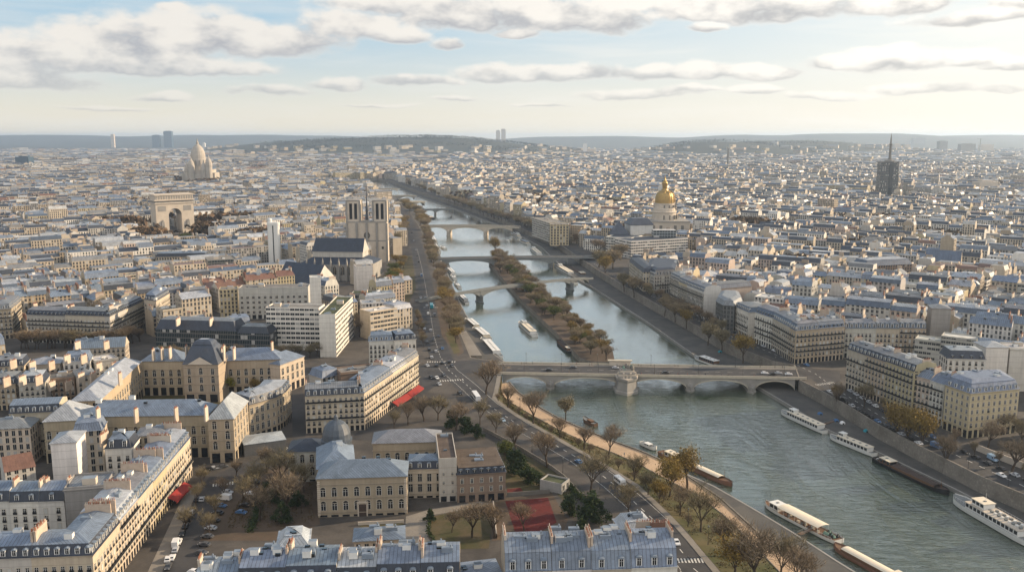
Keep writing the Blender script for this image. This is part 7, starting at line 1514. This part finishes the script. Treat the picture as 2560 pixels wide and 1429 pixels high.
tree_row(['russet', 'bare'], offset_line(pts([(1345, 582), (1290, 562), (1230, 545), (1170, 522), (1110, 502)]), -5), 44, 18, 0, 'along the far right bank, counted from the yellow block', 'trees on the far right bank', 5, 1.5)
tree_row(['russet', 'golden'], offset_line(pts([(1080, 492), (1030, 472), (1005, 460)]), -22), 12, 15, 0, 'by the far right bank bend, counted downstream', 'trees on the far right bank', 6, 1.4)
tree_row(['russet', 'golden'], pts([(780, 474), (830, 471), (870, 471), (905, 474)]), 12, 14, 0, 'on the far left bank bend, counted from the left', 'trees on the far left bank', 5, 1.4)
tree_row(['bare'], pts([(40, 872), (120, 872), (200, 868), (300, 864), (360, 850)]), 24, 14, 0, 'before the big balconied block, counted from the left', 'trees before the balconied block', 2, 1.25)
tree_row(['bare', 'russet'], pts([(390, 893), (520, 902), (660, 902), (800, 890)]), 20, 11, 0, 'behind the palace before the glass-fronted block, counted from the left', 'trees behind the palace', 2, 1.2)
tree_row(['bare', 'green', 'golden'], pts([(955, 745), (985, 700), (1010, 655)]), 12, 14, 0, 'in the cathedral garden, counted from the near end', 'trees in the cathedral garden', 7, 1.3)
tree_row(['bare'], pts([(905, 850), (890, 800), (885, 770)]), 7, 14, 0, 'in the yard right of the white office block', 'trees beside the white office', 3, 1.2)
tree_row(['russet', 'golden'], pts([(985, 620), (1000, 590), (1005, 560)]), 10, 22, 0, 'beside the cathedral towers, counted from the near end', 'trees beside the cathedral', 8, 1.3)
tree_row(['russet', 'bare'], pts([(200, 580), (260, 585), (330, 578), (375, 590)]), 12, 15, 0, 'in the square left of the triumphal arch', 'trees round the triumphal arch', 10, 1.6)
tree_row(['russet', 'bare'], pts([(500, 575), (560, 570), (640, 575), (700, 570)]), 12, 15, 0, 'in the avenue right of the triumphal arch', 'trees round the triumphal arch', 10, 1.6)
tree_row(['bare'], pts([(1060, 870), (1050, 830), (1044, 790)], 0), 9, 10, 0, 'on the house side of the upstream quay road', 'trees on the upstream quay road', 1, .9)
tree_row(['bare'], pts([(1240, 1000), (1300, 1045), (1400, 1098), (1500, 1150), (1600, 1215), (1680, 1275), (1740, 1330)], -1), 16, 6.0, -1.2, 'small on the long grass verge, counted from the bridge', 'small trees on the verge', 1.2, .9)
tree_row(['bare'], offset_line(ROADR[1:7], -7.4), 10, 9, 0, 'behind the right embankment parapet, counted from the right edge', 'trees on the right embankment', .5, .8)
# hedges in the garden and along the verge
def hedge(line, h, w, label, z=0.0):
    r = random.Random(int(line[0][0])); mb = MB(); T = line_len(line); k = 0
    for i in range(int(T * 46 * h * w / 2)):
        p, a = line_at(line, r.uniform(0, T)); q = Vector((p.x + r.gauss(0, w * .4), p.y + r.gauss(0, w * .4), z + abs(r.gauss(h * .45, h * .32)))); s_ = r.uniform(.12, .3)
        a = Vector((r.gauss(0, 1), r.gauss(0, 1), r.gauss(0, .7))).normalized() * s_; b_ = a.cross(Vector((r.gauss(0, 1), r.gauss(0, 1), r.gauss(0, 1)))).normalized() * s_; f = r.random(); c = (.02 + .03 * f, .034 + .035 * f, .016 + .01 * f)
        mb.face([tuple(q - a), tuple(q + b_), tuple(q + a), tuple(q - b_)], 'leaf', None, c)
    tag(mb.build('hedge'), label, 'hedge')
hedge(pts([(1250, 1128), (1300, 1160), (1360, 1200)]), 1.8, 2.2, 'dark green hedge between the brick building and the quay road'); hedge(pts([(1030, 1240), (1090, 1237)]), 1.6, 1.6, 'clipped dark hedge at the foot of the small mansion wing'); hedge(pts([(1420, 1215), (1470, 1262), (1500, 1310)]), 2.0, 2.0, 'overgrown hedge along the quay road by the pavilion')
hedge(pts([(1262, 1010), (1340, 1058), (1430, 1108)], -1), 1.1, 1.3, 'low dark hedge on the verge below the bridge', -1.2); hedge(pts([(1520, 1165), (1600, 1218), (1650, 1255)], -1), 1.1, 1.3, 'low dark hedge on the verge beside the minibus', -1.2); hedge(pts([(1075, 1290), (1070, 1330), (1090, 1360)]), 1.2, 1.0, 'low hedge along the curved garden path'); hedge(pts([(625, 1330), (668, 1210)]), 1.6, 2.0, 'dark hedge strip in the square beside the parked cars')
# rough growth on the verge and the square
def growth(A, B_, n, label, z, name='undergrowth', hmax=1.3):
    r = np.random.RandomState(9); A, B_ = resample(A, 80), resample(B_, 80); Bk = Bulk(); A, B_ = np.array(A), np.array(B_); i = r.randint(0, 79, n); f = r.rand(n, 1); u = r.rand(n, 1)
    cl = r.rand(80, 8); keep = cl[i, (u[:, 0] * 7.99).astype(int)] > .45; P = (A[i] * (1 - f) + A[i + 1] * f) * (1 - u) + (B_[i] * (1 - f) + B_[i + 1] * f) * u; P = P[keep]; n = len(P); u = u[keep]
    P = np.concatenate([P, z[0] + (z[1] - z[0]) * u + np.abs(r.normal(0, .45, (n, 1))).clip(0, hmax)], 1); a = r.normal(0, 1, (n, 3)); a /= np.linalg.norm(a, axis=1, keepdims=True); b_ = np.cross(a, r.normal(0, 1, (n, 3))); b_ /= np.linalg.norm(b_, axis=1, keepdims=True); a *= r.uniform(.15, .4, (n, 1)); b_ *= r.uniform(.08, .2, (n, 1)); f = r.rand(n, 1); c = np.array([.05, .042, .018]) * (1 - f) + np.array([.12, .085, .045]) * f
    Bk.quads(np.stack([P - a, P + b_, P + a, P - b_], 1), 0, c); tag(Bk.build(name, ['leaf']), label, 'undergrowth', kind='stuff')
# garden and park walls
def fwall(line, h, label, mat='wall_masonry', name='garden_wall', th=.4, z=-.1): mb = MB(); vwall(mb, line, z, h, th, mat); tag(mb.build(name), label, 'wall')
fwall(pts([(1208, 1075), (1290, 1118), (1370, 1166), (1410, 1196), (1450, 1240)]), 1.6, 'stone garden wall along the quay road behind the brick building'); fwall(pts([(1232, 1262), (1240, 1345)]), 1.8, 'pale garden wall between the lawn and the red court', 'stone_pale'); fwall(pts([(1268, 1240), (1374, 1232)]), 1.5, 'dark fence wall behind the red court', 'stone_dark'); fwall(pts([(2440, 1125), (2500, 1150), (2600, 1188)]), 3.0, 'pale park wall at the right picture edge', 'stone_pale'); fwall(pts([(895, 1312), (1010, 1306)]), 1.2, 'low stone wall before the mansion steps', 'stone_pale')

# ------------------------------------------------------------------ the rest of the city: a warped street grid of houses
DIST = [dict(org=(-300, 700), ang=R(38), bu=74, bv=52), dict(org=(500, 700), ang=R(-38), bu=70, bv=48)]
def hills_h(x, y):
    x = np.asarray(x, float); y = np.asarray(y, float); h = np.zeros_like(x)
    for (px, top, D, wx, wy, mul) in HILLS:
        cx_, z_ = at_depth(px, top, D); h = np.maximum(h, mul * z_ * np.exp(-np.abs((x - cx_) / wx) ** 2.6 - ((y - D) / wy) ** 2))
    return h * (y > 3500)
HILLS = [(1010, 341, 7600, 1250, 1300, 1.0), (800, 350, 8200, 900, 1300, 1.0), (1800, 353, 6800, 560, 900, 1.0), (1980, 350, 8000, 900, 1200, 1.0), (2140, 333, 14500, 2300, 2200, 1.0), (2500, 337, 15500, 2400, 2200, 1.0), (1500, 340, 16000, 2600, 2000, 1.0), (600, 337, 17000, 4200, 2500, 1.0), (100, 337, 17500, 3000, 2500, 1.0), (1850, 337, 15000, 1500, 1800, 1.0)]
def warp(x, y): return (x + 26 * np.sin(y / 310.0 + 1.3) + 14 * np.sin(y / 130.0 + x / 420.0), y + 22 * np.sin(x / 270.0 + 0.6) + 12 * np.sin(x / 120.0 - y / 500.0))
rc = np.random.RandomState(12)
def river_x(y):   # centre line of the river
    ys = np.array([p[1] for p in LB]); return np.interp(y, ys, (np.array([p[0] for p in LB])) + 60)
NEARC = []   # candidate houses (polygon, height, depth, distance)
FARC = []
HANDL = [p for p in EXCL]
HANDZ = [pts([(-200, 1600), (-200, 1000), (110, 985), (240, 985), (350, 895), (770, 885), (840, 890), (920, 855), (1060, 840), (1080, 1000), (1080, 1600)]), pts([(-100, 1600), (-100, 990), (2700, 990), (2700, 1600)])]
EX2 = HANDL + [HANDZ[0], pts([(-120, 862), (395, 862), (395, 925), (-120, 940)]), pts([(545, 790), (670, 790), (670, 842), (545, 842)]), pts([(690, 712), (870, 712), (960, 720), (960, 748), (690, 752)]), pts([(362, 575), (505, 575), (515, 622), (352, 622)]), pts([(440, 448), (545, 448), (550, 472), (435, 472)]), pts([(1625, 590), (1722, 590), (1725, 612), (1622, 612)]), pts([(655, 660), (712, 660), (718, 702), (650, 702)]), pts([(2195, 480), (2255, 480), (2262, 508), (2188, 508)]), pts([(930, 655), (1000, 655), (1000, 700), (940, 700)]), pts([(1470, 720), (1500, 640), (1740, 636), (1740, 660), (1580, 665), (1560, 720)]), pts([(700, 1600), (700, 1090), (1000, 1040), (1060, 985), (1180, 985), (1600, 1190), (1720, 1300), (1850, 1600)]), pts([(2100, 870), (2640, 1000), (2640, 1500), (2060, 1500), (2060, 960)])]
def clear(px, py):
    ok = np.ones(len(px), bool)
    for P in EX2: ok &= ~in_poly(px, py, P)
    return ok
def gen(lod, y0, y1, su, dw, hmean):
    """quads of houses between the distances y0 and y1; su scales the street grid"""
    Q = []
    for di, D in enumerate(DIST):
        bu, bv = D['bu'] * su, D['bv'] * su; ca, sa = math.cos(D['ang']), math.sin(D['ang']); N = int(y1 * 1.35 / min(bu, bv)) + 2
        I, Jj = np.meshgrid(np.arange(-N, N), np.arange(-N, N)); I = I.ravel(); Jj = Jj.ravel()
        U, V = I * bu, Jj * bv
        X = D['org'][0] + U * ca - V * sa; Y = D['org'][1] + U * sa + V * ca
        side = (X > river_x(Y)) if di == 1 else (X <= river_x(Y))
        m_ = side & (Y > y0 - bv) & (Y < y1) & (np.abs(X) < Y * .63 + 120); U, V = U[m_], V[m_]
        st = 7.5 * su
        for u, v in zip(U, V):
            w_ = bu - st; r_ = rc.rand()
            rh = rc.normal(0, 3.0, 3); rows = [(v + st * .5, dw * rc.uniform(.85, 1.15), 0), (v + bv - st * .5 - dw, dw, 1)]
            if rc.rand() < .45: rows.append((v + st * .5 + dw * 1.35, bv - st - dw * 2.7, 2))
            bid = rc.rand(); inner = bv - st - 2 * dw
            if inner > 6 * su:
                for (ua, ub) in ((u, u + dw), (u + w_ - dw, u + w_)): Q.append((ua, ub, v + st * .5 + dw + .1, v + bv - st * .5 - dw - .1, di, 3, rc.normal(0, 2.5), bid))
            for (vv, dd, k) in rows:
                if k == 2: w2_ = w_ - dw * 2.4
                else: w2_ = w_
                if dd < 3: continue
                uu = u if k < 2 else u + dw * 1.2
                while uu < u + (w_ if k < 2 else w_ - dw * 1.2) - 6 * su:
                    wd = rc.uniform(12, 32) * su * (1.0 if k < 2 else .7)
                    if uu + wd > u + (w_ if k < 2 else w_ - dw * 1.2) - 7 * su: wd = u + (w_ if k < 2 else w_ - dw * 1.2) - uu
                    if not (k == 2 and rc.rand() < .35): Q.append((uu + .1, uu + wd - .1, vv, vv + dd, di, k, rh[k], bid))
                    uu += wd
    if not Q: return None
    Q = np.array(Q); out = np.zeros((len(Q), 4, 2))
    for di, D in enumerate(DIST):
        m_ = Q[:, 4] == di; ca, sa = math.cos(D['ang']), math.sin(D['ang'])
        for c, (iu, iv) in enumerate(((0, 2), (1, 2), (1, 3), (0, 3))):
            U, V = Q[m_, iu], Q[m_, iv]; X = D['org'][0] + U * ca - V * sa; Y = D['org'][1] + U * sa + V * ca; X, Y = warp(X, Y); out[m_, c, 0] = X; out[m_, c, 1] = Y
    c = out.mean(1); ok = (c[:, 1] > y0) & (c[:, 1] < y1) & (np.abs(c[:, 0]) < c[:, 1] * .60 + 40)
    ok &= clear(c[:, 0], c[:, 1])
    for k in range(4): ok &= clear(out[:, k, 0] * .96 + c[:, 0] * .04, out[:, k, 1] * .96 + c[:, 1] * .04)
    hh = hills_h(c[:, 0], c[:, 1]); ok &= (hh < 22) | ((hh < 70) & (rc.rand(len(hh)) < .10))
    out, Q = out[ok], Q[ok]; n = len(out)
    H = np.clip(hmean + Q[:, 6] + rc.normal(0, 1.5, n) * np.where(rc.rand(n) < .25, 3.0, 1.0), 8, 34); H[Q[:, 5] == 2] *= rc.uniform(.5, 1.15, (Q[:, 5] == 2).sum()); big = rc.rand(n) < .012; H[big] += rc.uniform(4, 11, big.sum())
    e_ = Q[:, 5] == 3; out[e_] = np.roll(out[e_], 1, axis=1)
    return out, H, Q[:, 5], Q[:, 7]
_hk = None
near = gen(0, 300, 900, 1.0, 12.5, 17.0); mid = gen(1, 900, 1900, 1.0, 12.5, 17.5); far1 = gen(2, 1900, 4200, 1.5, 17, 18.5); far2 = gen(3, 4200, 9500, 2.8, 30, 16)
# nearest houses: things of their own
PAL = [('cream', .24), ('buff', .10), ('pale grey', .16), ('white', .17), ('sandy', .15), ('yellowish', .05), ('pinkish', .05), ('grey', .06)]
RF = [('mansard', 'blue-grey zinc', None, .24), ('mansard', 'grey zinc', 'dark slate', .22), ('mansard', 'pale zinc', 'blue slate', .14), ('hip', 'pale zinc', None, .12), ('hip', 'blue-grey zinc', None, .10), ('flat', 'white flat', None, .06), ('flat', 'gravel', None, .07), ('gable', 'brown tile', None, .05)]
LM = [('the stone palace', at(410, 1000)), ('the white office block', at(840, 860)), ('the gothic cathedral', at(850, 690)), ('the slim twin tower', at(685, 665)), ('the balconied block', at(250, 860)), ('the gridded block', at(680, 800)), ('the arched footbridge', at(1040, 760)), ('the grand stone corner', at(2050, 905)), ('the white river rank', at(1720, 790)), ('the office complex', at(1610, 640)), ('the gold dome', at(1665, 600)), ('the round brick house', at(2220, 740)), ('the yellow corner house', at(2430, 1100)), ('the yellow quay block', at(1400, 620)), ('the triumphal arch', at(434, 580)), ('the big white gables', at(2500, 960)), ('the glass-fronted block', at(500, 900)), ('the right bank park', at(1960, 705)), ('the corner rank', at(900, 1070)), ('the slate-roofed long block', at(450, 720))]
rb = random.Random(21)
def pick(L):
    x = rb.random() * sum(q[-1] for q in L)
    for q in L:
        x -= q[-1]
        if x <= 0: return q
    return L[-1]
cand = []
for (o_, H, kk, bb) in (near, mid):
    for i in range(len(o_)): cand.append((o_[i], H[i], kk[i], o_[i][:, 1].mean(), bb[i]))
cand.sort(key=lambda c: c[3]); N_IND = 290
lcnt = {}
for (q, H, kk, yy, bid) in cand[:N_IND]:
    P = [tuple(p) for p in q]; c = q.mean(0); rs_ = rb.getstate(); rb.seed(bid); tb_, rb_ = pick(PAL)[0], pick(RF); rb.setstate(rs_); tint = tb_ if rb.random() < .5 else pick(PAL)[0]; rf = rb_ if rb.random() < .6 else pick(RF); nm, lm = min(LM, key=lambda l: (l[1][0] - c[0]) ** 2 + (l[1][1] - c[1]) ** 2)
    dx, dy = c[0] - lm[0], c[1] - lm[1]; rel = ('behind' if dy > 0 else 'in front of') if abs(dy) > abs(dx) else ('right of' if dx > 0 else 'left of')
    desc = f'{tint} {"low " if H < 13 else "tall " if H > 21 else ""}house with {(rf[2] + " mansard") if rf[2] else rf[1] + (" mansard" if rf[0] == "mansard" else " roof")}'; key = (desc, rel, nm); lcnt[key] = lcnt.get(key, 0) + 1
    lb = f'{desc}, {rel} {nm}'
    if lcnt[key] > 1: lb = f'{desc}, {ordinal(lcnt[key]-1)} {rel} {nm}'
    d0 = math.dist(P[0], P[3]); a = math.atan2(P[3][1] - P[0][1], P[3][0] - P[0][0]); ch = []
    for e, f in ((0, .04), (1, .96)):
        if rb.random() < .75: bx = P[0][0] + (P[1][0] - P[0][0]) * f; byy = P[0][1] + (P[1][1] - P[0][1]) * f; ex = P[3][0] + (P[2][0] - P[3][0]) * f; ey = P[3][1] + (P[2][1] - P[3][1]) * f; t_ = rb.uniform(.35, .65); ch.append(((bx + (ex - bx) * t_, byy + (ey - byy) * t_), a, d0 * rb.uniform(.3, .6), rb.uniform(.8, 2.8), rb.choice((0, 0, 1, 1, 2))))
    building(lb, P, float(H), tint=tint, roof=rf[0], rt=rf[1], steep=rf[2], fronts=(0, 2), win='mat', depth=d0, party=(1, 3), chim=ch if rf[0] != 'flat' else (), seed=int(c[0]) * 3 + int(c[1]), dorm=None, clutter=rb.choice((0, 1, 2, 2, 3)), mans=(rb.uniform(.9, 1.8), rb.uniform(2.6, 4.2)) if rf[0] != 'gable' else (1, 4), excl=False, group='houses of the city streets', bay=rb.choice((2.4, 2.7, 3.1)), fl=rb.choice((2.9, 3.1)), facade='facade_modern' if (rf[0] == 'flat' and rb.random() < .7) else 'facade')
rest = cand[N_IND:]
# everything beyond them: one mass of roofs
TARR = np.array([TINTS[k] for k, _ in PAL]); TPW = np.array([w for _, w in PAL]); TPW = TPW / TPW.sum()
RARR = np.array([RTINT['blue-grey zinc'], RTINT['grey zinc'], RTINT['pale zinc'], RTINT['dark slate'], RTINT['blue slate'], RTINT['brown tile'], RTINT['gravel'], RTINT['white flat']]); RPW = np.array([.24, .18, .20, .12, .10, .05, .06, .07])
class Bulk:
    def __init__(s): s.v = []; s.f = []; s.m = []; s.uv = []; s.c = []; s.n = 0
    def quads(s, V, mat, C, UV=None):
        """V (n,4,3)"""
        n = len(V); s.v.append(V.reshape(-1, 3)); s.m.append(np.full(n, mat, np.int32)); s.c.append(C); s.uv.append((UV if UV is not None else np.zeros((n, 4, 2))).reshape(-1, 2)); s.n += n
    def build(s, name, mats):
        me = bpy.data.meshes.new(name); v = np.concatenate(s.v).astype(np.float32); n = s.n
        me.vertices.add(n * 4); me.vertices.foreach_set('co', v.ravel()); me.loops.add(n * 4); me.loops.foreach_set('vertex_index', np.arange(n * 4, dtype=np.int32))
        me.polygons.add(n); me.polygons.foreach_set('loop_start', np.arange(0, n * 4, 4, dtype=np.int32)); me.polygons.foreach_set('material_index', np.concatenate(s.m)); me.update(calc_edges=True)
        u = me.uv_layers.new(name='UVMap'); u.data.foreach_set('uv', np.concatenate(s.uv).astype(np.float32).ravel()); a = me.attributes.new('tint', 'FLOAT_COLOR', 'FACE'); ca = np.ones((n, 4), np.float32); ca[:, :3] = np.concatenate(s.c); a.data.foreach_set('color', ca.ravel())
        for mn in mats: me.materials.append(MATS[mn])
        return link(name, me)
def coh(n, bid, w, s_, p):
    c_ = np.searchsorted(np.cumsum(w), (bid * s_) % 1.0).clip(0, len(w) - 1); o_ = rc.choice(len(w), n, p=w); return np.where(rc.rand(n) < p, c_, o_)
def mass(name, q, H, lod, label, chim=True, bid=None):
    n = len(q); z0 = hills_h(q.mean(1)[:, 0], q.mean(1)[:, 1]); B = Bulk(); wc = TARR[coh(n, bid, TPW, 37.7, .55)] * rc.uniform(.82, 1.15, (n, 1)); rcx = RARR[coh(n, bid, RPW / RPW.sum(), 91.3, .6)] * rc.uniform(.8, 1.2, (n, 1))
    e3 = lambda P, z: np.concatenate([P, np.broadcast_to(np.asarray(z)[:, None, None], (n, 4, 1))], 2)
    base = e3(q, z0 - 2); eave = e3(q, z0 + H); c = q.mean(1, keepdims=True); style = np.where(rc.rand(n) < .6, (bid * 53.1) % 1.0, rc.rand(n)); k = np.where(style < .5, .12, np.where(style < .8, .47, .03)) * rc.uniform(.8, 1.06, n); rise = np.where(style < .5, 3.4, np.where(style < .8, 3.2, .0)) * rc.uniform(.7, 1.3, n)
    kk_ = k[:, None]; tq = np.stack([q[:, 0] + (q[:, 3] - q[:, 0]) * kk_, q[:, 1] + (q[:, 2] - q[:, 1]) * kk_, q[:, 2] + (q[:, 1] - q[:, 2]) * kk_, q[:, 3] + (q[:, 0] - q[:, 3]) * kk_], 1); top = e3(tq, z0 + H + rise); mi = np.where(rc.rand(n) < .8, 0, 1)
    for i in range(4):
        j = (i + 1) % 4; L = np.linalg.norm(q[:, i] - q[:, j], axis=1); nb = np.maximum(1, np.round(L / 2.9)) * ((i in (0, 2)) | (rc.rand(n) < .4)); nf = np.round(H / 3.1)
        UV = np.zeros((n, 4, 2)); UV[:, 1, 0] = UV[:, 2, 0] = nb; UV[:, 2, 1] = UV[:, 3, 1] = nf + .15; UV[:, 0, 1] = UV[:, 1, 1] = -.6
        V = np.stack([base[:, i], base[:, j], eave[:, j], eave[:, i]], 1); B.quads(V, 0, wc, UV)
        UV = np.zeros((n, 4, 2)); UV[:, 1, 0] = UV[:, 2, 0] = L; UV[:, 2, 1] = UV[:, 3, 1] = 4
        sc = np.where((style < .5)[:, None] & (rc.rand(n) < .5)[:, None], np.array(RTINT['dark slate']) * 1.3, rcx); V = np.stack([eave[:, i], eave[:, j], top[:, j], top[:, i]], 1); B.quads(V, 1 if i in (0, 2) else 2, sc if i in (0, 2) else wc, UV)
    B.quads(top, 1, rcx, tq.copy())
    if chim:
        for rep in range(2 if lod < 2 else 1):
            s_ = rc.rand(n) < (.85 if rep == 0 else .5); qq = q[s_]; m_ = len(qq); t_ = rc.uniform(.03, .97, (m_, 1)) if rep else np.where(rc.rand(m_, 1) < .5, .04, .96)
            a = qq[:, 0] + (qq[:, 1] - qq[:, 0]) * t_; b_ = qq[:, 3] + (qq[:, 2] - qq[:, 3]) * t_; f0 = rc.uniform(.2, .45, (m_, 1)); f1 = f0 + rc.uniform(.25, .55, (m_, 1)); p0, p1 = a + (b_ - a) * f0, a + (b_ - a) * f1
            d = (qq[:, 1] - qq[:, 0]); d = d / np.linalg.norm(d, axis=1, keepdims=True) * (.4 if lod < 2 else .7); Pz = np.stack([p0 - d, p0 + d, p1 + d, p1 - d], 1); zt = (z0 + H + rise)[s_] + rc.uniform(.8, 3.4, m_) * (1 if lod < 2 else 1.3); zb = (z0 + H)[s_] - .5
            bt = np.concatenate([Pz, np.broadcast_to(zb[:, None, None], (m_, 4, 1))], 2); tp = np.concatenate([Pz, np.broadcast_to(zt[:, None, None], (m_, 4, 1))], 2); cc = np.where(rc.rand(m_, 1) < .22, np.array([[.50, .46, .40]]), np.array([[.40, .33, .26]])) * rc.uniform(.7, 1.2, (m_, 1))
            for i in range(4): j = (i + 1) % 4; B.quads(np.stack([bt[:, i], bt[:, j], tp[:, j], tp[:, i]], 1), 2, cc)
            B.quads(tp, 2, cc * np.array([.8, .6, .5]))
    o = B.build(name, ['facade', 'zinc', 'stone']); return tag(o, label, 'city', kind='stuff')
mass('city_rooftops', np.array([c[0] for c in rest]), np.array([c[1] for c in rest]), 1, 'dense mass of zinc and slate roofed city houses in the middle distance', bid=np.array([c[4] for c in rest]))
mass('distant_city', far1[0], far1[1], 2, 'hazy carpet of pale distant city blocks', bid=far1[3])
mass('far_suburbs', far2[0], far2[1], 3, 'faint far suburbs below the hills', chim=False, bid=far2[3])
# hills and far ground
gx = np.linspace(-14000, 14000, 150); gy = np.concatenate([np.linspace(3600, 10000, 60), np.linspace(10300, 24000, 50)]); X, Y = np.meshgrid(gx, gy); sc_ = Y / 9000.0; X = X * np.clip(sc_, .45, 2.6)
Z = hills_h(X, Y) + 5.0 * np.sin(X / 230.0) * np.sin(Y / 310.0) * (hills_h(X, Y) > 25) - 3.0
V = np.stack([X, Y, Z], 2).reshape(-1, 3); nx = len(gx); F = [(i * nx + j, i * nx + j + 1, (i + 1) * nx + j + 1, (i + 1) * nx + j) for i in range(len(gy) - 1) for j in range(nx - 1)]
me = bpy.data.meshes.new('hills'); me.from_pydata(V.tolist(), [], F); me.materials.append(MATS['far_woods']); me.update(); [setattr(p, 'use_smooth', True) for p in me.polygons]; tag(link('hills', me), kind='structure')
growth(offset_line(C0, -0.6), offset_line(P1, .6), 26000, 'rough brown and green undergrowth on the grass verge', (-.1, PATH - .1))
growth(pts([(600, 1250), (690, 1180), (780, 1172)]), pts([(560, 1320), (690, 1320), (790, 1300)]), 6000, 'low planting in the square beside the mansion', (0, 0))
# masses of trees among the distant roofs
def woods(name, spots, label, col=((.05, .04, .03), (.13, .085, .05))):
    r = np.random.RandomState(3); B = Bulk(); 
    for (x, y, rx, ry, h, n) in spots:
        P = np.stack([r.normal(x, rx, n), r.normal(y, ry, n), np.zeros(n)], 1); P = P[~in_poly(P[:, 0], P[:, 1], EXCL[0])]; n = len(P)
        if n == 0: continue
        P = P +0; P[:, 2] = hills_h(P[:, 0], P[:, 1]) + r.uniform(.2, 1, n) * h; s_ = h * .22; a = r.normal(0, 1, (n, 3)); a /= np.linalg.norm(a, axis=1, keepdims=True); b_ = np.cross(a, r.normal(0, 1, (n, 3))); b_ /= np.linalg.norm(b_, axis=1, keepdims=True); a *= s_ * r.uniform(.5, 1.2, (n, 1)); b_ *= s_ * r.uniform(.5, 1.2, (n, 1))
        f = r.rand(n, 1); B.quads(np.stack([P - a, P + b_, P + a, P - b_], 1), 0, np.array(col[0]) * (1 - f) + np.array(col[1]) * f)
    tag(B.build(name, ['leaf']), label, 'trees', kind='stuff')
sp_ = []
for (px, py, wpx) in [(560, 590, 60), (300, 575, 40), (1180, 545, 40), (1700, 470, 60), (1260, 462, 60), (1400, 465, 40), (1900, 470, 30), (2320, 440, 120), (2420, 425, 120), (2520, 450, 60), (1560, 600, 20), (2000, 690, 30), (620, 545, 40), (90, 600, 40), (2480, 470, 50), (640, 610, 40), (1330, 480, 30)]:
    x, y = at(px, py); k_ = y / FPX; sp_.append((x, y, wpx * k_ * .5, wpx * k_ * .45, 19, 3400))
rw = random.Random(8)
for k in range(120):
    y = rw.uniform(1000, 5200); x = rw.uniform(-.58, .58) * y
    if all(not in_poly(np.array([x]), np.array([y]), P)[0] for P in EXCL): a_ = rw.choice(((60, 9), (14, 40), (26, 20), (90, 8))); sp_.append((x, y, a_[0] * y / 2500 + 6, a_[1] * y / 2500 + 6, rw.uniform(15, 23), 700))
hw_ = []
for k in range(110):
    y = rw.uniform(6300, 7900); x = (rw.uniform(620, 1380) - 1280) * y / FPX if k < 70 else (rw.uniform(1560, 2060) - 1280) * y / FPX; hw_.append((x, y, rw.uniform(60, 160), 40, rw.uniform(12, 20), 130))
woods('hill_woods', hw_, 'dark blue-green woods on the two low ridges', ((.018, .028, .030), (.042, .046, .042)))
woods('far_trees', sp_, 'brown clumps of bare trees between the distant roofs')

# ------------------------------------------------------------------ the air: one even box of haze round the whole scene
m, t = new_mat('haze_air'); pv = t.node('ShaderNodeVolumePrincipled', ins={'Color': c4((.60, .77, 1.0)), 'Density': HAZE, 'Anisotropy': .35}); o_ = t.node('ShaderNodeOutputMaterial'); t.l.new(pv.outputs[0], o_.inputs['Volume'])
mb = MB(); mb.box(-24000, 24000, -900, 26000, -14, 230, 'haze_air', bottom=True); hz = mb.build('haze'); tag(hz, 'pale blue evening haze over the whole city', 'haze', kind='stuff')
# labels must single things out
seen = {}
for o in SC.objects:
    if o.parent is None and 'label' in o: seen.setdefault(o['label'], []).append(o.name)
for k, v in seen.items():
    if len(v) > 1: print('SAME LABEL', k, len(v))
    w_ = len(k.split())
    if w_ > 16 or w_ < 4: print('LABEL LENGTH', w_, k)
print('OBJECTS', len(SC.objects))
